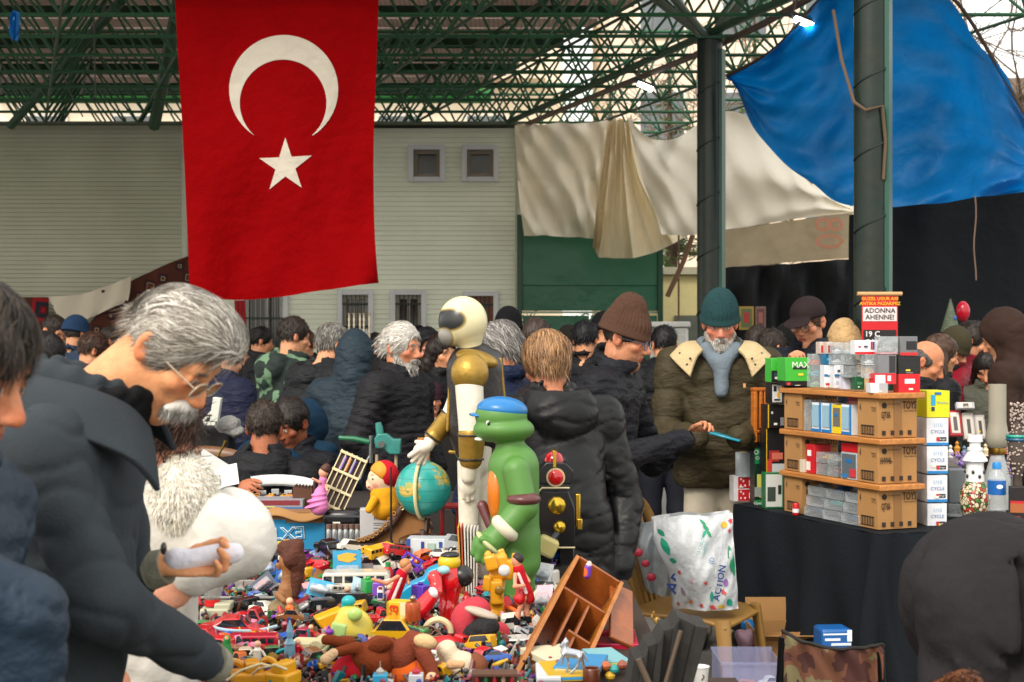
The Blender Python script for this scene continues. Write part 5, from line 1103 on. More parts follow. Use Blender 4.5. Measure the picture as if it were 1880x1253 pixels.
tops = [  # x0,y0,x1,y1,col,label,deco,clear,inner
 (1489, 690, 513, 711, '#49a24e', 'clear green based case in the lowest row beside the green carton', [], 1, '#8fb5a0'),
 (1513, 691, 531, 712, '#e3e3e6', 'white carton with a small red bowl print in the lowest row', [(.15, .2, .7, .4, '#c22436')], 0, 0),
 (1531, 691, 549, 713, '#dcdde2', 'plain white carton second from the red bowl print one', [(.2, .3, .5, .6, '#b8bcc6')], 0, 0),
 (1549, 691, 569, 715, '#d5d4e4', 'lavender white carton in the lowest row', [], 0, 0),
 (1570, 692, 588, 716, '#1f5a3a', 'dark green carton in the lowest row', [(.2, .4, .8, .6, '#4b8a63')], 0, 0),
 (1604, 686, 647, 706, '#c9252f', 'red and white lettered carton behind the small white one', [(.05, .1, .5, .85, '#e8e4e4'), (.6, .3, .75, .8, '#efefef')], 0, 0),
 (1598, 704, 631, 722, '#d9dadd', 'small white carton in front at the board\'s edge', [(.5, .0, 1, 1, '#a9abb0')], 0, 0),
 (1649, 687, 691, 722, '#d01521', 'bright red carton with a white barcode label at the right end', [(.28, .5, .75, .74, '#efefef')], 0, 0),
 (1489, 670, 513, 690, '#2ba7b4', 'clear teal based case in the second row', [], 1, '#4a9aa8'),
 (1513, 671, 531, 692, '#dfe3ea', 'white carton with blue foot, left one of two', [(0, 0, 1, .22, '#1d6ca0')], 0, 0),
 (1532, 671, 550, 692, '#dfe3ea', 'white carton with blue foot, right one of two', [(0, 0, 1, .22, '#1d6ca0'), (.3, .4, .6, .6, '#35405a')], 0, 0),
 (1551, 672, 588, 694, '#3c4246', 'clear case with a dark grey model in the second row', [], 1, '#5b6064'),
 (1589, 672, 611, 695, '#b9bdc2', 'clear case with a silver model in the second row', [], 1, '#c5c8cc'),
 (1490, 650, 512, 670, '#d8702a', 'clear case with an orange model in the third row', [], 1, '#d8702a'),
 (1513, 650, 529, 670, '#13688f', 'deep blue carton in the third row', [(.3, .4, .7, .6, '#4aa3c4')], 0, 0),
 (1529, 651, 552, 670, '#c9ced2', 'clear case with shiny silver foil in the third row', [], 1, '#e2e5e8'),
 (1552, 651, 587, 671, '#474c4c', 'clear case with a long grey green model in the third row', [], 1, '#6d7468'),
 (1588, 651, 611, 671, '#d0d4d8', 'clear case with crumpled foil at the right of the third row', [], 1, '#dfe3e6'),
 (1612, 652, 647, 686, '#77787c', 'grey carton with a dark window left of the black one', [(.6, .05, .95, .95, '#2c2d30')], 0, 0),
 (1648, 654, 692, 687, '#17181a', 'glossy black carton above the bright red one', [(.35, .04, .65, .1, '#77797c')], 0, 0),
 (1505, 628, 517, 650, '#c9b9b0', 'narrow white and red carton, left end of the top row', [(.2, .1, .8, .7, '#b52a30')], 0, 0),
 (1518, 628, 530, 650, '#c9b9b0', 'narrow white and red carton, second in the top row', [(.2, .1, .8, .7, '#8d2226')], 0, 0),
 (1531, 629, 551, 650, '#c9ced2', 'clear silver case left in the top row', [], 1, '#e2e5e8'),
 (1552, 629, 568, 650, '#b8bdc1', 'clear silver case next to the striped white carton', [], 1, '#d2d5d8'),
 (1569, 625, 612, 651, '#e5e6ec', 'white carton with red foot and red and blue slashes in the top row', [(0, 0, 1, .18, '#c81c26'), (.7, .35, .78, .9, '#b8232c'), (.8, .35, .88, .9, '#27508f'), (.15, .5, .25, .6, '#c33'), (.4, .5, .55, .62, '#445')], 0, 0),
 (1614, 618, 650, 651, '#c74a5a', 'clear case with a pink base in the top row', [], 1, '#9aa0a4'),
 (1652, 618, 686, 653, '#6e7074', 'grey case with black window and red foot, right end of the top row', [(.35, .3, .95, .75, '#1d1e21'), (0, 0, 1, .16, '#c3242c')], 0, 0)]
for x0, y0, x1, y1, c, lb, de, cl_, inn in tops:
 if x1 < 1000: x1 += 1000
 pack(lb, x0, y0, x1-.6, y1, YB((x0+x1)/2), c, de, d=.06, rz=RZU*.35+random.uniform(-2, 2), clear=bool(cl_), inner=inn or None, group=G, name='model_case' if cl_ else 'small_carton')
pack('bright green carton with slanted white lettering left of the small boxes', 1441, 657, 1489, 700, 6.78, '#3fae3a', [(.3, .5, .85, .62, '#1f2a20')], d=.12, rz=8, texts=[('MAX', .6, .68, .26, '#e8ece8')], name='green_carton')
pack('low black display base under the bright green carton', 1441, 700, 1489, 709, 6.78, '#151517', [(.05, .2, .2, .7, '#c33a3a')], d=.12, rz=8, name='display_box', cat='box')
pack('green topped black car case left of the bright green carton', 1416, 658, 1440, 702, 6.92, '#3fae3a', [(0, 0, 1, .48, '#17181b'), (.2, .12, .8, .4, '#31414f'), (.55, .6, .8, .85, '#2a332a')], d=.1, rz=8, name='car_case')
pack('white box with black cartoon scribbles and a yellow dot at the left end', 1415, 704, 1438, 741, 6.95, '#131416', [(.1, .06, .9, .94, '#cfd3d2'), (.2, .6, .45, .85, '#202326'), (.5, .3, .7, .55, '#d9a522'), (.25, .15, .75, .22, '#202326'), (.62, .62, .82, .8, '#3c4347')], d=.08, rz=10, name='printed_box')
pack('black carton with a yellow edge and white dots, below the scribbled box', 1409, 743, 1441, 786, 6.97, '#17181b', [(0, 0, .06, 1, '#d6b01e'), (.2, .6, .3, .7, '#c8c8c8'), (.75, .1, .95, .45, '#7d8486')], d=.1, rz=10, name='printed_box')
pack('tall black carton with red scribble above the white and green one', 1406, 787, 1441, 868, 7.0, '#191a1d', [(0, 0, .04, 1, '#d6b01e'), (.15, .25, .7, .5, '#9c2b2c'), (.3, .3, .9, .45, '#c46a58'), (.05, .02, .3, .3, '#b83a30'), (.3, .02, .98, .2, '#b9bcc0')], d=.1, rz=10, name='printed_box')
pack('white carton with green corner showing a dark van, lower left of the shelves', 1404, 868, 1440, 934, 6.95, '#1f6a3c', [(.04, .05, .9, .95, '#c9ccc8'), (.12, .2, .55, .6, '#39443c'), (.68, .4, .85, .65, '#2c2f2d')], d=.06, rz=8, name='printed_box')
pack('tall green carton lettered OPEL COLL at the stall\'s left end', 1385, 812, 1408, 930, 7.12, '#0c2a20', [(0, .0, 1, .1, '#17803e'), (0, .66, 1, .9, '#127a48'), (.2, .3, .9, .5, '#c8c25c'), (0, .15, 1, .3, '#8d978f')], d=.08, rz=8, name='printed_box',
     texts=[('OPEL', .5, .84, .07, '#eeeeee'), ('COLL', .5, .75, .05, '#eeeeee'), ('Opel Spe', .5, .05, .045, '#eeeeee')])
t = thing('wooden_rack', 'narrow orange varnished wooden rack standing at the left end of the shelves', 'rack', W(1397, 812, 7.12), R(12)); k = S(1, 7.12)
for x in (-13, -3, 6): m = MB(); m.box((x*k, 0, 48*k), (6*k, .05, 96*k)); m.obj('side_board' if x != -3 else 'divider', WOOD('#b4641c'), t, bevel=.003)
m = MB(); m.box((-2*k, .0, 97*k), (30*k, .055, 6*k)); m.box((-2*k, .03, 46*k), (26*k, .008, 92*k)); m.box((-3*k, 0, 20*k), (24*k, .05, 5*k)); m.obj('crosspiece', WOOD('#a95a1a'), t, bevel=.003)
for i in range(2):
 pack(f'red box with white dots and a heart, {("lower", "upper")[i]} of two at the stall\'s left corner', 1347, 898-23*i, 1386, 921-23*i, 7.25, '#dcd9da', [(.2, .05, 1, .95, '#c01c26'), (.3, .2, .36, .35, '#f0e8e8'), (.42, .55, .48, .7, '#f0e8e8'), (.3, .7, .36, .85, '#f0e8e8'), (.5, .2, .56, .35, '#f0e8e8'), (.72, .25, .98, .7, '#f2e6e4')], d=.09, rz=6, name='gift_box')
t = thing('tape_roll', 'thick roll of clear packing film standing on the red heart boxes', 'roll', W(1366, 875, 7.28)); k = S(1, 7.28); m = MB(); m.lathe([(.4*17*k, 0), (16*k, 0), (16*k, 44*k), (.4*17*k, 44*k)], n=28); m.obj('film', mat('#a9b3b8', .25, var=.2, vs=20, bump=.2), t); m = MB(); m.lathe([(7*k, -.001), (7*k, 45*k)], n=20); m.obj('core', mat('#b39a72', .8), t)
for i, (y0, y1) in enumerate(((925, 972), (873, 922), (820, 870), (768, 818))):
 pack(f'white carton with blue foot lettered CYCLE, {("lowest", "second", "third", "topmost")[i]} of its stack', 1702-i*.5, y0, 1739+i, y1, 6.32, '#dcdfe6', [(0, 0, 1, .1, '#1f7fc4'), (.45, .16, .9, .3, '#1a1a1e'), (.45, .16, .58, .3, '#c61f2a')], d=.16, rz=RZU*.3, name='carton', group='stack of cycle cartons', bevel=.001,
         texts=[('1/10', .5, .74, .15, '#8fb2cf'), ('CYCLE', .5, .5, .13, '#3d6fa8'), ('brago', .72, .23, .07, '#dddddd')])
pack('bright yellow carton with a blue scooter drawing on top of the cycle cartons', 1701, 718, 1744, 767, 6.32, '#dbd81c', [(.18, .45, .38, .85, '#2aa0cf'), (.2, .25, .34, .4, '#27404c'), (.35, .86, .62, .95, '#1a70a8')], d=.16, rz=4, texts=[('Vecina', .68, .56, .12, '#2a8aa8')], name='yellow_carton')
def vase():
 Y = 6.45; t = thing('ceramic_lamp', 'white ceramic oil lamp base with a crackled floral belly, beside the water bottle', 'lamp', W(1790, 952, Y)); k = S(1, Y); z = lambda y: (952-y)*k
 m = MB(); m.lathe([(18*k, 0), (24*k, z(940)), (28*k, z(920)), (27*k, z(903)), (20*k, z(890)), (17*k, z(884))], n=32)
 fl = bpy.data.materials.new('floral'); fl.use_nodes = True; nt = fl.node_tree; b = nt.nodes['Principled BSDF']; b.inputs['Roughness'].default_value = .25
 tc = nt.nodes.new('ShaderNodeTexCoord'); v = nt.nodes.new('ShaderNodeTexVoronoi'); v.inputs['Scale'].default_value = 62; v.feature = 'DISTANCE_TO_EDGE'; v2 = nt.nodes.new('ShaderNodeTexVoronoi'); v2.inputs['Scale'].default_value = 62
 nt.links.new(tc.outputs['Object'], v.inputs[0]); nt.links.new(tc.outputs['Object'], v2.inputs[0])
 r = nt.nodes.new('ShaderNodeValToRGB'); r.color_ramp.interpolation = 'CONSTANT'; e = r.color_ramp.elements; e[0].color = (*lin('#e6d9b8'), 1); e[1].position = .35; e[1].color = (*lin('#b0402a'), 1)
 for p_, c in ((.5, '#d8c9a0'), (.65, '#4d7a3a'), (.78, '#e2b9a0')): q = e.new(p_); q.color = (*lin(c), 1)
 mx_ = nt.nodes.new('ShaderNodeMix'); mx_.data_type = 'RGBA'; st_ = nt.nodes.new('ShaderNodeMath'); st_.operation = 'LESS_THAN'; st_.inputs[1].default_value = .07
 nt.links.new(v2.outputs['Color'], r.inputs[0]); nt.links.new(v.outputs['Distance'], st_.inputs[0]); nt.links.new(st_.outputs[0], mx_.inputs[0]); nt.links.new(r.outputs[0], mx_.inputs['A']); mx_.inputs['B'].default_value = (.02, .02, .02, 1); nt.links.new(mx_.outputs['Result'], b.inputs['Base Color'])
 m.obj('belly', fl, t)
 m = MB(); m.lathe([(17*k, z(884)), (16*k, z(862)), (15*k, z(850)), (23*k, z(846)), (22*k, z(843)), (12*k, z(828)), (11*k, z(826))], n=32); m.obj('neck', plas('#e2e3e4', .2), t)
 m = MB(); m.lathe([(14*k, z(827)), (14*k, z(822)), (10*k, z(821)), (10*k, z(812)), (14*k, z(811)), (13*k, z(800)), (11*k, z(799))], n=28); m.obj('burner', plas('#e6e7e9', .2), t)
 m = MB()
 for i in range(9): a = i*.7; m.ball((16.5*k*math.cos(a), 16.5*k*math.sin(a), z(866+(i % 2)*8)), (3*k, 3*k, 4*k), 8, 5)
 m.obj('painted_flower', mat('#23252a', .3), t)
vase()
Y = 6.75; k = S(1, Y); t = thing('lamp_chimney', 'tall frosted glass lamp chimney on a brass burner behind the ceramic lamp', 'lamp', W(1831, 935, Y)); z = lambda y: (935-y)*k
m = MB(); m.lathe([(15.5*k, z(706)), (15.5*k, z(775)), (18*k, z(790)), (21*k, z(803)), (20*k, z(815)), (15*k, z(822))][::-1], n=30); m.obj('glass_tube', mat('#b9b4a4', .3, transl=.4, var=.1), t, solid=.002)
m = MB(); m.lathe([(12*k, z(835)), (15*k, z(834)), (16*k, z(828)), (14*k, z(821))], n=28); m.obj('burner', mat('#8a6a2c', .3, metal=.9), t)
m = MB(); m.lathe([(20*k, 0), (21*k, z(920)), (24*k, z(880)), (14*k, z(845)), (12*k, z(835))], n=28); m.obj('oil_font', mat('#c9cfd0', .1, alpha=.6), t)
Y = 6.3; k = S(1, Y); t = thing('water_bottle', 'clear plastic water bottle with a blue cap and blue label', 'bottle', W(1830, 965, Y)); z = lambda y: (965-y)*k
m = MB(); m.lathe([(15*k, 0), (16*k, 3*k), (16*k, z(935)), (15*k, z(930)), (16*k, z(925)), (16*k, z(885)), (13*k, z(870)), (7*k, z(862)), (7*k, z(860))], n=28); m.obj('body', CLEAR, t)
m = MB(); m.lathe([(8*k, z(861)), (8*k, z(851)), (7*k, z(849))], n=24); m.obj('cap', plas('#1a7fc6'), t)
m = MB(); m.lathe([(16.5*k, z(908)), (16.5*k, z(882))], n=28); l_ = m.obj('label', plas('#1a5ea8'), t); m = MB(); m.ball((0, -16.4*k, z(893)), (6*k, 1*k, 4*k)); m.obj('logo', plas('#e8eef2'), t)
pack('black and red printed bag of nuts at the right edge', 1856, 895, 1905, 962, 6.2, '#191416', [(.0, .55, 1, .62, '#b71d28'), (.0, .3, .8, .55, '#a05a34'), (.1, .05, .35, .2, '#c2202c')], d=.06, rz=-12, name='snack_bag', cat='bag', texts=[('NA', .8, .1, .13, '#eeeeee')])
for i, (px, py, n, lb) in enumerate(((1772, 845, 70, 'lilac artificial flower spray left of the ceramic lamp'), (1848, 858, 80, 'lilac artificial flower spray right of the water bottle cap'))):
 r = random.Random(i); a = W(px, py, 6.9); m = MB(); st = MB()
 for j in range(n):
  p = Vector((r.gauss(0, .03), r.gauss(0, .025), r.gauss(0, .02)+.0)); m.ball(p, (r.uniform(.005, .009),)*3, 6, 4)
  if j % 7 == 0: st.tube([p, Vector((0, 0, -.16))], .0015, n=4)
 t = thing('flower_spray', lb, 'flowers', a+Vector((0, 0, -.17))); m.obj('blossom', mat('#9a7cc0', .7, var=.3, vs=40), t, loc=(0, 0, .17)); st.obj('stem', mat('#4d6a3a', .7), t, loc=(0, 0, .17))
t = thing('necklace_stand', 'bust hung with pearly bead strings and a turquoise necklace at the right edge', 'display', W(1868, 905, 6.5)); r = random.Random(4); k = S(1, 6.5)
m = MB(); m.lathe([(9*k, 0), (8*k, 30*k), (16*k, 60*k), (18*k, 95*k), (9*k, 125*k), (7*k, 150*k), (10*k, 160*k)], n=20); m.obj('bust', mat('#4b403a', .8), t)
m = MB()
for j in range(300): z_ = r.uniform(30, 165)*k; a = r.uniform(0, 6.28); q = (17 if z_ < 110*k else 12)*k; m.ball((q*math.cos(a), q*math.sin(a), z_), (2.0*k,)*3, 6, 4)
m.obj('pearl_string', mat('#b4a39c', .3, var=.3, vs=60), t)
for z_, c in ((104, '#1f9c8c'), (98, '#205a7c')): m = MB(); m.torus((0, 0, z_*k), 18*k, 3*k, rotm(90), 24, 6); m.obj('necklace', mat(c, .3, var=.3, vs=80, bump=.6, bs=90), t)
t = thing('display_table', 'white covered table with trinkets behind the cycle cartons', 'table', (3.0, 8.2, 0)); m = MB(); m.box((0, 0, .93), (1.9, .9, .03)); m.obj('tabletop', mat('#8d8880', .6), t)
m = MB(); m.box((0, 0, .46), (1.86, .86, .9)); m.obj('cover', cloth('#70706e'), t)
for i, (x0, y0, x1, y1, c, lb) in enumerate(((1745, 752, 1768, 800, '#b01828', 'red rimmed necklace case, left of the row on the back table'), (1771, 756, 1792, 806, '#c9c5bd', 'white card of small jewellery on the back table'), (1793, 760, 1812, 806, '#b5aeb0', 'pinkish card of earrings on the back table'),
                                         (1850, 738, 1862, 790, '#b0152c', 'red framed picture standing at the back table\'s right'), (1757, 738, 1790, 750, '#b9bcc2', 'flat silver tray on the back table'))):
 pack(lb, x0, y0, x1, y1, 7.9, c, [(.15, .1, .85, .92, '#d8d4cc'), (.35, .2, .65, .75, '#5a5552')], d=.03, rx=-20, name='jewellery_case', cat='case')
for i, (x0, y0, x1, y1, c, lb) in enumerate(((1742, 862, 1776, 925, '#7d8488', 'grey translucent plastic bin between cycle cartons and ceramic lamp'), (1742, 925, 1768, 950, '#a9b4b8', 'small clear dish in front of the grey bin'))):
 pack(lb, x0, y0, x1, y1, 6.62, c, [], d=.1, clear=i == 1, name='plastic_bin', cat='bin', bevel=.006)
r = random.Random(12)
for i in range(9):
 px = 1745+i*13+r.uniform(-3, 3); c = r.choice(['#b34a3a', '#d8c7a0', '#5a7c8c', '#c98a2c', '#8c4a6a', '#dcdcdc'])
 t = thing('trinket', f'small {["rust red", "cream", "slate blue", "amber", "plum", "white"][["#b34a3a", "#d8c7a0", "#5a7c8c", "#c98a2c", "#8c4a6a", "#dcdcdc"].index(c)]} figurine in the row behind the lilac flowers', 'ornament', W(px, 838+r.uniform(-5, 8), 7.6), group='figurines in a row')
 m = MB(); m.lathe([(.016, 0), (.012, .01), (.018, .03), (.007, .045), (.011, .055), (.004, .066)], n=12); m.obj('figurine', mat(c, .3), t)
Y = 8.75; k = S(1, Y); t = thing('poster', 'red hanging poster with yellow and white lettering on the right column', 'poster', W(1615, 540, Y))
m = MB(); m.cyl((-41*k, 0, 0), (41*k, 0, 0), 4*k, n=10); m.obj('rod', WOOD('#c09a6a'), t)
m = MB(); m.box((0, 0, -50*k), (66*k, .004, 96*k)); m.obj('sheet', mat('#c3101c', .5), t)
m = MB(); m.box((0, -.004, -37*k), (62*k, .003, 26*k)); m.obj('white_panel', mat('#d9cfd0', .6), t)
m = MB(); m.box((0, -.004, -82*k), (60*k, .003, 32*k)); m.obj('black_panel', mat('#17151a', .6), t)
for s, z_, h, c in (('GUZEL UGUR AXI', -9, 6, '#e6b322'), ('ANTIKA PAZARIMIZ', -18, 6, '#e6b322'), ('ADONNA', -31, 9, '#1b1718'), ('AHENNE!', -43, 9, '#1b1718'), ('19 C', -74, 10, '#e8e4e0'), ('GAY', -89, 10, '#e8e4e0')):
 text(s, h*k, mat(c, .5, var=0), t, (0 if z_ > -60 else -14*k, -.008, z_*k), bold=.02)
for i, (x0, x1, c, c2, lb) in enumerate(((1357, 1384, '#a98a32', '#b02a1c', 'gold framed picture of red flowers on the black curtain'), (1387, 1406, '#8a6a5c', '#a3635a', 'brown framed picture right of the gold framed one'))):
 pack(lb, x0, 563, x1, 606, 13.4, c, [(.14, .1, .86, .9, '#5c6a3a' if i == 0 else '#6a3c38'), (.3, .3, .7, .75, c2)], d=.03, name='framed_picture', cat='picture')
t = thing('party_cone', 'tall patterned cone standing out above the far right crowd', 'decoration', W(1745, 610, 10.3)); m = MB(); m.lathe([(.07, 0), (.004, .24)], n=20); m.obj('cone', mat('#6a7a62', .7, wave=(30, 5, 'Z', .8), var=.5, vs=30), t)
m = MB(); m.ball((.02, -.03, .1), .018, 10, 6); m.obj('ball', mat('#2a5a9c', .4), t)
t = thing('balloon', 'dark red balloon right of the patterned cone', 'balloon', W(1768, 572, 10.4)); m = MB(); m.ball((0, 0, 0), (.05, .05, .075), 20, 14); m.lathe([(.008, -.085), (.002, -.07)], n=8); m.obj('skin', plas('#b0142c', .2), t); m = MB(); m.tube([(0, 0, -.08), (.01, 0, -.4)], .002, n=4); m.obj('string', mat('#888888'), t)
# ================= chairs
def plastic_chair(label, loc, rz, col, sc=1, arms=True):
 t = thing('plastic_chair', label, 'chair', loc, R(rz), scale=sc); m_ = plas(col, .4, bump=.05, bs=20)
 m = MB(); m.sheet(lambda u, v: Vector(((u-.5)*(.44+.04*v), (v-.5)*.42, .43-.02*math.sin(math.pi*u)*math.sin(math.pi*v)+(.03*(1-v)**6)*-1)), 14, 12); m.obj('seat', m_, t, solid=.014, bevel=.004)
 for sx in (-1, 1):
  for sy in (-1, 1):
   m = MB(); m.tube([(sx*.2, sy*.19, .43), (sx*.225, sy*.215, .22), (sx*.25, sy*.25, 0)], [.034, .028, .022], 10, flat=.55); m.obj('leg', m_, t)
  if arms: m = MB(); m.tube([(sx*.215, .19, .43), (sx*.245, .24, .62), (sx*.25, .1, .665), (sx*.255, -.08, .655), (sx*.25, -.19, .62), (sx*.225, -.2, .44)], [.024, .024, .024, .026, .026, .028], 10, flat=.6); m.obj('armrest', m_, t)
 ar = [(-.2, .2, .43), (-.235, .25, .6), (-.235, .29, .74), (-.17, .315, .83), (0, .325, .86), (.17, .315, .83), (.235, .29, .74), (.235, .25, .6), (.2, .2, .43)]
 m = MB(); m.tube([cr([Vector(p) for p in ar], i/40) for i in range(41)], .024, 10, flat=.6); m.obj('back_frame', m_, t)
 m = MB()
 for i in range(7):
  x = (i-3)*.052; m.box((x, .268, .62), (.03, .012, .42-abs(i-3)*.012), rotm(-16))
 m.obj('slat', m_, t)
 return t
plastic_chair('white plastic chair under the curly haired seated man', (W(508, 0, 6.75).x, 6.88, 0), 185, '#cdd4d4', 1.12)
plastic_chair('brown plastic chair, its slatted back showing left of the curly haired man', (W(428, 0, 7.5).x, 7.5, 0), 170, '#6d4a30', 1.22)
ch = plastic_chair('tan brown plastic chair holding the printed shopping bag', (W(1283, 0, 6.0).x, 6.12, 0), 62, '#94703a', 1.05, False)
Y = 5.95; ctl = [[(1200, 955, Y+.1), (1250, 946, Y), (1300, 948, Y), (1344, 942, Y+.08)], [(1205, 1000, Y+.03), (1255, 1000, Y-.09), (1300, 1000, Y-.09), (1347, 1000, Y+.05)], [(1232, 1060, Y+.02), (1265, 1060, Y-.11), (1310, 1060, Y-.11), (1352, 1060, Y+.04)], [(1238, 1118, Y+.02), (1275, 1120, Y-.06), (1315, 1122, Y-.06), (1356, 1118, Y+.03)]]
t = thing('shopping_bag', 'crumpled white plastic bag with leaves, flowers and ACTION lettering on the tan chair', 'bag', W(1295, 1120, Y)); b = t.location
fnb = surf(ctl, [(.008, 16, 5, 0), (.006, 9, 19, 1), (.004, 33, 24, 2)])
m = MB(); m.sheet(lambda u, v: fnb(u, v)-b, 60, 60); bm = mat('#d6dadd', .35, bump=.5, bs=25, var=.06, vs=6, transl=.25); m.obj('front_face', bm, t)
m = MB(); m.sheet(lambda u, v: fnb(u, v)-b+Vector((0, .1+.1*math.sin(math.pi*u)*math.sin(math.pi*min(v*1.1, 1)), .0)), 30, 30); m.obj('rear_face', bm, t)
def ed(u0, v0, u1, v1):
 m = MB(); m.sheet(lambda a, c_: fnb(u0+(u1-u0)*a, v0+(v1-v0)*a)-b+Vector((0, c_*(.1+.0*a), 0)), 30, 4); m.obj('gusset', bm, t)
ed(0, 0, 0, 1); ed(1, 0, 1, 1); ed(0, 1, 1, 1)
def sticker(u, v, du, dv, ang, col, name='printed_motif', n=10, shape='leaf'):
 m = MB(); vs_ = []
 for i in range(n):
  a = i*2*math.pi/n; rr = 1 if shape != 'flower' else (1 if i % 2 else .45)
  x, y = du*math.cos(a)*rr, dv*math.sin(a)*(1 if shape != 'leaf' else abs(math.sin(a)))*rr
  x, y = x*math.cos(ang)-y*math.sin(ang), x*math.sin(ang)+y*math.cos(ang); vs_.append(fnb(u+x, v+y)-b-Vector((0, .004, 0)))
 c = fnb(u, v)-b-Vector((0, .005, 0)); m.add([c]+vs_, [(0, 1+i, 1+(i+1) % n) for i in range(n)]); m.obj(name, mat(col, .4, var=0), t, smooth=False)
for u, v, du, dv, an, c, sh in ((.12, .35, .1, .05, 1.4, '#1fa07c', 'leaf'), (.1, .2, .06, .03, .8, '#1a8a68', 'leaf'), (.16, .5, .05, .03, .3, '#2aa080', 'leaf'), (.93, .5, .16, .05, 1.45, '#1b8a5e', 'leaf'), (.86, .14, .04, .035, 0, '#d8ac20', 'o'),
       (.95, .1, .045, .04, 0, '#c02436', 'flower'), (.93, .2, .03, .03, 0, '#c02436', 'flower'), (.2, .62, .035, .03, 0, '#cf4a3a', 'flower'), (.55, .72, .035, .03, 0, '#c9383c', 'flower'), (.62, .84, .03, .05, .2, '#1f8f78', 'leaf'),
       (.85, .9, .05, .04, .9, '#1f9a82', 'leaf'), (.78, .8, .05, .03, .6, '#c44a4a', 'flower'), (.74, .94, .05, .025, 0, '#d2ad3a', 'o'), (.62, .95, .06, .03, .4, '#cc4a52', 'leaf'), (.3, .9, .045, .035, 0, '#d7863a', 'flower'),
       (.2, .8, .05, .03, 1, '#9a8a9c', 'leaf'), (.45, .93, .04, .035, 0, '#c22a3c', 'flower'), (.35, .7, .04, .03, 0, '#d0a4ac', 'flower'), (.6, .1, .06, .02, .8, '#1b8a5e', 'leaf'), (.64, .16, .05, .02, .5, '#1b8a5e', 'leaf'), (.68, .22, .05, .02, .9, '#1b8a5e', 'leaf'), (.62, .22, .05, .02, 2.2, '#23a06e', 'leaf'), (.82, .72, .04, .03, 2, '#8a5aa0', 'leaf'), (.1, .92, .05, .03, .4, '#b0584a', 'flower')):
 sticker(u, v, du, dv, an, c, shape=sh)
def bagtext(s, u, v, h, col, ang, **k_):
 p = fnb(u, v)-b-Vector((0, .012, 0)); text(s, h, mat(col, .4, var=0), t, p, (90, ang, 0), **k_)
bagtext('ACTION', .74, .72, .028, '#163a7a', -79, bold=.03); bagtext('AB', .08, .72, .05, '#163a7a', -62, bold=.03); bagtext('OHAS CHILDREN', .56, .34, .013, '#2f9c9c', -73); bagtext('PLASTIC', .62, .37, .012, '#2f9c9c', -73)
bagtext('(D', .68, .5, .02, '#1a6fae', -75)
t2 = drape('plastic_bag', [[(1168, 955, 6.35), (1185, 960, 6.2), (1240, 945, 6.2)], [(1160, 1000, 6.3), (1180, 1000, 6.15), (1230, 1000, 6.1)], [(1178, 1060, 6.25), (1195, 1060, 6.15), (1232, 1060, 6.1)], [(1190, 1088, 6.2), (1205, 1092, 6.15), (1235, 1098, 6.1)]],
      mat('#b7c3cc', .3, bump=.5, bs=20, var=.3, vs=9, transl=.3), 'rumpled translucent bag with red and blue prints tucked behind the chair back', 'bag', 40, 40, [(.02, 14, 9, 0), (.01, 30, 14, 1)])[1]
for px, py, rr in ((1172, 1015, 9), (1185, 1035, 8), (1196, 1060, 9)): m = MB(); m.ball(W(px, py, 6.1)-t2.location, (rr*.0023, .008, rr*.002), 12, 6); m.obj('red_print', mat('#b8304a', .4), t2)
t = thing('camping_chair', 'folding camping chair with brown camouflage fabric back near the bottom right', 'chair', W(1530, 1253, 3.95)*1); t.location.z = 0; b = t.location.copy()
cm = bpy.data.materials.new('camouflage'); cm.use_nodes = True; nt = cm.node_tree; bb_ = nt.nodes['Principled BSDF']; bb_.inputs['Roughness'].default_value = .85
tc = nt.nodes.new('ShaderNodeTexCoord'); n_ = nt.nodes.new('ShaderNodeTexNoise'); n_.inputs['Scale'].default_value = 9; n_.inputs['Detail'].default_value = 2.5; n_.inputs['Distortion'].default_value = .6; nt.links.new(tc.outputs['Object'], n_.inputs[0])
r = nt.nodes.new('ShaderNodeValToRGB'); r.color_ramp.interpolation = 'CONSTANT'; e = r.color_ramp.elements; e[0].color = (*lin('#4f2f2c'), 1); e[1].position = .44; e[1].color = (*lin('#724a38'), 1)
q = e.new(.54); q.color = (*lin('#7a7252'), 1); q = e.new(.63); q.color = (*lin('#4a302c'), 1); nt.links.new(n_.outputs[0], r.inputs[0]); nt.links.new(r.outputs[0], bb_.inputs['Base Color'])
cf = surf([[(1436, 1158, 4.05), (1480, 1180, 4.0), (1540, 1192, 3.95), (1592, 1188, 3.92), (1622, 1184, 3.9)], [(1438, 1215, 4.07), (1485, 1232, 4.03), (1540, 1240, 3.98), (1592, 1236, 3.95), (1620, 1232, 3.92)], [(1440, 1300, 4.08), (1490, 1310, 4.05), (1545, 1315, 4.0), (1595, 1310, 3.97), (1620, 1300, 3.93)]], [(.006, 22, 4, 0), (.004, 40, -9, 1)])
m = MB(); m.sheet(lambda u, v: cf(u, v)-b, 50, 30); m.obj('back_fabric', cm, t, solid=.004)
m = MB(); m.tube([cf(i/30, 0)-b for i in range(31)], .005, n=6); m.obj('piping', mat('#17130f', .8), t)
for u in (0.03, .97): m = MB(); p = cf(u, 0)-b; m.cyl(p+Vector((0, .015, -.02)), Vector((p.x+(.05 if u > .5 else -.03), p.y+.1, .0)), .011, n=10); m.obj('post', mat('#15171a', .35, metal=.5), t)
m = MB(); m.sheet(lambda u, v: Vector((-.17+.34*u+.02, -.0-.4*v+.0, .42-.03*math.sin(math.pi*u))), 8, 8); m.obj('seat_fabric', cm, t, solid=.004)
for sx in (-1, 1): m = MB(); m.cyl((sx*.18, -.38, 0), (sx*.17, .02, .44), .01, n=8); m.obj('leg', mat('#15171a', .35, metal=.5), t)
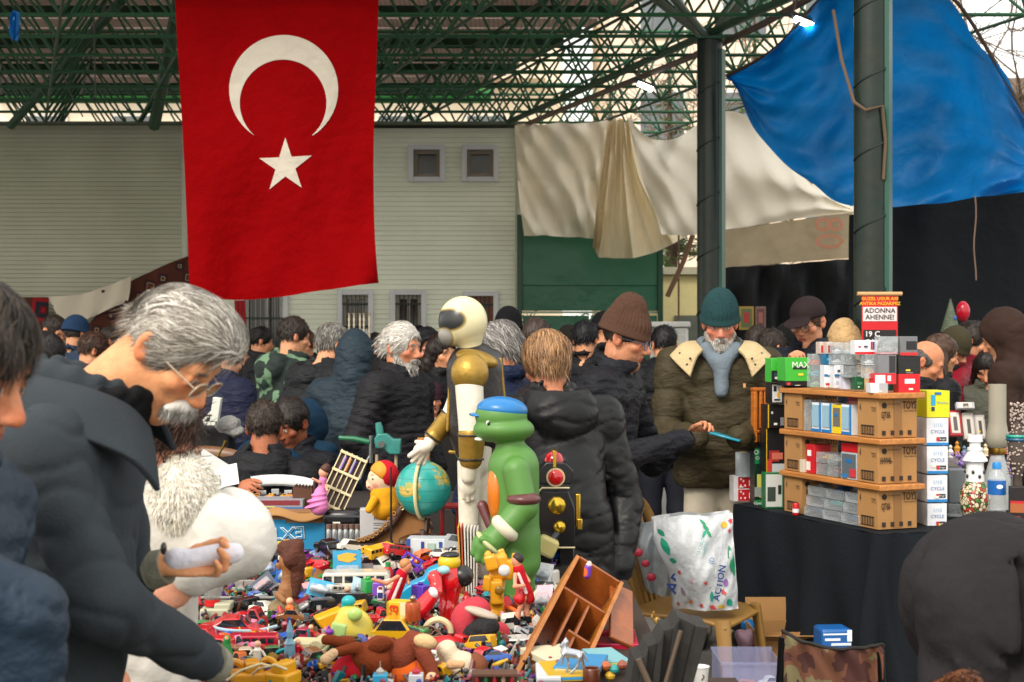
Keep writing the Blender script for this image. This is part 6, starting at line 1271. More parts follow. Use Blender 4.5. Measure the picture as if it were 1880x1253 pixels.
t = thing('cardboard_box', 'open brown cardboard box on the floor under the navy black cloth', 'box', W(1447, 1253, 6.4)); t.location.z = 0; k = S(1, 6.4)
m = MB(); h = .29
for c, d_ in (((0, 0, h/2), (118*k, .004, h)), ((0, .28, h/2), (118*k, .004, h)), ((-59*k, .14, h/2), (.004, .28, h)), ((59*k, .14, h/2), (.004, .28, h)), ((0, .14, .004), (118*k, .28, .006))): m.box(c, d_)
m.obj('carton', CARD, t)
m = MB(); m.box((0, .29, h+.045), (118*k, .004, .12), rotm(-8)); m.obj('flap', CARD, t); m = MB(); m.box((0, -.04, h-.02), (116*k, .09, .004), rotm(-25)); m.obj('flap', CARD, t)
def softbag(label, x0, y0, x1, y1, Y, col, wave=None, d=.12):
 a = W((x0+x1)/2, y1, Y); w, h = S(x1-x0, Y), S(y1-y0, Y); Fd = Fld((-w, -d, -.05), (w, d, h*1.4), .009); Fd.box((0, 0, h*.48), (w*.45, d*.4, h*.45), rd=.03, k=.02); Fd.cap((-w*.3, 0, h*.88), (-w*.36, 0, h*.95), .014, k=.04).cap((w*.3, 0, h*.9), (w*.36, 0, h*1.0), .012, k=.04) if h > .2 else None; Fd.noise(.016, 30, 3).noise(.005, 90, 4)
 t = thing('carrier_bag', label, 'bag', a); Fd.obj('bag', mat(col, .3, bump=.4, bs=25, var=.15, transl=.2, wave=wave), t)
softbag('pink lilac carrier bag on the floor between chair and cardboard box', 1352, 1160, 1384, 1253, 6.5, '#b08a9a')
softbag('bright blue carrier bag right under the edge of the cloth', 1358, 1130, 1386, 1160, 6.7, '#1a76b8')
pack('blue and white striped carrier bag standing behind the camping chair', 1508, 1156, 1566, 1230, 5.9, '#17599c', [(.05, .86, .95, .9, '#dfe6ec'), (.1, .72, .6, .78, '#dfe6ec'), (.3, .6, .95, .66, '#cfd8e0'), (.82, .7, .97, .98, '#dfe6ec'), (.0, .45, .5, .5, '#dfe6ec')], d=.12, rz=6, name='carrier_bag', cat='bag', bevel=.012)
t = thing('storage_bin', 'translucent lilac plastic bin holding small cars, left of the camping chair', 'bin', W(1382, 1290, 4.9)); t.location.z = W(0, 1290, 4.9).z
m = MB(); k = S(1, 4.9)
for c, d_ in (((0, 0, .065), (112*k, .004, .13)), ((0, .24, .065), (112*k, .004, .13)), ((-56*k, .12, .065), (.004, .24, .13)), ((56*k, .12, .065), (.004, .24, .13)), ((0, .12, .002), (112*k, .24, .004)), ((0, -.006, .134), (118*k, .012, .008)), ((0, .246, .134), (118*k, .012, .008))): m.box(c, d_)
m.obj('tub', mat('#9aa0c4', .15, alpha=.3, var=0), t)
toycar('silver toy car lying in the lilac bin', 1415, 1262, 5.0, 44, '#c9ced2', 'sedan', rz=10); toycar('orange toy car lying in the lilac bin', 1375, 1268, 5.05, 36, '#b5683a', 'van', rz=-20)
t = thing('low_stool', 'low wooden stool carrying the lilac bin', 'stool', W(1382, 1290, 4.9)); zb_ = W(0, 1290, 4.9).z; t.location.z = 0
m = MB(); m.box((0, .12, zb_-.018), (.34, .32, .03)); m.obj('seat', WOOD(), t)
for sx in (-1, 1):
 for sy in (-1, 1): m = MB(); m.box((sx*.14, .12+sy*.13, (zb_-.034)/2), (.03, .03, zb_-.034)); m.obj('leg', WOOD(), t)
# ================= toy tables
for x0, x1, y0, y1, lb in ((-1.85, .4, 2.95, 5.08, 'front trestle table under the heap of toys'), (-1.85, .0, 5.14, 6.45, 'rear trestle table under the crates and dolls')):
 cx, cy = (x0+x1)/2, (y0+y1)/2; t = thing('trestle_table', lb, 'table', (cx, cy, 0))
 m = MB(); m.box((0, 0, .725), (x1-x0, y1-y0, .03)); m.obj('tabletop', WOOD('#6e5036'), t)
 for sx in (-1, 1):
  for sy in (-1, 1): m = MB(); m.box((sx*(x1-x0-.1)/2, sy*(y1-y0-.1)/2, .354), (.05, .05, .708)); m.obj('leg', mat('#33302c', .5), t)
 m = MB(); w2, d2 = (x1-x0)/2+.01, (y1-y0)/2+.01
 m.add([(-w2, -d2, .745), (w2, -d2, .745), (w2, d2, .745), (-w2, d2, .745)], [(0, 1, 2, 3)])
 per = [Vector((-w2, d2, 0)), Vector((-w2, -d2, 0)), Vector((w2, -d2, 0)), Vector((w2, d2, 0))]
 for a, b in zip(per, per[1:]): m.sheet(lambda u, v: a+(b-a)*u+Vector((0, 0, .745-.5*v))+(b-a).normalized().cross(Vector((0, 0, 1)))*v*(.02+.02*math.sin(50*u)), 60, 6)
 o = m.obj('table_cover', cloth('#3a302a'), loc=(cx, cy, 0)); tag(o, 'grey brown cloth on the '+lb.split(' under')[0], 'tablecloth')
TT = .748
def tw(px, py, Y): return W(px, py, Y)
def solid(name, label, cat, base, prims, col, lo=None, res=.004, m_=None, paints=(), parts=(), group=None, noise=0, attr=False):
 """base = (px,py,Y). prims: ('c',p,q,ra,rb)|('e',p,r[,rot])|('b',p,h[,rot]) with p=(px,py,dY) in photo pixels, radii in pixels"""
 B = W(*base); Y = base[2]; k = S(1, Y); t = thing(name, label, cat, B, group=group)
 def q(p): return W(p[0], p[1], Y)-B+Vector((0, p[2] if len(p) > 2 else 0, 0))
 def build(pr, nm, mm, base_c=None, pts=(), ns=0, par=t, rs=res):
  P3 = []
  for g in pr:
   g = g[1:] if g[0] == '-' else g
   r_ = max([x for x in (g[2:] if g[0] == 'c' else g[2])if isinstance(x, (int, float))] or [0]) if g[0] != 'c' else max(g[3], g[4])
   for p in ([g[1], g[2]] if g[0] == 'c' else [g[1]]): v = q(p); P3 += [v-Vector((r_*k,)*3), v+Vector((r_*k,)*3)]
  lo_ = Vector([min(v[i] for v in P3)-.012 for i in range(3)]); hi_ = Vector([max(v[i] for v in P3)+.012 for i in range(3)])
  F_ = Fld(lo_, hi_, rs)
  for g in pr:
   sub = g[0] == '-'; g = g[1:] if sub else g
   if g[0] == 'c': F_.cap(q(g[1]), q(g[2]), g[3]*k, g[4]*k, k=(g[5]*k if len(g) > 5 else 3*k), sub=sub)
   elif g[0] == 'e': F_.ell(q(g[1]), [x*k for x in g[2]], np.array(rotm(0, -g[3])) if len(g) > 3 else None, k=3*k, sub=sub)
   else: F_.box(q(g[1]), [x*k for x in g[2]], np.array(rotm(0, -g[3])) if len(g) > 3 else None, rd=min(g[2])*k*.35, k=1.5*k, sub=sub)
  if ns: F_.noise(ns, 60, 3).noise(ns*.6, 150, 4)
  pp = [(q(p), [x*k for x in r_] if hasattr(r_, '__len__') else r_*k, c) for p, r_, c in pts]
  return F_.obj(nm, mm, par, base_c, pp)
 am = mat('#ffffff', .35, attr=True, var=.05, vs=20) if attr else None
 b = build(prims, 'body', m_ or (am or plas(col)), col if attr else None, paints, noise)
 for nm, pr, mm, *rest in parts: build(pr, nm, mm, rs=rest[0] if rest else res, ns=rest[1] if len(rest) > 1 else 0, par=b, base_c=rest[2] if len(rest) > 2 else None, pts=rest[3] if len(rest) > 3 else ())
 return t
PL = plas
def ppx(px, py, Y, dY=0): return W(px, py, Y)+Vector((0, dY, 0))
CW = mat('#ffffff', .55, attr=True, var=.12, vs=25, bump=.15, bs=60, dirt=.22)
WHT = mat('#d9d3c2', .55, var=.12, vs=20, bump=.15, bs=60, dirt=.25); GOLD = mat('#a58438', .38, metal=.55, var=.2, vs=30, bump=.2, bs=60, dirt=.2); VEST = mat('#221f20', .4, bump=.2, bs=50, dirt=.1)
Y = 4.9
mn = solid('mannequin', 'tall cream white dress up mannequin with a round helmet, black vest and gold cuffs', 'mannequin', (868, 1096, Y),
  [('c', (866, 660), (870, 700), 14, 16, 6), ('c', (858, 672, .0), (905, 672, .03), 20, 18, 8), ('c', (875, 690, .01), (878, 800, .01), 34, 28, 12), ('c', (876, 800), (874, 850), 30, 26, 8),
   ('c', (862, 690, -.1), (868, 790, -.12), 26, 23, 6), ('c', (868, 790, -.12), (862, 870, -.1), 21, 14, 5), ('e', (860, 886, -.08), (17, 10, 20), 5), ('c', (852, 888, -.085), (852, 910, -.08), 5, 4), ('c', (860, 890, -.08), (860, 915, -.075), 5, 4), ('c', (869, 888, -.08), (869, 912, -.07), 5, 4),
   ('c', (852, 700, .07), (826, 765, .08), 20, 17, 6), ('c', (826, 765, .08), (790, 810, .0), 17, 12, 5), ('e', (778, 822, -.01), (20, 15, 12), 20),
   ('c', (770, 824, -.03), (753, 836, -.03), 5.5, 4.5), ('c', (772, 830, -.02), (758, 846, -.02), 5.5, 4.5), ('c', (778, 832, -.01), (768, 851, -.01), 5.5, 4.5), ('c', (784, 834, .01), (778, 852, 0), 5, 4), ('c', (784, 815, .02), (764, 812, .01), 5, 4),
   ('c', (880, 850, .03), (886, 960, .03), 22, 17, 6), ('c', (886, 960, .03), (884, 1085, .03), 16, 12, 4), ('c', (862, 850, -.03), (860, 960, -.03), 22, 17, 6), ('c', (860, 960, -.03), (862, 1085, -.03), 16, 12, 4), ('e', (858, 1090, -.04), (16, 24, 7)), ('e', (882, 1090, .03), (16, 24, 7))],
  '#d9d3c2', m_=WHT,
  parts=[('vest', [('c', (871, 680, .02), (872, 790, .02), 52, 48, 10), ('c', (862, 780, .02), (866, 822, .02), 40, 34, 8), ('c', (903, 662, .03), (914, 760, .03), 20, 18, 6)], VEST), ('vest_piping', [('c', (826, 830, .0), (905, 836, .0), 3.5, 3.5), ('c', (828, 680, -.01), (822, 790, -.01), 3.5, 3.5), ('c', (918, 660, .0), (930, 780, .02), 3.5, 3.5)], GOLD),
         ('shoulder_armour', [('e', (864, 684, -.1), (34, 32, 36), -8), ('e', (876, 660, -.02), (40, 46, 18), -14), ('-', 'b', (864, 738, -.1), (50, 60, 26), -8)], GOLD),
         ('cuff', [('c', (868, 795, -.12), (866, 838, -.11), 25, 21, 2)], GOLD), ('cuff', [('c', (822, 772, .075), (796, 802, .01), 19.5, 17, 2)], GOLD),
         ('cuff_band', [('e', (868, 795, -.12), (28, 28, 4))], VEST), ('cuff_band', [('e', (866, 839, -.11), (25, 25, 4))], VEST), ('cuff_band', [('e', (825, 768, .08), (23, 23, 4), -38)], VEST), ('cuff_band', [('e', (795, 804, .01), (20, 20, 4), -38)], VEST),
         ('helmet', [('e', (850, 590), (45, 43, 46), 6), ('e', (832, 612), (28, 32, 24), 20), ('c', (862, 625), (866, 645), 24, 18, 8)], mat('#ffffff', .3, attr=True, var=.08, vs=15, dirt=.15), .003, 0, '#d8cfa6', [((826, 588, 0), (32, 400, 21), '#8f7a3a'), ((825, 588, 0), (29, 400, 18), '#24282a'), ((817, 622, 0), (17, 400, 20), '#8f7a3a'), ((817, 621, 0), (14, 400, 17), '#8b8a84')]),
         ('helmet_rim', [('c', (845, 635), (878, 641), 4, 4, 2)], GOLD)])
GR = mat('#4f8038', .5, var=.08, vs=12, dirt=.08); Y = 4.62
solid('toy_figure', 'big green toy figure with a blue cap and brown arm bands, beside the mannequin', 'toy', (945, 1102, Y),
  [('e', (925, 788), (56, 50, 26)), ('e', (920, 764), (48, 44, 36)), ('e', (896, 792), (26, 32, 19)), ('c', (935, 810), (940, 850), 22, 26, 8), ('c', (943, 858), (946, 990), 47, 44, 12), ('c', (950, 990), (955, 1030), 42, 38, 8),
   ('c', (948, 860, -.08), (962, 925, -.1), 25, 24, 6), ('c', (962, 925, -.1), (905, 985, -.12), 24, 23, 6), ('e', (892, 992, -.125), (25, 24, 25), 30), ('c', (880, 985, -.14), (872, 1004, -.14), 8, 7), ('c', (886, 995, -.15), (880, 1014, -.15), 8, 7), ('c', (896, 1002, -.15), (892, 1018, -.15), 8, 7), ('c', (905, 985, -.15), (888, 978, -.16), 8, 7),
   ('c', (935, 860, .09), (920, 930, .1), 22, 20, 6), ('c', (960, 1020, .04), (965, 1090, .04), 22, 18, 6), ('c', (938, 1020, -.05), (942, 1090, -.05), 22, 18, 6), ('e', (932, 1096, -.06), (30, 26, 9)), ('e', (955, 1096, .03), (30, 26, 9)), ('-', 'e', (874, 806, -.01), (13, 20, 5), -5)],
  '#4f8038', m_=GR,
  parts=[('cap', [('e', (922, 752), (47, 43, 24), -4), ('e', (884, 764), (24, 26, 5), -8), ('-', 'b', (922, 790), (70, 70, 22), -4)], plas('#1a6fae')),
         ('eye', [('e', (900, 775, -.062), (7, 4, 8))], plas('#e8ece8')), ('pupil', [('e', (898, 776, -.07), (3.5, 2, 5))], plas('#141414')), ('teeth', [('e', (880, 806, -.02), (9, 14, 4), -5)], plas('#d8dad0')),
         ('bib', [('e', (912, 905, -.01), (18, 34, 58), 2)], plas('#c9701a')), ('arm_band', [('e', (961, 910, -.1), (31, 31, 14))], plas('#5a2f30')), ('wrist_wrap', [('e', (927, 962, -.114), (29, 29, 17), -45)], mat('#c9c8b0', .6)),
         ('knuckle_wrap', [('e', (897, 988, -.125), (29, 29, 8), -45)], mat('#b9c08a', .6)), ('belt', [('c', (948, 990), (950, 1003), 42, 42, 2)], plas('#5a2f30')), ('side_strap', [('c', (885, 930, .02), (900, 965, .0), 10, 9, 2)], plas('#5a2f30'))])
Y = 4.95; k = S(1, Y); t = thing('toy_robot', 'black and gold toy robot with a red lamp on its head, by the green figure', 'toy', W(1022, 1010, Y)); bz = lambda x, y: ((x-1022)*k, 0, (1010-y)*k)
BK_ = plas('#17181c', .2); GO = mat('#c9a63c', .22, metal=.9, var=.05)
m = MB(); m.prism([((x-1022)*k, (1010-y)*k) for x, y in ((978, 915), (992, 898), (1042, 898), (1054, 930), (1054, 1000), (990, 1000), (974, 950))], .15); m.obj('torso', BK_, t, bevel=.004)
m = MB(); m.prism([((x-1022)*k, (1010-y)*k) for x, y in ((984, 866), (1002, 846), (1038, 848), (1052, 862), (1048, 886), (988, 886))], .13); hd = m.obj('head', BK_, t, bevel=.004)
m = MB(); m.lathe([(18*k, 0), (18*k, 4*k), (14*k, 14*k), (4*k, 20*k)], c=bz(1017, 848), n=20); m.obj('red_lamp', mat('#b0101c', .12, coat=.5), hd)
m = MB(); m.box((bz(1017, 840)[0], -.02, bz(0, 840)[2]), (6*k, .12, 30*k)); m.obj('gold_strip', GO, hd, bevel=.001)
m = MB(); m.cyl(Vector(bz(1019, 873))+Vector((0, -.06, 0)), Vector(bz(1019, 873))+Vector((0, -.078, 0)), 17*k, n=24); m.obj('gold_ring', mat('#c9b48a', .3), hd); m = MB(); m.ball(Vector(bz(1019, 873))+Vector((0, -.078, 0)), (14*k, .012, 14*k)); m.obj('red_lens', mat('#c00a14', .1, coat=.6), hd)
for (x, y, r_) in ((1021, 924, 17), (1026, 963, 12)):
 m = MB(); m.lathe([(r_*k, 0), (r_*.9*k, .006), (r_*.5*k, .012), (.001, .014)], c=Vector(bz(x, y))+Vector((0, -.075, 0)), n=10, M=rotm(90)); m.obj('gold_disc', GO, t)
m = MB(); m.tube([Vector(bz(x, y))+Vector((0, -.078, 0)) for x, y in ((986, 902), (994, 892), (1044, 892))], .003); m.obj('gold_edge', mat('#d8c9a0', .3), t); m = MB(); m.tube([Vector(bz(x, y))+Vector((0, -.076, 0)) for x, y in ((1004, 1000), (1054, 1000))], .003); m.obj('gold_edge', mat('#d8c9a0', .3), t)
m = MB(); m.box(Vector(bz(1060, 935))+Vector((0, -.02, 0)), (9*k, .05, 60*k)); m.box(Vector(bz(1063, 960))+Vector((0, -.03, 0)), (10*k, .04, 20*k)); m.obj('side_launcher', GO, t, bevel=.003)
for x, s in ((978, -1),): m = MB(); m.tube([Vector(bz(1030, 965))+Vector((0, -.06, 0)), Vector(bz(1012, 985))+Vector((0, -.09, 0)), Vector(bz(1003, 992))+Vector((0, -.1, 0))], 6*k); m.obj('arm', mat('#30353a', .3), t); m = MB(); m.box(Vector(bz(1003, 995))+Vector((0, -.11, 0)), (36*k, .06, 34*k), rotm(0, 25)); m.obj('fist', mat('#c9bc7a', .4), t, bevel=.012, seg=3)
for x in (1000, 1040): m = MB(); m.box(Vector(bz(x, 1028)), (26*k, .12, 50*k)); m.obj('leg', BK_, t, bevel=.004)
m = MB(); m.box((0, 0, -.09), (90*k, .2, .09)); m.obj('stand', mat('#24201d', .5), t); t.location.z += .0
Y = 5.15; k = S(1, Y); c = W(777, 897, Y); t = thing('globe', 'turquoise desk globe with a cream meridian ring on a brown foot', 'globe', W(777, 985, Y))
gm = bpy.data.materials.new('globe_map'); gm.use_nodes = True; nt = gm.node_tree; bs_ = nt.nodes['Principled BSDF']; bs_.inputs['Roughness'].default_value = .3; bs_.inputs['Coat Weight'].default_value = .3
tc = nt.nodes.new('ShaderNodeTexCoord'); n_ = nt.nodes.new('ShaderNodeTexNoise'); n_.inputs['Scale'].default_value = 11; n_.inputs['Detail'].default_value = 8; nt.links.new(tc.outputs['Object'], n_.inputs[0])
r = nt.nodes.new('ShaderNodeValToRGB'); r.color_ramp.interpolation = 'CONSTANT'; e = r.color_ramp.elements; e[0].color = (*lin('#2b9a92'), 1); e[1].position = .56; e[1].color = (*lin('#9a9a4a'), 1)
for p_, c_ in ((.61, '#c9a95a'), (.67, '#5f8a4a')): q_ = e.new(p_); q_.color = (*lin(c_), 1)
nt.links.new(n_.outputs[0], r.inputs[0]); sp = nt.nodes.new('ShaderNodeSeparateXYZ'); nt.links.new(tc.outputs['Object'], sp.inputs[0]); nt.links.new(r.outputs[0], bs_.inputs['Base Color'])
m = MB(); m.ball((0, 0, 88*k), 51*k, 40, 28); gb = m.obj('sphere', gm, t)
m = MB()
for i in range(7): a = (i-3)*.42; m.torus((0, 0, 88*k+51*k*math.sin(a)), 51.1*k*math.cos(a), .0005, rotm(90), 40, 4)
m.obj('latitude_line', mat('#1d5f60', .4, var=0), gb)
m = MB(); m.torus((0, 0, 88*k), 56*k, 3.4*k, rotm(0, 0, 78), 40, 8); m.obj('meridian', mat('#d8cf9c', .4), t, bevel=0)
m = MB(); m.tube([(8*k, 0, 34*k), (6*k, 0, 10*k), (0, 0, 0)], [5*k, 5*k, 7*k]); m.lathe([(46*k, -10*k), (44*k, -4*k), (30*k, 2*k), (8*k, 6*k), (7*k, 12*k)], n=28); m.obj('foot', mat('#3d231c', .25, coat=.3), t)
Yr = 5.9
pack('blue and brown cardboard carton with upside down white EXT lettering', 486, 940, 597, 1012, 5.85, '#8a6038', [(0, 0, 1, .72, '#0f7fb0'), (0, .72, .35, .8, '#0f7fb0')], d=.36, rz=-4, texts=[], name='carton', rough=.7)
o = [x for x in COL.objects if x.get('label', '').startswith('blue and brown cardboard')][0]; kk = S(1, 5.85); text('EXT', 22*kk, mat('#e4eaee', .5, var=0), o, (-14*kk, -.006, 34*kk), (90, 176, 0), bold=.04, sx=1.2); text('EXT', 22*kk, mat('#0f7fb0', .5, var=0), o, (-14*kk, -.010, 34*kk), (90, 176, 0), bold=-.015, sx=1.2)
m = MB(); m.sheet(lambda u, v: Vector(((u-.5)*.25, -.02*math.sin(3*u)-v*.03, .168+.012*math.sin(7*u)-.03*v)), 20, 4); m.obj('torn_flap', mat('#9a7142', .85), o, solid=.003)
pack('grey white Kitchen carton standing left of the leather saddle', 661, 936, 737, 1003, 5.5, '#b8babd', [(.32, .62, .9, .64, '#6b6e72'), (.32, .58, .8, .59, '#8d9094'), (.32, .5, .75, .51, '#8d9094'), (.32, .42, .85, .43, '#8d9094')], d=.08, rz=5, texts=[('Kitchen', .58, .78, .13, '#26282c')], name='kitchen_carton')
pack('black wash bag wedged behind the tray of silver lids', 592, 938, 660, 968, 5.7, '#16171a', [(0, .6, 1, .72, '#4b4e54')], d=.12, rz=-3, name='wash_bag', cat='bag', bevel=.02, rough=.3)
t = thing('jar_tray', 'tray of clear jars with silver sides below the black wash bag', 'tray', W(630, 1005, 5.5)); k = S(1, 5.5)
m = MB(); m.box((0, .06, 6*k), (64*k, .14, 10*k)); m.obj('tray', mat('#5a4a44', .5), t, bevel=.004)
for i in range(6): m = MB(); m.lathe([(4.6*k, 0), (5*k, 2*k), (5*k, 20*k), (4*k, 24*k)], c=((i-2.5)*10.4*k, .0, 10*k), n=14); j = m.obj('jar', mat('#b4babd', .15, metal=.6, var=.3, vs=60), t); m = MB(); m.lathe([(5.2*k, 24*k), (5.2*k, 32*k)], c=((i-2.5)*10.4*k, .0, 10*k), n=14); m.obj('lid', mat('#6a554c', .4), j)
pack('clear topped case showing a maroon insert, lying on the brown carton', 462, 918, 556, 936, 5.95, '#8c8f98', [(.06, .45, .94, .95, '#7a2a34'), (0, 0, 1, .25, '#3d6aa0')], d=.16, name='flat_case', cat='case')
r = random.Random(5)
for i in range(12):
 c, cn = [('#d88a1a', 'orange'), ('#2a2a2c', 'black'), ('#e0a020', 'yellow'), ('#2f8fc4', 'azure'), ('#5f3a2a', 'brown'), ('#4a9a4a', 'green')][[0, 1, 2, 0, 1, 2, 0, 3, 3, 4, 4, 5][i]]
 px = 474+i*9.5; toycar(f'thumb size {cn} toy, number {["one", "two", "three", "four", "five", "six", "seven", "eight", "nine", "ten", "eleven", "twelve"][i]} from the left in the row by the white chair', px, 917+r.uniform(-3, 1), 6.1, 15, c, r.choice(['sedan', 'truck', 'van']), rz=r.uniform(-60, 60), group='row of thumb sized toys', dz=.004)
pack('low tray carrying the row of thumb sized toys', 462, 915, 592, 924, 6.02, '#3a3230', [], d=.16, name='low_tray', cat='tray')
t = thing('bellows', 'brown folded leather bellows standing behind the pink doll', 'bellows', W(566, 930, 6.05)); k = S(1, 6.05)
m = MB(); pr = []
for i in range(13): pr.append((-26+i*3, 38 if i % 2 else 33))
m.prism([(x*k, 0) for x, _ in (pr[0], pr[-1])]+[(x*k, y*k+abs(x)*.1*k) for x, y in pr[::-1]], .08); m.obj('folds', mat('#54301f', .6), t, smooth=False)
m = MB(); m.box((14*k, 0, 24*k), (5*k, .1, 48*k)); m.obj('front_board', mat('#33231b', .4), t, bevel=.003)
t = thing('slotted_rack', 'cream plastic rack with brown slots leaning beside the pink doll', 'rack', W(606, 932, 5.75), rot=(R(-18), R(24), 0)); k = S(1, 5.75)
m = MB()
for i in range(6): m.box(((-25+i*10)*k, 0, 54*k), (2.2*k, .012, 108*k))
for z_ in (2, 34, 68, 104): m.box((0, -.002, z_*k), (54*k, .014, 5*k))
m.obj('frame', mat('#cfc39a', .5), t, bevel=.001)
m = MB(); m.box((0, .012, 54*k), (52*k, .006, 104*k)); m.obj('backing', mat('#3d2418', .5), t)
for i, c_ in enumerate(('#7a5aa0', '#b06a2a', '#4a3a8a')): m = MB(); m.cyl(((-13+i*10)*k, -.004, 72*k), ((-13+i*10)*k, -.004, 98*k), 2.6*k, n=8); m.obj('coloured_pen', plas(c_), t)
SKD = plas('#d89a80', .4)
solid('doll', 'small doll in a flounced pink dress with brown bun between bellows and rack', 'doll', (588, 938, 5.7), [('e', (594, 868), (9, 9, 10)), ('c', (593, 876), (590, 905), 5, 6), ('c', (588, 885, -.02), (576, 878, -.03), 3, 2.4), ('c', (595, 885, .01), (602, 900, -.02), 3, 2.4), ('c', (587, 905), (585, 936), 5, 4)],
      '#d89a80', m_=SKD, res=.0028, parts=[('dress', [('c', (593, 880), (590, 902), 7, 7), ('c', (588, 905), (586, 930), 11, 17, 3), ('e', (582, 918), (19, 18, 4), 10), ('e', (580, 928), (22, 20, 4), 14), ('e', (586, 908), (15, 14, 4), 8)], mat('#d77bb4', .6, bump=.3)), ('hair', [('e', (597, 862), (9, 9, 9)), ('e', (600, 856), (6, 6, 5))], mat('#4a2416', .6))])
solid('baby_doll', 'plump rag doll with a red hood and yellow shirt left of the globe', 'doll', (699, 940, 5.4), [('e', (700, 880), (25, 24, 25)), ('e', (678, 886), (6, 5, 5)), ('e', (686, 892), (14, 14, 10)), ('c', (705, 900), (705, 925), 18, 22, 6)],
      '#e2bfa0', attr=True, res=.0035, paints=[((685, 878, -.045), 3.2, '#1c1512'), ((684, 871, -.04), (5, 6, 1.2), '#5a3a28'), ((678, 894, -.03), (4, 8, 2), '#b0484a'), ((690, 893, -.045), 7, '#e0a08a')],
      parts=[('shirt', [('c', (704, 908), (705, 930), 24, 26, 6), ('c', (690, 915, -.06), (681, 932, -.07), 8, 7)], cloth('#d99a1c')), ('hood', [('e', (706, 872), (26, 26, 27)), ('c', (716, 880), (718, 900), 10, 6), ('-', 'e', (680, 882, -.02), (27, 40, 25))], cloth('#b81424')),
             ('fringe', [('e', (702, 868, -.0), (23, 27, 22)), ('-', 'e', (682, 888, -.0), (26, 44, 24))], mat('#d48c1c', .6)), ('collar', [('c', (694, 907), (716, 908), 6, 6)], cloth('#b81424'))])
t = thing('leather_case', 'curved brown leather case with a laced edge behind the radio transmitter', 'case', W(700, 1005, 5.35)); k = S(1, 5.35); B = t.location
q = lambda x, y, d=0: W(x, y, 5.35)-B+Vector((0, d, 0))
m = MB(); m.tube([q(640, 1001), q(690, 985), q(722, 960), q(738, 932)], [5*k, 7*k, 8*k, 9*k], 10); m.obj('rim', mat('#4b2f22', .5), t)
m = MB(); m.prism([(q(x, y).x, q(x, y).z) for x, y in ((650, 1003), (695, 990), (728, 962), (742, 935), (770, 945), (792, 965), (790, 1003))], .05, c=(0, .04, 0)); m.obj('flap', mat('#9c6a3a', .7, var=.2), t, bevel=.004)
m = MB()
for i in range(9): x = 660+i*8; y = 990-(i*i)*.75; m.torus(q(x, y, -.02), 3.4*k, 1.2*k, rotm(0, 40*(i % 2)), 10, 5)
m.obj('lacing', mat('#a8762c', .5), t); m = MB(); m.torus(q(739, 932, -.025), 3*k, 1*k, None, 12, 5); m.obj('eyelet', mat('#d8c79a', .2, metal=.8), t)
m = MB(); m.tube([q(742, 936), q(775, 948), q(795, 972)], [5*k, 4*k, 4*k], 8); m.obj('strap', mat('#3f2a22', .5), t)
Y = 5.1; k = S(1, Y); t = thing('radio_transmitter', 'black radio control transmitter with a tall thin aerial', 'remote control', W(700, 1048, Y)); m = MB(); m.box((0, 0, 26*k), (92*k, .06, 44*k)); m.obj('case', mat('#15161a', .45, bump=.1, bs=80), t, bevel=.008)
m = MB(); m.lathe([(19*k, 0), (19*k, .008), (14*k, .012), (13*k, .02), (.001, .02)], c=(10*k, -.03, 28*k), n=28, M=rotm(90)); m.obj('dial', mat('#232428', .35), t)
m = MB(); m.cyl((18*k, 0, 46*k), (18*k, 0, 190*k), 2.2*k, 1.6*k, n=8); m.lathe([(5*k, 44*k), (3*k, 56*k)], c=(18*k, 0, 0), n=12); m.obj('aerial', mat('#111113', .3), t)
m = MB(); m.box((-28*k, -.034, 30*k), (24*k, .008, 22*k)); m.obj('panel', mat('#22242a', .3), t, bevel=.003)
for i in range(5): m = MB(); m.box(((-34+i*16)*k, -.01, -1*k), (9*k, .04, 10*k)); m.obj('battery', mat('#1b1c20', .3), t, bevel=.003)
pack('pale blue carton printed with a strip of film below the globe', 746, 990, 817, 1040, 4.98, '#c3ccd2', [(0, 0, .1, 1, '#1d4f9c'), (.38, .1, .46, .9, '#1c3f8a'), (.85, .1, .93, .9, '#1c3f8a'), (.46, .45, .85, .47, '#1c3f8a'), (.55, .6, .75, .85, '#9ab4aa')], d=.09, rz=-5, texts=[('j', .65, .7, .2, '#4a6a7a')], name='film_carton')
def blister(label, x0, y0, x1, y1, Y, card, car, rz=0, ry=0, rx=-20, flame=False, d=.03, head_=None):
 w, h = S(x1-x0, Y), S(y1-y0, Y); t = thing('blister_pack', label, 'toy pack', W((x0+x1)/2, y1, Y), rot=(R(rx), R(ry), R(rz)), group='carded toys in the heap')
 m = MB(); m.box((0, 0, h/2), (w, .0015, h)); m.obj('card', mat(card, .35, var=.25, vs=30), t)
 m = MB(); m.box((0, -d/2-.001, h*.32), (w*.8, d, h*.45)); m.obj('bubble', CLEAR2, t, bevel=.006)
 toycar_into(t, (0, -d/2, h*.16), w*.7, car, 0)
 if head_: m = MB(); m.prism([(-w*.3, h*.72), (w*.05, h*.66), (w*.34, h*.74), (w*.22, h*.8), (w*.36, h*.88), (0, h*.93), (-w*.34, h*.86)], .002, c=(0, -.002, 0)); m.obj('printed_logo', mat(head_, .4, var=0), t, smooth=False)
 return t
blister('turquoise carded toy with an orange and yellow flame logo left of the transmitter', 612, 1010, 664, 1078, 4.85, '#1a8ab4', '#3b74a8', rz=10, head_='#e59a1c', d=.035)
Y = 5.0; t = thing('boxed_car', 'long window box with a blue and silver sports car lying aslant behind the doll bust', 'toy pack', W(560, 1062, Y), rot=(R(0), R(-22), R(-12))); k = S(1, Y)
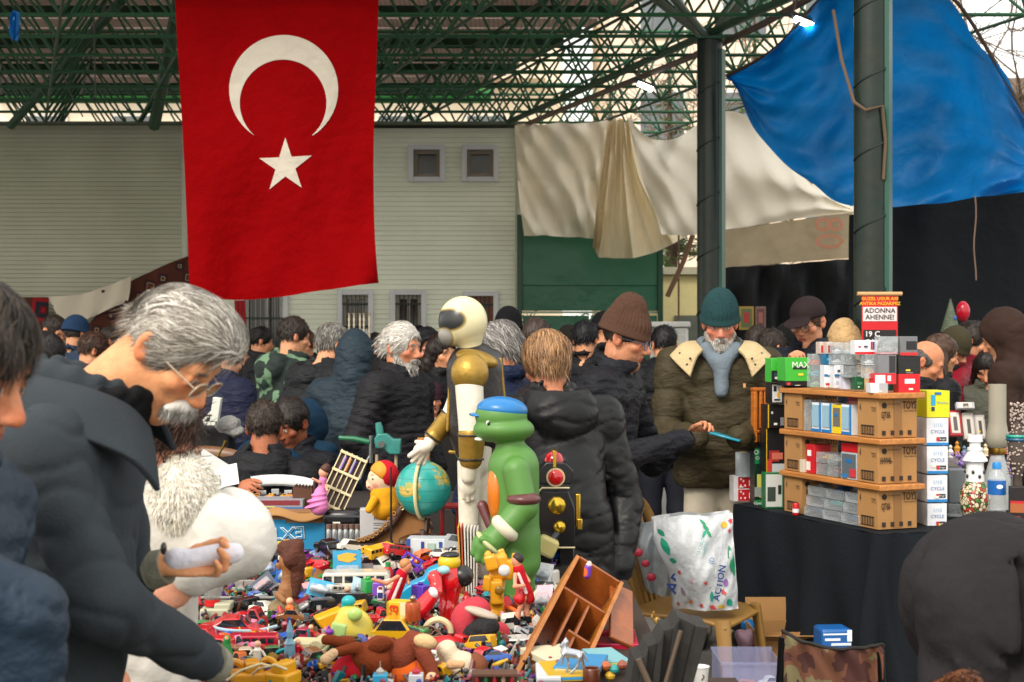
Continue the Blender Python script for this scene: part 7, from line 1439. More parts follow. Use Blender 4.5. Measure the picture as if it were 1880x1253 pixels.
m = MB(); m.box((0, .05, 22*k), (130*k, .1, 40*k)); m.obj('window', CLEAR, t, bevel=.004); m = MB(); m.box((0, .104, 22*k), (132*k, .006, 44*k)); m.box((0, .05, 1*k), (132*k, .1, 3*k)); m.obj('card', mat('#1253a8', .35, var=.3, vs=20), t)
car_ = thing('tmp', None, None); car_.location = (0, .05, 4*k); car_.parent = t; car_.name = 'sports_car'; m = MB(); m.prism([(x*118*k, z_*105*k) for x, z_ in [(-.5, .06), (-.5, .2), (-.34, .24), (-.12, .33), (.08, .33), (.26, .22), (.49, .14), (.5, .05)]], 44*k); bpy.data.objects.remove(car_); cb = m.obj('sports_car', plas('#2a5fa8', .2, coat=.5), t, bevel=.004, loc=(0, .05, 3*k))
for x in (-.3, .3): m = MB(); m.cyl((x*118*k, -24*k, 9*k), (x*118*k, 24*k, 9*k), 9*k, n=16); m.obj('wheel', mat('#17181a', .5), cb)
bh = solid('wooden_bust', 'carved bust of a woman with brown curls on a rough wooden stump', 'sculpture', (522, 1155, 4.35), [('e', (527, 1030), (15, 17, 20), 10), ('c', (510, 1038), (512, 1044), 5, 4), ('c', (530, 1045), (528, 1085), 12, 13, 6), ('c', (526, 1085), (522, 1130), 14, 22, 8), ('c', (512, 1090, -.02), (527, 1098, -.05), 6, 5)],
      '#8a5c34', m_=mat('#8a5c34', .6, var=.35, vs=25, bump=.4, bs=90), noise=.002, parts=[('curls', [('e', (535, 1022), (22, 22, 28), -8), ('c', (546, 1035), (540, 1090), 16, 10, 6), ('c', (522, 1006), (545, 1002), 12, 12, 6), ('-', 'e', (508, 1034, -.0), (14, 40, 18))], mat('#4e2514', .8, var=.4, vs=40, bump=1, bs=90), .004, .006),
      ('stump', [('c', (520, 1128), (520, 1154), 32, 42, 6)], mat('#7c6a4c', .95, var=.4, vs=50, bump=1, bs=120), .004, .004)])
t = thing('crate', 'shallow grey plastic crate under the white padded sleeve', 'crate', W(425, 1140, 4.55)); k = S(1, 4.55)
m = MB()
for c_, d_ in (((0, 0, 22*k), (175*k, .006, 42*k)), ((0, .3, 22*k), (175*k, .006, 42*k)), ((-87*k, .15, 22*k), (.006, .3, 42*k)), ((87*k, .15, 22*k), (.006, .3, 42*k)), ((0, .15, .004), (175*k, .3, .006)), ((0, -.004, 43*k), (180*k, .014, 4*k)), ((0, .304, 43*k), (180*k, .014, 4*k))): m.box(c_, d_)
m.obj('tub', mat('#8c8a84', .5, dirt=.2), t, bevel=.002)
t = thing('coffee_grinder', 'small cream grinder with a red collar and clear hopper', 'grinder', W(398, 1146, 4.35)); k = S(1, 4.35)
m = MB(); m.box((0, 0, 16*k), (52*k, .09, 32*k)); m.box((14*k, 0, 34*k), (30*k, .07, 14*k)); m.obj('body', mat('#a8a890', .5, dirt=.15), t, bevel=.005)
m = MB(); m.lathe([(14*k, 34*k), (14*k, 46*k)], c=(-8*k, 0, 0), n=20); m.obj('collar', plas('#c02020'), t); m = MB(); m.lathe([(13*k, 46*k), (20*k, 62*k), (20*k, 74*k)], c=(-8*k, 0, 0), n=20); m.obj('hopper', mat('#9aa09c', .15, alpha=.55), t)
solid('toy_playset', 'pale yellow plastic toy house with turquoise roof knobs and a purple dome', 'toy', (640, 1212, 3.95), [('e', (650, 1165), (38, 30, 48)), ('c', (640, 1130), (620, 1190), 20, 26, 8), ('e', (672, 1185), (20, 24, 34)), ('e', (612, 1185), (18, 20, 24))],
      '#cdbb48', m_=plas('#cdbb48', .4), parts=[('knob', [('e', (640, 1104), (13, 12, 11)), ('c', (634, 1110), (630, 1128), 7, 6)], plas('#17a0a8')), ('dome', [('e', (655, 1122, -.05), (14, 10, 13))], plas('#a9c86a')), ('ledge', [('e', (634, 1193, -.06), (32, 18, 8)), ('e', (675, 1192, -.06), (20, 14, 6))], plas('#169aa6')),
       ('wall', [('b', (625, 1160, -.08), (14, 6, 26), -12)], plas('#a7c87c')), ('small_dome', [('e', (613, 1148, -.09), (8, 8, 6))], plas('#7a2a9c')), ('slide', [('b', (604, 1178, -.09), (5, 6, 18), 24)], plas('#c81e48')), ('face_hole', [('e', (655, 1152, -.115), (12, 4, 4)), ('e', (655, 1160, -.115), (10, 4, 3))], plas('#8a7a1c'))])
t = thing('ball', 'glossy dark blue ball in front of the yellow playset', 'ball', W(660, 1198, 3.85)); m = MB(); m.ball((0, 0, S(17, 3.85)), S(17, 3.85), 24, 16); m.obj('skin', plas('#2c3f94', .15, coat=.6), t)
t = thing('toy_boat', 'bright yellow plastic boat shape left of the yellow playset', 'toy', W(606, 1166, 4.1), R(20)); k = S(1, 4.1); m = MB(); m.prism([(-22*k, 20*k), (-30*k, 34*k), (20*k, 50*k), (26*k, 30*k), (10*k, 4*k), (-8*k, 4*k)], .06); m.obj('hull', plas('#d9a01c'), t, bevel=.006)
pack('upright yellow carton with red and black Cyrillic letters reading alinka', 709, 1106, 748, 1200, 4.0, '#d2b32a', [(0, .0, .08, 1, '#b8921c'), (.68, 0, 1, 1, '#d8cfae')], d=.05, rz=-14, rx=0, name='lettered_carton')
o = [x for x in COL.objects if x.get('label', '').startswith('upright yellow')][0]; kk = S(1, 4.0)
text('ка', 20*kk, mat('#c23018', .5, var=0), o, (-6*kk, -.004, 74*kk), (90, -90, 0), bold=.03, shear=.1); text('алин', 20*kk, mat('#2a1a14', .5, var=0), o, (-6*kk, -.004, 32*kk), (90, -90, 0), bold=.03, shear=.1)
t = thing('steam_engine', 'tiny model steam engine with a copper boiler and a wire wheel', 'model', W(772, 1192, 3.95)); k = S(1, 3.95)
m = MB(); m.box((0, 0, 4*k), (58*k, .06, 8*k)); m.obj('base', WOOD('#7a5030'), t, bevel=.003); m = MB(); m.lathe([(13*k, 52*k), (14*k, 54*k), (14*k, 82*k), (12*k, 86*k)], c=(-14*k, 0, 0), n=20); m.obj('boiler', mat('#b0522c', .35, metal=.4), t)
m = MB(); m.ball((-14*k, 0, 93*k), 6*k); m.cyl((-14*k, 0, 85*k), (-14*k, 0, 92*k), 2*k, n=8); m.obj('valve', mat('#a08a80', .2, metal=.9), t)
for x in (-24, -14, -4): m = MB(); m.cyl((x*k, -.01, 6*k), (x*k, -.01, 54*k), 2*k, n=8); m.obj('rod', mat('#6d5a52', .3, metal=.7), t)
m = MB(); m.torus((16*k, -.02, 26*k), 19*k, 2*k, None, 28, 6); m.torus((4*k, -.03, 20*k), 11*k, 1.6*k, None, 24, 6)
for i in range(4): a = i*math.pi/4; m.cyl((16*k-19*k*math.cos(a), -.02, 26*k-19*k*math.sin(a)), (16*k+19*k*math.cos(a), -.02, 26*k+19*k*math.sin(a)), .8*k, n=5)
m.obj('wheel', mat('#8a7a62', .35, metal=.6), t); m = MB(); m.torus((32*k, 0, 30*k), 24*k, 6*k, None, 28, 8, arc=180); m.obj('cream_guard', plas('#cdbd94'), t)
Y = 4.2
solid('toy_robot', 'glossy red toy robot with a yellow and black helmet stretching out one arm', 'toy', (815, 1180, Y), [('e', (826, 1065), (26, 24, 30), -10), ('c', (826, 1090), (822, 1115), 18, 17, 5), ('c', (800, 1055, -.05), (806, 1078, -.07), 13, 10), ('c', (800, 1080, -.08), (775, 1108, -.1), 13, 17, 3), ('c', (822, 1115, -.02), (817, 1160, -.03), 13, 11, 4), ('c', (832, 1115, .03), (826, 1160, .03), 12, 11, 4), ('e', (810, 1166, -.03), (15, 18, 9)), ('e', (826, 1166, .03), (13, 16, 8)), ('b', (763, 1112, -.1), (14, 14, 17), 30)],
      '#c4101a', m_=plas('#c4101a', .18, coat=.6), parts=[('helmet', [('e', (825, 1032), (21, 20, 17)), ('c', (812, 1040), (838, 1040), 7, 7)], plas('#d2b31e')), ('crest', [('e', (826, 1020), (18, 17, 7), 4)], plas('#1a1c20')), ('face', [('e', (816, 1042, -.05), (12, 8, 8))], plas('#8fc7cc')),
       ('elbow_joint', [('e', (799, 1078, -.095), (8, 9, 11), 30)], plas('#dfe2e4')), ('leg_panel', [('b', (808, 1145, -.08), (6, 2, 18), 8)], plas('#cfd0d4')), ('back_wheel', [('c', (848, 1058, -.0), (850, 1058, .0), 20, 20)], plas('#1c1d20')), ('knee_ring', [('e', (806, 1163, -.07), (7, 3, 7))], plas('#e0b820'))])
m_y = plas('#d6981a', .28, coat=.3)
solid('toy_robot', 'knobbly yellow toy robot standing below the green figure', 'toy', (915, 1175, 4.3), [('b', (915, 1040), (18, 16, 22), 6), ('b', (932, 1045), (12, 14, 18), -14), ('b', (902, 1030, -.03), (11, 12, 14), 14), ('c', (915, 1060), (912, 1095), 14, 12, 2), ('b', (912, 1085, -.02), (12, 13, 22), 4), ('b', (912, 1118), (13, 14, 18), 0), ('c', (905, 1130, -.02), (898, 1160, -.03), 10, 11, 2), ('c', (920, 1130, .02), (936, 1158, .0), 10, 12, 2), ('b', (940, 1166), (16, 16, 10), 10), ('b', (894, 1068, -.03), (7, 9, 14), -8), ('e', (896, 1020), (7, 8, 9)), ('b', (922, 1018), (6, 6, 10), 20), ('b', (944, 1030), (6, 6, 14), -10)],
      '#d6981a', m_=m_y, res=.0035, parts=[('round_emblem', [('e', (926, 1042, -.06), (11, 5, 11))], plas('#c9ced0')), ('chest_ring', [('e', (917, 1078, -.06), (9, 4, 9))], plas('#7a5a14')), ('foot_pad', [('b', (936, 1170, -.04), (9, 6, 5), 8)], plas('#17181a'))])
def sportdoll(label, base, J, hairc, top_, extra=()):
 Y = base[2]
 solid('doll', label, 'doll', base, [('e', J['h'], (10, 10, 12)), ('c', J['h'], J['n'], 4, 5), ('c', J['n'], J['w'], 9, 8, 4), ('c', J['w'], J['p'], 8, 9, 3)]+[('c', a, b, 4.2, 3.2) for a, b in J['arms']]+[('c', a, b, 6, 4.4) for a, b in J['legs']],
          '#c98768', m_=plas('#c98768', .4), res=.003, parts=[('hair', [('e', (J['h'][0]+(-2 if J.get('fl') else 2), J['h'][1]-4), (11, 11, 11)), ('-', 'e', (J['h'][0]+J['fd']*9, J['h'][1]+4), (10, 30, 10))], mat(hairc, .6)),
             ('vest', [('c', J['n'], J['w'], 10.5, 10, 4), ('c', J['w'], J['p'], 10, 12, 4)], cloth(top_)), ('white_stripe', [('c', (J['n'][0], J['n'][1]+6, -.03), (J['p'][0], J['p'][1], -.035), 3, 3.4)], cloth('#d8c4c4'))]+list(extra))
sportdoll('doll in a red and white sports dress reaching left, in front of the transmitter', (725, 1112, 4.25), dict(h=(746, 1040), n=(738, 1054), w=(732, 1075), p=(722, 1100), fd=1, fl=1, arms=[((732, 1056, -.03), (712, 1066, -.05)), ((712, 1066, -.05), (688, 1058, -.06)), ((744, 1058, .02), (750, 1072, 0))], legs=[((722, 1100), (722, 1112))]), '#b07a4a', '#b81424')
sportdoll('basketball player doll in a shiny red kit with black shin bands', (960, 1175, 4.1), dict(h=(949, 1030), n=(952, 1045), w=(958, 1066), p=(966, 1085), fd=-1, arms=[((946, 1052, -.03), (945, 1072, -.05)), ((945, 1072, -.05), (962, 1070, -.05)), ((958, 1050, .02), (972, 1068, .0))], legs=[((962, 1095, -.02), (950, 1128, -.02)), ((950, 1128, -.02), (948, 1166, -.03)), ((972, 1095, .01), (966, 1125, .0)), ((966, 1125, .0), (976, 1150, 0))]), '#241a18', '#b01020',
   [('shorts', [('c', (958, 1082, -.015), (954, 1098, -.02), 10, 11, 4), ('c', (968, 1084), (972, 1100), 10, 10, 4)], plas('#b8101c', .3)), ('shin_band', [('c', (949, 1130, -.02), (949, 1142, -.025), 6, 6)], cloth('#16161a')), ('shin_band', [('c', (968, 1132, .0), (972, 1140, .0), 6, 6)], cloth('#16161a')), ('sock', [('c', (949, 1144, -.025), (948, 1160, -.03), 5, 5)], cloth('#dcd8d4')), ('shoe', [('c', (951, 1166, -.03), (944, 1169, -.05), 6, 5)], plas('#b01020'))])
t = thing('toy_gun', 'turquoise plastic toy blaster lying behind the red dress doll', 'toy', W(796, 1092, 4.45), rot=(0, R(-18), R(5))); k = S(1, 4.45)
m = MB(); m.prism([(x*k, z_*k) for x, z_ in ((-60, 0), (-62, 24), (-40, 34), (-8, 36), (4, 48), (34, 50), (52, 40), (54, 18), (30, 14), (10, 0))], .07); m.obj('body', plas('#1596c0', .3), t, bevel=.006); m = MB(); m.tube([(-20*k, -.04, 16*k), (4*k, -.05, 20*k)], 3*k); m.ball((8*k, -.05, 21*k), 5*k); m.obj('lever', plas('#1c2024'), t)
m = MB(); m.box((-52*k, -.02, 4*k), (30*k, .06, 10*k), rotm(0, 20)); m.box((20*k, -.02, -2*k), (40*k, .05, 8*k)); m.obj('green_base', plas('#2fae6a'), t, bevel=.004)
t = thing('climbing_toy', 'purple plastic climbing frame piece above the red dress doll', 'toy', W(752, 1040, 4.6), rot=(0, R(30), 0)); m = MB()
for c_, d_ in (((0, 0, 8*k), (44*k, .01, 4*k)), ((0, 0, 20*k), (40*k, .01, 4*k)), ((-18*k, 0, 14*k), (4*k, .01, 16*k)), ((16*k, 0, 14*k), (4*k, .01, 16*k)), ((0, 0, 14*k), (4*k, .01, 16*k))): m.box(c_, d_)
m.obj('frame', plas('#5a3ab8'), t, bevel=.002)
for i, (x, y, Y_, c_, lb) in enumerate(((695, 1092, 4.35, '#7a4ab8', 'purple plastic block left of the red dress doll'), (676, 1088, 4.4, '#2f9a4a', 'green plastic block beside the purple one'), (772, 1098, 4.3, '#5a3ab8', 'small violet block right of the red dress doll'))):
 t = thing('toy_block', lb, 'toy', W(x, y, Y_), R(i*25)); k = S(1, Y_); m = MB(); m.box((0, 0, 12*k), (20*k, .05, 24*k)); m.lathe([(5*k, 24*k), (5*k, 29*k)], n=12); m.obj('block', plas(c_), t, bevel=.003)
pack('small white and navy bottle shaped toy before the red dress doll', 692, 1078, 704, 1104, 4.2, '#dfe2e6', [(.1, .2, .9, .6, '#24306a'), (.2, .85, .8, 1, '#8a1a2a')], d=.02, name='toy_bottle', cat='toy', bevel=.006)
def plush(label, base, prims, col, parts): return solid('plush_toy', label, 'plush', base, prims, col, m_=mat(col, .95, bump=.7, bs=130, var=.12, vs=20, spec=.1), res=.005, noise=.003, parts=parts)
F1 = lambda c_: mat(c_, .95, bump=.7, bs=130, var=.12, vs=20, spec=.1)
plush('brown plush chipmunk lying on its back in a red shirt', (655, 1262, 3.55), [('e', (685, 1212), (42, 40, 34), -12), ('c', (640, 1180, 0), (600, 1172, -.02), 12, 8), ('c', (660, 1185, -.03), (622, 1190, -.05), 10, 8), ('e', (700, 1188), (30, 26, 20)), ('e', (664, 1236), (34, 34, 24))], '#7a3a20',
      [('red_shirt', [('e', (645, 1238), (38, 38, 36))], cloth('#b01424')), ('cream_paw', [('c', (618, 1190, -.06), (604, 1200, -.07), 9, 10)], F1('#d6b48c')), ('ear', [('e', (700, 1182, -.03), (24, 12, 14), 20)], F1('#6a321c'))])
plush('brown plush chipmunk in an orange shirt next to the red shirted one', (760, 1262, 3.55), [('c', (755, 1170), (735, 1205), 12, 20, 8), ('e', (740, 1205), (30, 30, 34)), ('c', (780, 1195, -.04), (798, 1230, -.06), 15, 12), ('e', (770, 1182), (28, 26, 20))], '#7a3d2c',
      [('orange_shirt', [('e', (755, 1238), (40, 38, 34))], cloth('#d8601c')), ('cream_paw', [('c', (796, 1232, -.07), (792, 1244, -.07), 11, 11)], F1('#d6b48c')), ('cream_face', [('e', (782, 1174, -.03), (22, 18, 14), -14)], F1('#cfae80'))])
plush('white plush dog with a brown back and cream ears at the bottom centre', (848, 1262, 3.6), [('e', (846, 1228), (34, 36, 32)), ('c', (820, 1195), (838, 1235), 20, 22, 8), ('e', (874, 1240), (24, 24, 20))], '#d2c2a8',
      [('brown_patch', [('e', (872, 1226, -.0), (24, 34, 26), -30)], F1('#7a4a34')), ('ear', [('c', (830, 1206, -.09), (850, 1204, -.1), 9, 7)], F1('#c9a078')), ('ear', [('e', (800, 1228, -.06), (12, 10, 26), -24)], F1('#8a5a44')), ('nose', [('e', (826, 1232, -.11), (6, 5, 5))], F1('#3a2018'))])
solid('toy_helmet', 'red and white toy helmet with a black ring on its front', 'toy', (818, 1222, 3.85), [('e', (812, 1200), (40, 38, 32), 16)], '#d8d9dc', attr=True, paints=[((822, 1178, 0), (60, 300, 20), '#b8101c'), ((848, 1196, 0), (16, 300, 24), '#b8101c')], parts=[('front_ring', [('c', (816, 1186, -.125), (816, 1186, -.13), 14, 14), ('-', 'c', (816, 1187, -.15), (816, 1187, -.17), 9, 9)], plas('#1a1a1c')), ('front_window', [('e', (816, 1187, -.13), (9, 4, 9))], plas('#a9a2a2'))])
solid('felt_hat', 'pink red felt cap with a tuft of black hair and a grey brim', 'hat', (880, 1200, 4.0), [('e', (868, 1125), (34, 32, 28), 24), ('c', (860, 1145), (850, 1185), 34, 34, 10), ('e', (900, 1165), (36, 34, 22), 10)], '#b83c48', m_=cloth('#b83c48'), noise=.003,
      parts=[('black_hair', [('e', (884, 1145, -.1), (36, 20, 22), 24)], mat('#0c0c12', .8, bump=1, bs=60), .004, .006), ('brim', [('e', (885, 1116, -.08), (32, 20, 8), -18)], cloth('#b3a89a')), ('lower_brim', [('c', (880, 1182, -.08), (935, 1178, -.08), 13, 9)], cloth('#b0a088')), ('band', [('c', (862, 1172, -.085), (900, 1165, -.1), 8, 7)], cloth('#a01838'))])
toycar('big white toy estate car with orange indicators beside the tilted wooden tray', 918, 1232, 3.95, 118, '#d6d6d2', 'van', rz=188, dz=.0)
def tray():
 A = W(935, 1262, 3.5); Bv = W(1062, 1020, 4.15); t = thing('wooden_tray', 'open wooden compartment tray tilted upright, honey brown varnish', 'tray', A)
 ax = (Bv-A); L_ = ax.length; ax.normalize(); wv = (W(1128, 1100, 4.05)-Bv); wv = (wv-ax*wv.dot(ax)); wd = wv.length; wv.normalize(); dn = ax.cross(wv).normalized(); dn = dn if dn.y > 0 else -dn
 dp = .1; M3 = Matrix((wv, dn, ax)).transposed(); WO_ = WOOD('#8a4a1c', .35, (6, 6, 1)); WO2 = WOOD('#a8651f', .35, (6, 6, 1)); WOD = WOOD('#6a3214', .35, (6, 6, 1))
 def bd(nm, x, z, y, sx, sz, sy, mm): m = MB(); m.box(M3 @ Vector((x, y, z)), (sx, sy, sz), M3); m.obj(nm, mm, t, bevel=.0015)
 bd('back_board', wd/2, L_/2, dp, wd, L_, .008, WOD); bd('side_board', 0, L_/2, dp/2, .012, L_, dp, WO2); bd('side_board', wd, L_/2, dp/2, .012, L_, dp+.01, WO2)
 for i, z in enumerate((0, .24, .5, .74, 1)): bd('cross_shelf', wd*(.5 if i in (0, 3, 4) else .3 if i == 1 else .7), L_*z+(.006 if z == 0 else 0), dp/2, wd*(1 if i in (0, 3, 4) else .56)-.014, .009, dp, WO_)
 bd('divider', wd*.36, L_*.37, dp/2, .008, L_*.74, dp*.9, WO_); bd('divider', wd*.62, L_*.37, dp/2, .008, L_*.74, dp*.9, WO_)
 m = MB(); q = M3 @ Vector((wd*.55, .01, L_*1.0)); m.box(q+Vector((.05, -.02, -.0)), (.02, .1, .0)) if False else None
 m = MB(); m.box(M3 @ Vector((wd+.04, dp*.3, L_*.86)), (.075, .012, .26), M3 @ rotm(0, -14)); m.obj('loose_panel', WOOD('#8f4d22', .3, (3, 3, 1)), t, bevel=.003)
tray()
solid('toy_clown', 'tiny purple and orange clown figure inside the top of the wooden tray', 'toy', (1078, 1062, 4.05), [('e', (1082, 1036), (5, 5, 6)), ('c', (1080, 1042), (1078, 1056), 7, 7)], '#6a3aa8', attr=True, res=.0025, paints=[((1082, 1034, 0), 7, '#dcb8b0'), ((1072, 1050, 0), (6, 30, 9), '#d8601c')])
solid('horse_figurine', 'silver white metal horse figurine rearing on small books in front of the wooden tray', 'figurine', (1052, 1240, 3.42), [('c', (1040, 1198), (1062, 1202), 9, 8, 4), ('c', (1036, 1196), (1038, 1180), 7, 5, 4), ('c', (1039, 1179), (1030, 1186), 5, 3), ('c', (1038, 1174), (1040, 1170), 2, 1), ('c', (1034, 1200, -.01), (1030, 1218, -.01), 3.4, 2.2), ('c', (1040, 1202, .01), (1044, 1222, .01), 3.4, 2.2), ('c', (1044, 1222, .01), (1040, 1236, .01), 2.2, 2.6), ('c', (1064, 1205, -.01), (1060, 1222, -.01), 4, 2.4), ('c', (1060, 1222, -.01), (1048, 1234, -.01), 2.2, 2.6), ('c', (1068, 1205, .01), (1074, 1236, .01), 4, 2.4), ('c', (1070, 1198), (1078, 1214), 2.6, 1.8)],
      '#b9bcc4', m_=mat('#b4b8c0', .3, metal=.6, var=.15, vs=40), res=.0022)
for i, (x0, y0, x1, y1, Yy, c_, c2, lb, rz) in enumerate(((1005, 1240, 1092, 1252, 3.4, '#c9a32c', '#2f8fc0', 'yellow edged booklet under the horse figurine', 8), (1015, 1226, 1100, 1238, 3.45, '#3a86b8', '#d8d0b0', 'blue booklet lying on the yellow edged one', -12), (1000, 1208, 1085, 1222, 3.6, '#cfc9ac', '#e6e2cc', 'cream saucer shaped tray behind the horse figurine', 25), (985, 1244, 1030, 1262, 3.38, '#c8ccd0', '#8a8f94', 'silvery comb like clip left of the booklets', 0), (1100, 1214, 1160, 1226, 3.6, '#7ab0b8', '#d8c84a', 'green and yellow comic lying before the red box', 14))):
 pack(lb, x0, y0, x1, y1, Yy, c_, [(.04, .3, .96, .7, c2)], d=.16, rz=rz, name='booklet' if i != 2 else 'saucer_tray', cat='book' if i != 2 else 'tray', bevel=.002)
pack('shiny crimson cardboard gift box right of the wooden tray', 1062, 1182, 1172, 1216, 3.95, '#a80f30', [(0, .92, 1, 1, '#d84a6a')], d=.2, rz=-2, name='gift_box', rough=.25)
solid('red_cloth', 'folded bright red velvet cloth lying on the crimson gift box', 'cloth', (1118, 1183, 4.08), [('e', (1118, 1172), (34, 30, 12), 8), ('e', (1105, 1176), (24, 24, 9))], '#b01c34', m_=cloth('#b01c34'), noise=.004)
t = thing('wooden_cup', 'small dark brown wooden cup right of the horse figurine', 'cup', W(1086, 1256, 3.4)); k = S(1, 3.4); m = MB(); m.lathe([(15*k, 0), (16*k, 4*k), (16*k, 27*k), (14*k, 30*k), (11*k, 29*k), (11*k, 16*k)], n=26); m.obj('body', WOOD('#5a2a12', .3), t)
for i, (x, y, c_, cn) in enumerate(((1112, 1232, '#b05a2c', 'terracotta'), (1128, 1238, '#2f8f8c', 'teal'), (1143, 1230, '#8a4a34', 'brown'), (1120, 1250, '#c9a030', 'amber'))):
 t = thing('bead_ornament', f'{cn} bead shaped ornament right of the wooden cup', 'ornament', W(x, y, 3.5)); k = S(1, 3.5); m = MB(); m.lathe([(3*k, 0), (9*k, 5*k), (10*k, 10*k), (6*k, 16*k), (2*k, 18*k)], n=16); m.obj('bead', plas(c_, .25), t)
t = thing('paper_cup', 'white paper cup with a dark scribble beyond the weathered black bellows', 'cup', W(1286, 1262, 4.1)); k = S(1, 4.1); m = MB(); m.lathe([(12*k, 0), (16*k, 38*k), (15*k, 38.5*k), (13*k, 30*k)], n=24); m.torus((0, 0, 38*k), 16*k, 1*k, rotm(90), 24, 6); m.obj('cup', plas('#d4d4d0', .5), t); m = MB(); m.tube([(0, -14.5*k, 16*k), (5*k, -14*k, 22*k), (2*k, -15*k, 26*k)], 1*k); m.obj('scribble', mat('#30251f'), t)
t.location = W(1286, 1262, 4.1)
st_ = thing('side_stool', 'small dark stool carrying the paper cup between the chair and the bellows', 'stool', (t.location.x, 4.1, 0)); zc = t.location.z; m = MB(); m.box((0, 0, zc-.015), (.24, .24, .028)); m.obj('seat', WOOD('#3a2a20'), st_)
for sx in (-1, 1):
 for sy in (-1, 1): m = MB(); m.box((sx*.1, sy*.1, (zc-.03)/2), (.025, .025, zc-.03)); m.obj('leg', WOOD('#3a2a20'), st_)
solid('dancer_figurine', 'gilded dancer figurine with a raised arm behind the black bellows', 'figurine', (1210, 1172, 3.75), [('e', (1206, 1138), (5, 5, 6)), ('c', (1208, 1144), (1212, 1160), 5, 7), ('c', (1212, 1160), (1208, 1172), 8, 10), ('c', (1206, 1146, -.01), (1196, 1132, -.01), 2.4, 2), ('c', (1196, 1132, -.01), (1200, 1122, -.01), 2, 2), ('c', (1210, 1148), (1220, 1156), 2.4, 2)], '#8a6a30', m_=mat('#9a7436', .35, metal=.6, var=.4, vs=60), res=.0024)
B = W(1225, 1262, 3.2); t = thing('bellows_case', 'weathered black folded bellows case in the foreground at the bottom', 'bellows', B); q = lambda x, y, d=0: W(x, y, 3.2)-B+Vector((0, d, 0)); bm_ = mat('#211f1d', .75, var=.4, vs=14, bump=.5, bs=70, stretch=(1, 1, .4))
fans = [((1160, 1200), (1150, 1262)), ((1185, 1180), (1176, 1262)), ((1215, 1155), (1205, 1262)), ((1245, 1133), (1230, 1262)), ((1300, 1152), (1270, 1262))]
for i in range(4):
 a, b, c_, d_ = fans[i][0], fans[i+1][0], fans[i+1][1], fans[i][1]
 m = MB(); mid = ((a[0]+b[0])/2+4, (a[1]+b[1])/2+6); mid2 = ((c_[0]+d_[0])/2, 1262)
 m.prism([(q(*p).x, q(*p).z) for p in (d_, a, mid, mid2)], .12, c=(0, .02*i, 0)); m.prism([(q(*p).x, q(*p).z) for p in (mid2, mid, b, c_)], .135, c=(0, .02*i, 0)); m.obj('fold', bm_, t, smooth=False, bevel=.001)
m = MB(); m.cyl(q(1166, 1196, -.08), q(1195, 1262, -.08), .007, n=8); m.cyl(q(1245, 1150, -.05), q(1212, 1262, -.05), .005, n=8); m.obj('metal_rib', mat('#57483a', .6), t)
t = thing('tin_toy', 'old tin wagon with a row of painted soldiers at the bottom edge', 'toy', W(908, 1268, 3.3)); k = S(1, 3.3); m = MB(); m.box((0, 0, 32*k), (84*k, .05, 4*k)); m.box((0, .02, 16*k), (84*k, .005, 30*k)); m.obj('roof', mat('#5a3a2c', .5, dirt=.3), t)
for i in range(5):
 m = MB(); m.lathe([(5*k, 0), (6*k, 10*k), (4*k, 18*k), (5*k, 22*k), (2*k, 29*k)], c=((-32+16*i)*k, -.01, 0), n=12); s_ = m.obj('soldier', plas(['#9a1c1c', '#1c6a3a', '#a32020', '#9c8a6a', '#a01c1c'][i]), t); m = MB(); m.ball(((-32+16*i)*k, -.01, 23*k), 4*k, 10, 6); m.obj('face', plas('#d8a888'), s_)
solid('toy_ladybird', 'glossy red ladybird toy with black spots at the bottom', 'toy', (525, 1262, 3.5), [('e', (523, 1240), (26, 26, 26), 6)], '#b8101a', attr=True, paints=[((505, 1228, 0), (7, 300, 8), '#141214'), ((534, 1226, 0), (8, 300, 9), '#141214'), ((550, 1240, 0), (14, 300, 14), '#1a1616')])
for i, (x, y, c_, c2, lb, rz) in enumerate(((455, 1246, '#d09018', '#c98a14', 'yellow plastic toy bulldozer at the bottom left', 15), (515, 1262, '#dba01c', '#cf9416', 'yellow rounded toy scoop right of the bulldozer', -25))):
 t = thing('toy_digger', lb, 'toy', W(x, 1264, 3.42), R(rz)); k = S(1, 3.42)
 m = MB(); m.box((0, 0, 20*k), (60*k, .07, 24*k)); m.box((8*k, 0, 40*k), (26*k, .06, 22*k)); m.obj('body', plas(c_, .3, dirt=.1), t, bevel=.006)
 m = MB(); m.torus((-26*k, 0, 34*k), 17*k, 6*k, rotm(0, 0, 0), 16, 8, arc=200); m.obj('scoop', plas(c2, .25), t)
 for sx in (-1, 1): m = MB(); m.cyl((sx*20*k, -.05, 8*k), (sx*20*k, .05, 8*k), 9*k, n=16); m.obj('wheel', mat('#1b1b1c', .5), t)
 m = MB(); m.tube([(-40*k, -.05, 26*k), (-16*k, -.06, 44*k), (20*k, -.06, 54*k), (40*k, -.05, 46*k)], 2.4*k); m.obj('boom', plas('#d8c79a', .4), t)
t = thing('toy_truck', 'green toy truck with a cream rolled cover, number plate letters on its side', 'toy', W(570, 1232, 3.8), R(-8)); k = S(1, 3.8)
m = MB(); m.box((0, 0, 12*k), (62*k, .09, 24*k)); m.obj('chassis', plas('#17703a'), t, bevel=.003); m = MB(); m.box((12*k, 0, 34*k), (34*k, .085, 20*k)); m.box((-14*k, 0, 50*k), (40*k, .08, 12*k)); m.cyl((18*k, -.04, 52*k), (18*k, .04, 52*k), 11*k, n=20); m.obj('cover', plas('#cfc79c', .5), t, bevel=.003)
m = MB(); m.box((-12*k, -.042, 32*k), (18*k, .01, 22*k)); m.obj('cab_window', mat('#2b2a20', .2), t); text('7-06', 8*k, mat('#e8e6da', .5, var=0), t, (-8*k, -.047, 8*k))
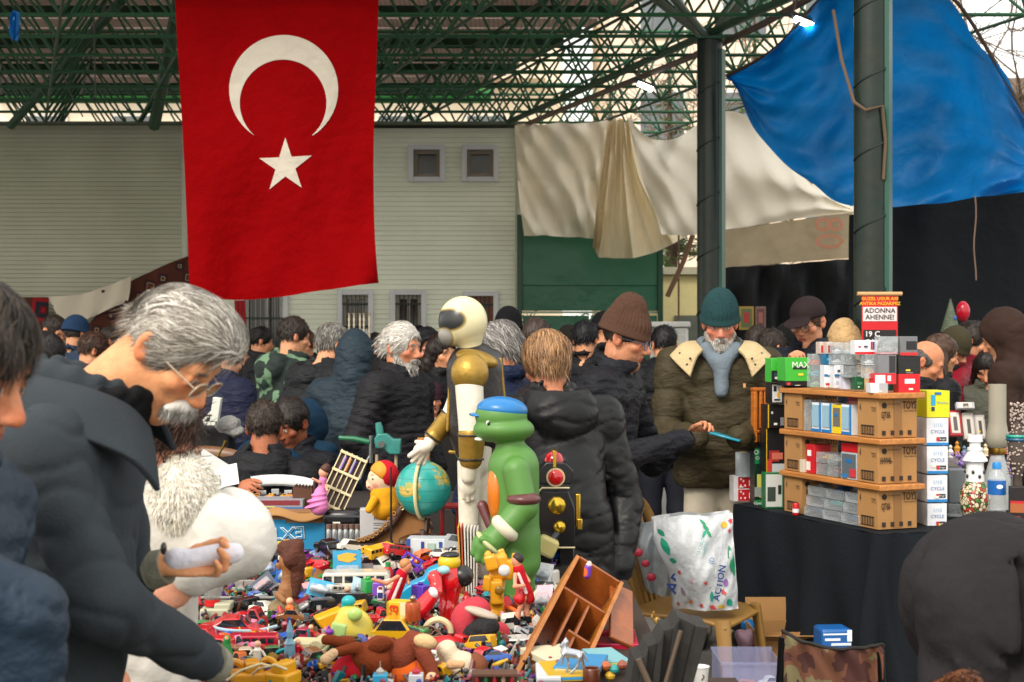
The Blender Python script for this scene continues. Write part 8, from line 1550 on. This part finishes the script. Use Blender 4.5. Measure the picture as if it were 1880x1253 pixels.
t = thing('crystal_tower', 'pale blue crystal obelisk standing among the small cars', 'ornament', W(532, 1222, 3.75)); k = S(1, 3.75); m = MB(); m.lathe([(13*k, 0), (9*k, 38*k), (11*k, 40*k), (5*k, 50*k), (7*k, 62*k), (1*k, 84*k)], n=6); m.obj('crystal', mat('#7aa8c0', .1, alpha=.75, var=.2, vs=20), t, smooth=False)
for i, (x, c_, c2, lb) in enumerate(((698, '#2a9ac4', '#c02a4a', 'tiny turquoise robot cube with a domed head at the bottom'), (764, '#c2c4cc', '#b0203a', 'tiny silver and red robot cube with an aerial at the bottom'))):
 t = thing('robot_cube', lb, 'toy', W(x, 1266, 3.25)); k = S(1, 3.25); m = MB(); m.box((0, 0, 15*k), (26*k, .035, 28*k)); m.obj('body', plas(c_), t, bevel=.002); m = MB(); m.lathe([(7*k, 29*k), (8*k, 34*k), (2*k, 40*k)], n=14); m.tube([(0, 0, 38*k), (0, 0, 52*k)], .8*k, n=5); m.obj('head', plas('#a9a29a' if i == 0 else c2), t)
 for px_, pc in ((-5, c2), (6, '#8a2a3a' if i == 0 else '#2a4a9c')): m = MB(); m.ball((px_*k, -.018, (12+px_)*k), (5*k, 3*k, 5*k), 12, 8); m.obj('button', plas(pc), t)
solid('toy_crocodile', 'small green upright toy crocodile with a yellow belly at the left', 'toy', (420, 1228, 3.7), [('c', (416, 1180), (420, 1212), 7, 11, 4), ('e', (417, 1174), (7, 7, 8)), ('c', (420, 1212), (428, 1224), 8, 4)], '#1f7a3a', attr=True, res=.003, paints=[((424, 1208, -.03), (5, 20, 9), '#c9b83a'), ((417, 1170, -.02), (4, 20, 3), '#cf8a5a')])
t = thing('paper_stack', 'upright bundle of white and orange edged papers behind the green figure\'s fist', 'papers', W(862, 1112, 4.75)); k = S(1, 4.75)
for i, (dx, c_) in enumerate(((-16, '#c9962c'), (-11, '#b5502c'), (-6, '#d8d4cc'), (-1, '#cfcac0'), (4, '#dedad2'), (9, '#d4cfc6'), (14, '#c6c0b6'))): m = MB(); m.box((dx*k, 0, 74*k), (2.6*k, .14, (148-i*2)*k), rotm(0, -3+i*.6)); m.obj('sheet', mat(c_, .7), t)
t = thing('metal_stand', 'bright red metal stand between globe and mannequin', 'stand', W(826, 1005, 5.3)); k = S(1, 5.3)
for x in (-14, 14): m = MB(); m.box((x*k, 0, 38*k), (7*k, .03, 80*k)); m.obj('upright', plas('#b01420', .3), t, bevel=.002)
m = MB(); m.box((0, 0, 76*k), (48*k, .09, 6*k)); m.obj('shelf', plas('#b01420', .3), t, bevel=.002)
m = MB(); a = W(350, 1162, 3.95); P_ = [W(*p)-a for p in ((346, 1160, 3.95), (372, 1150, 3.95), (420, 1158, 3.95), (470, 1158, 4.0), (508, 1150, 4.05))]; m.tube([cr(P_, i/30) for i in range(31)], S(3.2, 4), n=8); o = m.obj('hose', plas('#9fb8c4', .4), loc=a); tag(o, 'pale blue flexible hose lying across the red toy cars', 'hose')
Y = 6.2; k = S(1, Y); t = thing('hand_drill', 'old turquoise enamel hand tool with a green handle standing up behind the dolls', 'tool', W(700, 905, Y)); E = mat('#2f7f78', .35, var=.25, vs=30, dirt=.2); q = lambda x, y: ((x-700)*k, 0, (905-y)*k)
m = MB(); m.prism([(q(x, y)[0], q(x, y)[2]) for x, y in ((688, 806), (694, 796), (710, 796), (722, 806), (737, 806), (736, 834), (716, 834), (706, 824), (690, 822))], .06); m.obj('housing', E, t, bevel=.005)
m = MB(); m.tube([q(698, 800), q(696, 785), q(694, 776)], [7*k, 7*k, 5*k]); m.obj('neck', E, t); m = MB(); m.tube([q(622, 804), q(650, 806), q(678, 812)], [4*k, 5*k, 5*k]); m.obj('handle', plas('#1d6a48'), t)
m = MB(); m.cyl(q(681, 800), q(681, 850), 4*k, n=10); m.cyl(Vector(q(702, 815))+Vector((0, -.035, 0)), Vector(q(702, 815))+Vector((0, -.045, 0)), 6*k, n=14); m.tube([q(684, 830), q(672, 850), q(662, 880)], 3*k); m.obj('crank', mat('#8a9090', .25, metal=.9), t)
m = MB(); m.cyl(q(692, 835), q(690, 905), 3*k, n=8); m.cyl(q(727, 834), q(727, 905), 3*k, n=8); m.obj('stand', mat('#a8957a', .5), t)
t = thing('trinket_table', 'dark table with brass and white things left of the seated man', 'table', (-1.62, 7.15, 0)); m = MB(); m.box((0, 0, .915), (1.0, .7, .03)); m.obj('tabletop', mat('#2c2623', .5), t); m = MB(); m.box((0, 0, .45), (.95, .66, .9)); m.obj('cover', cloth('#26221f'), t)
Y = 7.0; k = S(1, Y); t = thing('brass_mortar', 'brass mortar with its pestle leaning out', 'mortar', W(388, 872, Y)); BR = mat('#7a6428', .35, metal=.8, var=.3, vs=30)
m = MB(); m.lathe([(12*k, 0), (15*k, 3*k), (13*k, 8*k), (15*k, 30*k), (17*k, 34*k), (14*k, 33*k), (12*k, 12*k)], n=24); m.obj('bowl', BR, t); m = MB(); m.tube([(4*k, 0, 20*k), (22*k, 0, 52*k), (27*k, 0, 62*k)], [2*k, 2*k, 4*k]); m.obj('pestle', BR, t)
t = thing('bracket', 'white wooden bracket propped up like a letter L', 'bracket', W(385, 786, 7.1)); k = S(1, 7.1); m = MB(); m.box((12*k, 0, 34*k), (15*k, .05, 44*k), rotm(0, 8)); m.box((-10*k, 0, 8*k), (44*k, .05, 7*k)); m.box((-4*k, 0, 20*k), (26*k, .04, 5*k), rotm(0, -48)); m.obj('frame', plas('#c9cdc4', .5), t, bevel=.003)
t.location.z = W(0, 786, 7.1).z
pack('dark heap of folded cloth under the white bracket', 345, 786, 420, 850, 7.15, '#1c1d20', [], d=.2, name='folded_cloth', cat='cloth', bevel=.03, rough=.9)
t = thing('glass_ball', 'amber glass ball on the dark cloth by the grey haired man\'s nose', 'ornament', W(362, 788, 7.05)); m = MB(); m.ball((0, 0, 11*k), 11*k, 20, 14); m.obj('glass', mat('#a8621c', .1, coat=.5), t)
solid('knitted_hat', 'crumpled pale grey woolly hat right of the white bracket', 'hat', (418, 800, 7.2), [('e', (418, 782), (24, 22, 18), 20), ('e', (432, 792), (16, 16, 12))], '#8f8f8c', m_=cloth('#8f8f8c', bump=.8, bs=60), noise=.005)
for i, (x0, y0, x1, y1, Yy, rx, ry, c_, lb) in enumerate(((345, 828, 400, 872, 6.6, -35, 32, '#b9bab8', 'long grey white booklet held out at a slant'), (385, 862, 426, 898, 6.5, -25, -18, '#c3c5c4', 'white booklet with a small dark phone on it'), (408, 852, 440, 892, 6.42, -20, -12, '#d4d6d4', 'white card in the seated man\'s hand'))):
 t = thing('booklet', lb, 'book', W((x0+x1)/2, y1, Yy), rot=(R(rx), R(ry), 0)); w_, h_ = S(x1-x0, Yy), S(y1-y0, Yy); m = MB(); m.box((0, 0, h_/2), (w_, .006, h_)); m.obj('pages', mat(c_, .6), t, bevel=.001)
 if i == 1: m = MB(); m.box((-.0, -.006, h_*.5), (w_*.22, .006, h_*.5), rotm(0, 15)); m.obj('phone', plas('#1a1c20'), t)
t = thing('toy_counter', 'dark counter of small toys in front of the child in the maroon hat', 'table', (-.5, 8.2, 0)); m = MB(); m.box((0, 0, 1.1), (.6, .4, .03)); m.obj('tabletop', mat('#2c2a2a', .5), t); m = MB(); m.box((0, 0, .54), (.56, .36, 1.08)); m.obj('cover', cloth('#232222'), t)
for i, (x, c_, kd, lb) in enumerate(((772, '#c02430', 'truck', 'red toy truck on the counter before the child'), (790, '#7a8a2c', 'sedan', 'olive toy car on the counter before the child'), (808, '#8f949a', 'bus', 'silver toy bus on the counter before the child'), (826, '#c9a02c', 'sedan', 'amber toy car at the counter\'s right end'))):
 toycar(lb, x, 778, 8.05, 22, c_, kd, rz=20*i-30)
t = thing('wooden_mill', 'orange wooden mill standing left of the mannequin\'s bent arm', 'mill', W(776, 850, 6.9)); k = S(1, 6.9); m = MB(); m.box((0, 0, 12*k), (26*k, .07, 24*k)); m.lathe([(9*k, 24*k), (6*k, 34*k), (11*k, 40*k), (10*k, 46*k)], n=16); m.obj('body', WOOD('#b0702c'), t, bevel=.003)
t = thing('tool_plinth', 'dark plinth box carrying the turquoise tool and the wooden mill', 'box', (-.55, 6.62, 0)); m = MB(); m.box((0, 0, .86/2), (.6, .8, .86)); m.obj('carton', mat('#2b2522', .7), t)
for i, x in enumerate((641, 650, 661, 668, 678)):
 t = thing('candlestick', f'tall silvery candlestick, {["leftmost", "second", "third", "fourth", "rightmost"][i]} of five rising above the teal hooded person', 'candlestick', W(x, 640, 9.0), group='candlesticks above the crowd'); k = S(1, 9.0)
 m = MB(); m.lathe([(3*k, 0), (1.6*k, 6*k)]+[((2.6 if j % 2 else 1.5)*k, (8+j*5)*k) for j in range(11)]+[(3*k, 65*k)], n=10); m.obj('stem', mat('#b4aa98', .3, metal=.7), t)
t = thing('display_table', 'high dark table hidden in the crowd under the candlesticks', 'table', (W(660, 0, 9).x, 9.0, 0)); zc = W(0, 640, 9.0).z; m = MB(); m.box((0, 0, zc-.015), (.5, .3, .028)); m.obj('tabletop', mat('#2a2624', .6), t); m = MB(); m.box((0, 0, zc/2-.02), (.46, .26, zc-.04)); m.obj('cover', cloth('#232222'), t)
# ================= the loose heap: cars, packs and small toys filling the front table
ZT = TT
def onT(px, py): return YT(py, ZT)
cars = [ # px, base py, length px, colour, kind, rz, label
 (368, 1196, 70, '#b0141c', 'sedan', 175, 'dark red toy saloon at the left end of the heap'), (430, 1180, 90, '#c0141c', 'sport', 8, 'long bright red toy sports car under the pale hose'), (392, 1212, 60, '#c81a1e', 'van', 160, 'red toy van with a cream roof hatch beside the crocodile'),
 (466, 1205, 66, '#a81430', 'bus', 3, 'crimson toy bus behind the yellow digger'), (448, 1222, 50, '#cfc7a8', 'sedan', 190, 'cream toy car before the crimson bus'), (500, 1192, 46, '#d3cdb4', 'sedan', 12, 'cream white toy car left of the crystal obelisk'),
 (560, 1182, 54, '#b02848', 'sport', -12, 'rose red toy sports car behind the green truck'), (600, 1160, 62, '#141417', 'sedan', 170, 'big glossy black toy car behind the toy house'), (596, 1132, 46, '#191a1e', 'van', 20, 'black toy van under the blue boxed car'),
 (722, 1188, 84, '#d0a018', 'sedan', 176, 'yellow and black toy taxi right of the toy house'), (655, 1102, 88, '#c9c6b8', 'bus', 4, 'long off white toy bus with square windows'), (640, 1122, 60, '#2b2b2e', 'bus', -6, 'dark toy bus with square windows below the white one'),
 (575, 1100, 44, '#8a2430', 'sport', 24, 'maroon toy car by the bust'), (470, 1112, 40, '#2258a8', 'sedan', 30, 'blue toy car in the grey crate'), (436, 1118, 36, '#3a3c40', 'sedan', -20, 'dark grey toy car in the grey crate'),
 (358, 1232, 40, '#c8341c', 'sport', 20, 'small orange red toy car by the man\'s sleeve'), (592, 1206, 40, '#8d1c24', 'sedan', -30, 'little dark red car before the toy house'), (496, 1216, 40, '#2a7a44', 'van', 20, 'green toy van below the cream white car'),
 (855, 1235, 40, '#a8242c', 'sedan', 30, 'red toy car behind the plush dog'), (770, 1150, 50, '#8f1c20', 'van', -15, 'red toy van under the red robot\'s fist'), (985, 1190, 40, '#b8a88c', 'sedan', 60, 'beige toy car hidden behind the wooden tray'),
 (620, 1090, 40, '#7ab0c8', 'sport', -24, 'pale blue toy car under the flame card'), (545, 1085, 40, '#c3c8cc', 'sedan', 12, 'silver toy car right of the bust\'s hair'), (450, 1160, 60, '#a01820', 'truck', -8, 'red toy lorry behind the long sports car')]
for px, py, L_, c, kd, rz, lb in cars: toycar(lb, px, py, onT(px, py), L_*1.4, c, kd, rz=rz)
r = random.Random(21)
bl = [(478, 1020, 512, 1058, '#1a4f9c', '#2a6ab8', 'dark blue carded car at the far left of the rear packs', -20), (500, 1035, 540, 1075, '#1c5aa8', '#c6cbd0', 'royal blue carded car half under the bust\'s face', 28), (470, 1052, 512, 1084, '#23304a', '#b02430', 'navy carded car with a red model above the grey crate', -38),
      (560, 1062, 606, 1096, '#3a9cc4', '#dfe4e8', 'light blue carded car below the long window box', 14), (600, 1072, 648, 1100, '#7ac0d8', '#2a6a8c', 'icy blue carded toy behind the white bus', -10), (640, 1062, 690, 1096, '#a8c8d4', '#7a8a94', 'translucent pale carded toy below the transmitter', 22),
      (540, 1096, 580, 1128, '#b03a44', '#e0d8d0', 'red and white carded toy beside the bust', -25), (820, 985, 846, 1010, '#b0203a', '#2a2a2a', 'pink carded figure left of the paper bundle', 12), (800, 1120, 836, 1150, '#6a8a3c', '#c9a02c', 'mossy green carded toy behind the red robot', -16), (975, 1030, 1010, 1070, '#c9ccd0', '#30343a', 'grey white carded toy under the black robot', 8),
      (980, 1070, 1012, 1120, '#d6a8b4', '#3a3a3a', 'pale pink carded toy right of the basketball doll', -6), (600, 1000, 640, 1030, '#2a70a8', '#c8d4da', 'blue carded car in front of the jar tray', 18), (690, 1062, 730, 1090, '#d8d2c4', '#9a8a7a', 'cream carded toy in front of the transmitter', -12)]
for x0, y0, x1, y1, c, c2, lb, ry in bl: blister(lb, x0, y0, x1, y1, min(onT(0, max(y1+22, 1060)), 5.0) if y1 < 1100 else onT(0, y1+6), c, c2, ry=ry, rx=-35, rz=r.uniform(-20, 20))
cn = {'#c01c28': 'red', '#2258b0': 'blue', '#d8a41c': 'yellow', '#2a8a44': 'green', '#dcd8cc': 'white', '#17181b': 'black', '#d8651c': 'orange', '#7a3aa8': 'purple', '#1a9aa8': 'turquoise', '#8a5a34': 'brown', '#d87a9c': 'pink', '#9aa0a6': 'silver'}
near = [(350, 'left end of the heap'), (450, 'red toy cars'), (530, 'crystal obelisk'), (600, 'green truck'), (660, 'toy house'), (730, 'yellow lettered carton'), (790, 'steam engine'), (850, 'red robot'), (910, 'yellow robot'), (960, 'basketball doll'), (1010, 'wooden tray'), (1100, 'crimson gift box')]
shapes = ['cone', 'block', 'ring', 'disc', 'peg', 'figure', 'cup', 'bottle']
used_ = {}
def jumble():
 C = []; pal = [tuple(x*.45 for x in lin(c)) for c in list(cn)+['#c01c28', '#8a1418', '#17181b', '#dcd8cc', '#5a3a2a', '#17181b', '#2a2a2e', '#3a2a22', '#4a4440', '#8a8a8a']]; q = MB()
 for i in range(5200):
  Y = 3.15+1.9*r.random(); x = r.uniform((350-940)*Y/F, min(.37, (1015-940)*Y/F)); s_ = r.uniform(.005, .016); n0 = len(q.V)
  M3 = Euler((r.uniform(0, 6), r.uniform(0, 6), r.uniform(0, 6))).to_matrix(); c = Vector((x, Y, ZT+r.uniform(0, .028))); kd = i % 4
  if kd == 0: q.box(c, (s_*2.6, s_*1.3, s_*.9), M3)
  elif kd == 1: q.ball(c, (s_, s_*.8, s_*.7), 8, 5, M3)
  elif kd == 2: d = M3 @ Vector((s_*2.4, 0, 0)); q.cyl(c-d, c+d, s_*.35, n=6)
  else: q.box(c, (s_*1.6, s_*1.5, s_*.4), M3)
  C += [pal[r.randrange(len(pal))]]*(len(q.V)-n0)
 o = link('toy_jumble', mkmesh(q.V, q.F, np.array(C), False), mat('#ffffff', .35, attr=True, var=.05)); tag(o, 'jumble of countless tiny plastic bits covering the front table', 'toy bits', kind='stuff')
jumble()
cw = ['#c01c28']*5+['#2258b0']*3+['#d8a41c']*3+['#dcd8cc']*4+['#17181b']*4+['#9aa0a6']*2+['#2a8a44', '#1a9aa8', '#d8651c', '#8a5a34', '#7a3aa8', '#d87a9c']
for i in range(300):
 py = r.uniform(1052, 1256) if i % 5 else r.uniform(1020, 1070); px = r.uniform(352, 935 if py > 1180 else 1005)
 if py < 1120: px = r.uniform(470, 1005)
 Y = min(YT(py, ZT), 4.95); c = r.choice(cw); sh = shapes[i % 8]; k = S(1, Y)*r.uniform(.9, 1.5)
 nb_ = min(near, key=lambda a: abs(a[0]-px))[1]; row = 'back' if Y > 4.5 else 'middle' if Y > 3.9 else 'front'
 if i % 5 < 3:
  kd = r.choice(['sedan', 'sport', 'van', 'truck', 'bus']); nm = {'sedan': 'saloon', 'sport': 'sports car', 'van': 'van', 'truck': 'pickup', 'bus': 'bus'}[kd]; key = (cn[c], kd, nb_, row)
  if key in used_: continue
  used_[key] = 1; toycar(f'small {cn[c]} toy {nm} near the {nb_}, {row} of the heap', px, py, Y, r.uniform(34, 66), c, kd, rot=(R(r.uniform(-12, 12)), R(r.uniform(-14, 14)), R(r.uniform(-50, 50)+180*(i % 2))), dz=.015); continue
 key = (cn[c], sh, nb_, row); used_[key] = used_.get(key, 0)+1
 if used_[key] > 1: continue
 t = thing(f'toy_{sh}', f'small {cn[c]} plastic {sh} near the {nb_}, {row} of the heap', 'toy', (W(px, py, Y).x, Y, ZT+.018), R(r.uniform(0, 180)), 'loose small toys in the heap', rot=(R(r.uniform(-35, 35)), R(r.uniform(-40, 40)), R(r.uniform(0, 360))) if sh not in ('figure', 'bottle') else None)
 m = MB(); mm = plas(c, r.uniform(.2, .6), dirt=.15); c2 = plas(r.choice(list(cn)), .35); m2 = MB()
 if sh == 'cone': m.lathe([(9*k, 0), (9*k, 3*k), (7*k, 4*k), (2*k, 22*k)], n=14); m2.lathe([(5.4*k, 9*k), (4.2*k, 13*k)], n=14); n2 = 'band'
 elif sh == 'block': m.box((0, 0, 8*k), (26*k, 14*k, 12*k)); m2.lathe([(3.4*k, 14*k), (3.4*k, 17*k)], c=(-6*k, 0, 0), n=10); n2 = 'stud'
 elif sh == 'ring': m.torus((0, 0, 7*k), 11*k, 3*k, rotm(70), 18, 8); m2.ball((11*k, 0, 7*k), 4.4*k, 10, 6); n2 = 'bead'
 elif sh == 'disc': m.lathe([(13*k, 0), (14*k, 2*k), (13*k, 5*k), (4*k, 6*k)], n=20); m2.lathe([(5*k, 5.5*k), (4*k, 8*k)], n=12); n2 = 'hub'
 elif sh == 'peg': m.tube([(0, 0, 3*k), (16*k, 0, 6*k), (30*k, 0, 8*k)], [3.4*k, 3.4*k, 2*k]); m2.ball((0, 0, 3*k), 5*k, 10, 6); n2 = 'knob'
 elif sh == 'figure': m.lathe([(6*k, 0), (7*k, 3*k), (5*k, 12*k), (6*k, 18*k), (3*k, 22*k)], n=14); m.cyl((-6*k, 0, 17*k), (-11*k, 0, 9*k), 2*k, n=8); m.cyl((6*k, 0, 17*k), (11*k, 0, 11*k), 2*k, n=8); m2.ball((0, 0, 26*k), 5*k, 12, 8); n2 = 'head'; c2 = plas('#d8a888', .4)
 elif sh == 'cup': m.lathe([(6*k, 0), (8*k, 2*k), (10*k, 14*k), (9*k, 14*k), (7*k, 4*k)], n=16); m2.torus((10*k, 0, 8*k), 4*k, 1.4*k, None, 12, 6); n2 = 'handle'
 else: m.lathe([(6*k, 0), (7*k, 2*k), (7*k, 16*k), (3*k, 21*k)], n=14); m2.lathe([(3.4*k, 20.5*k), (3.4*k, 26*k)], n=12); n2 = 'cap'
 m.obj('body', mm, t, bevel=.001 if sh == 'block' else 0); m2.obj(n2, c2, t)
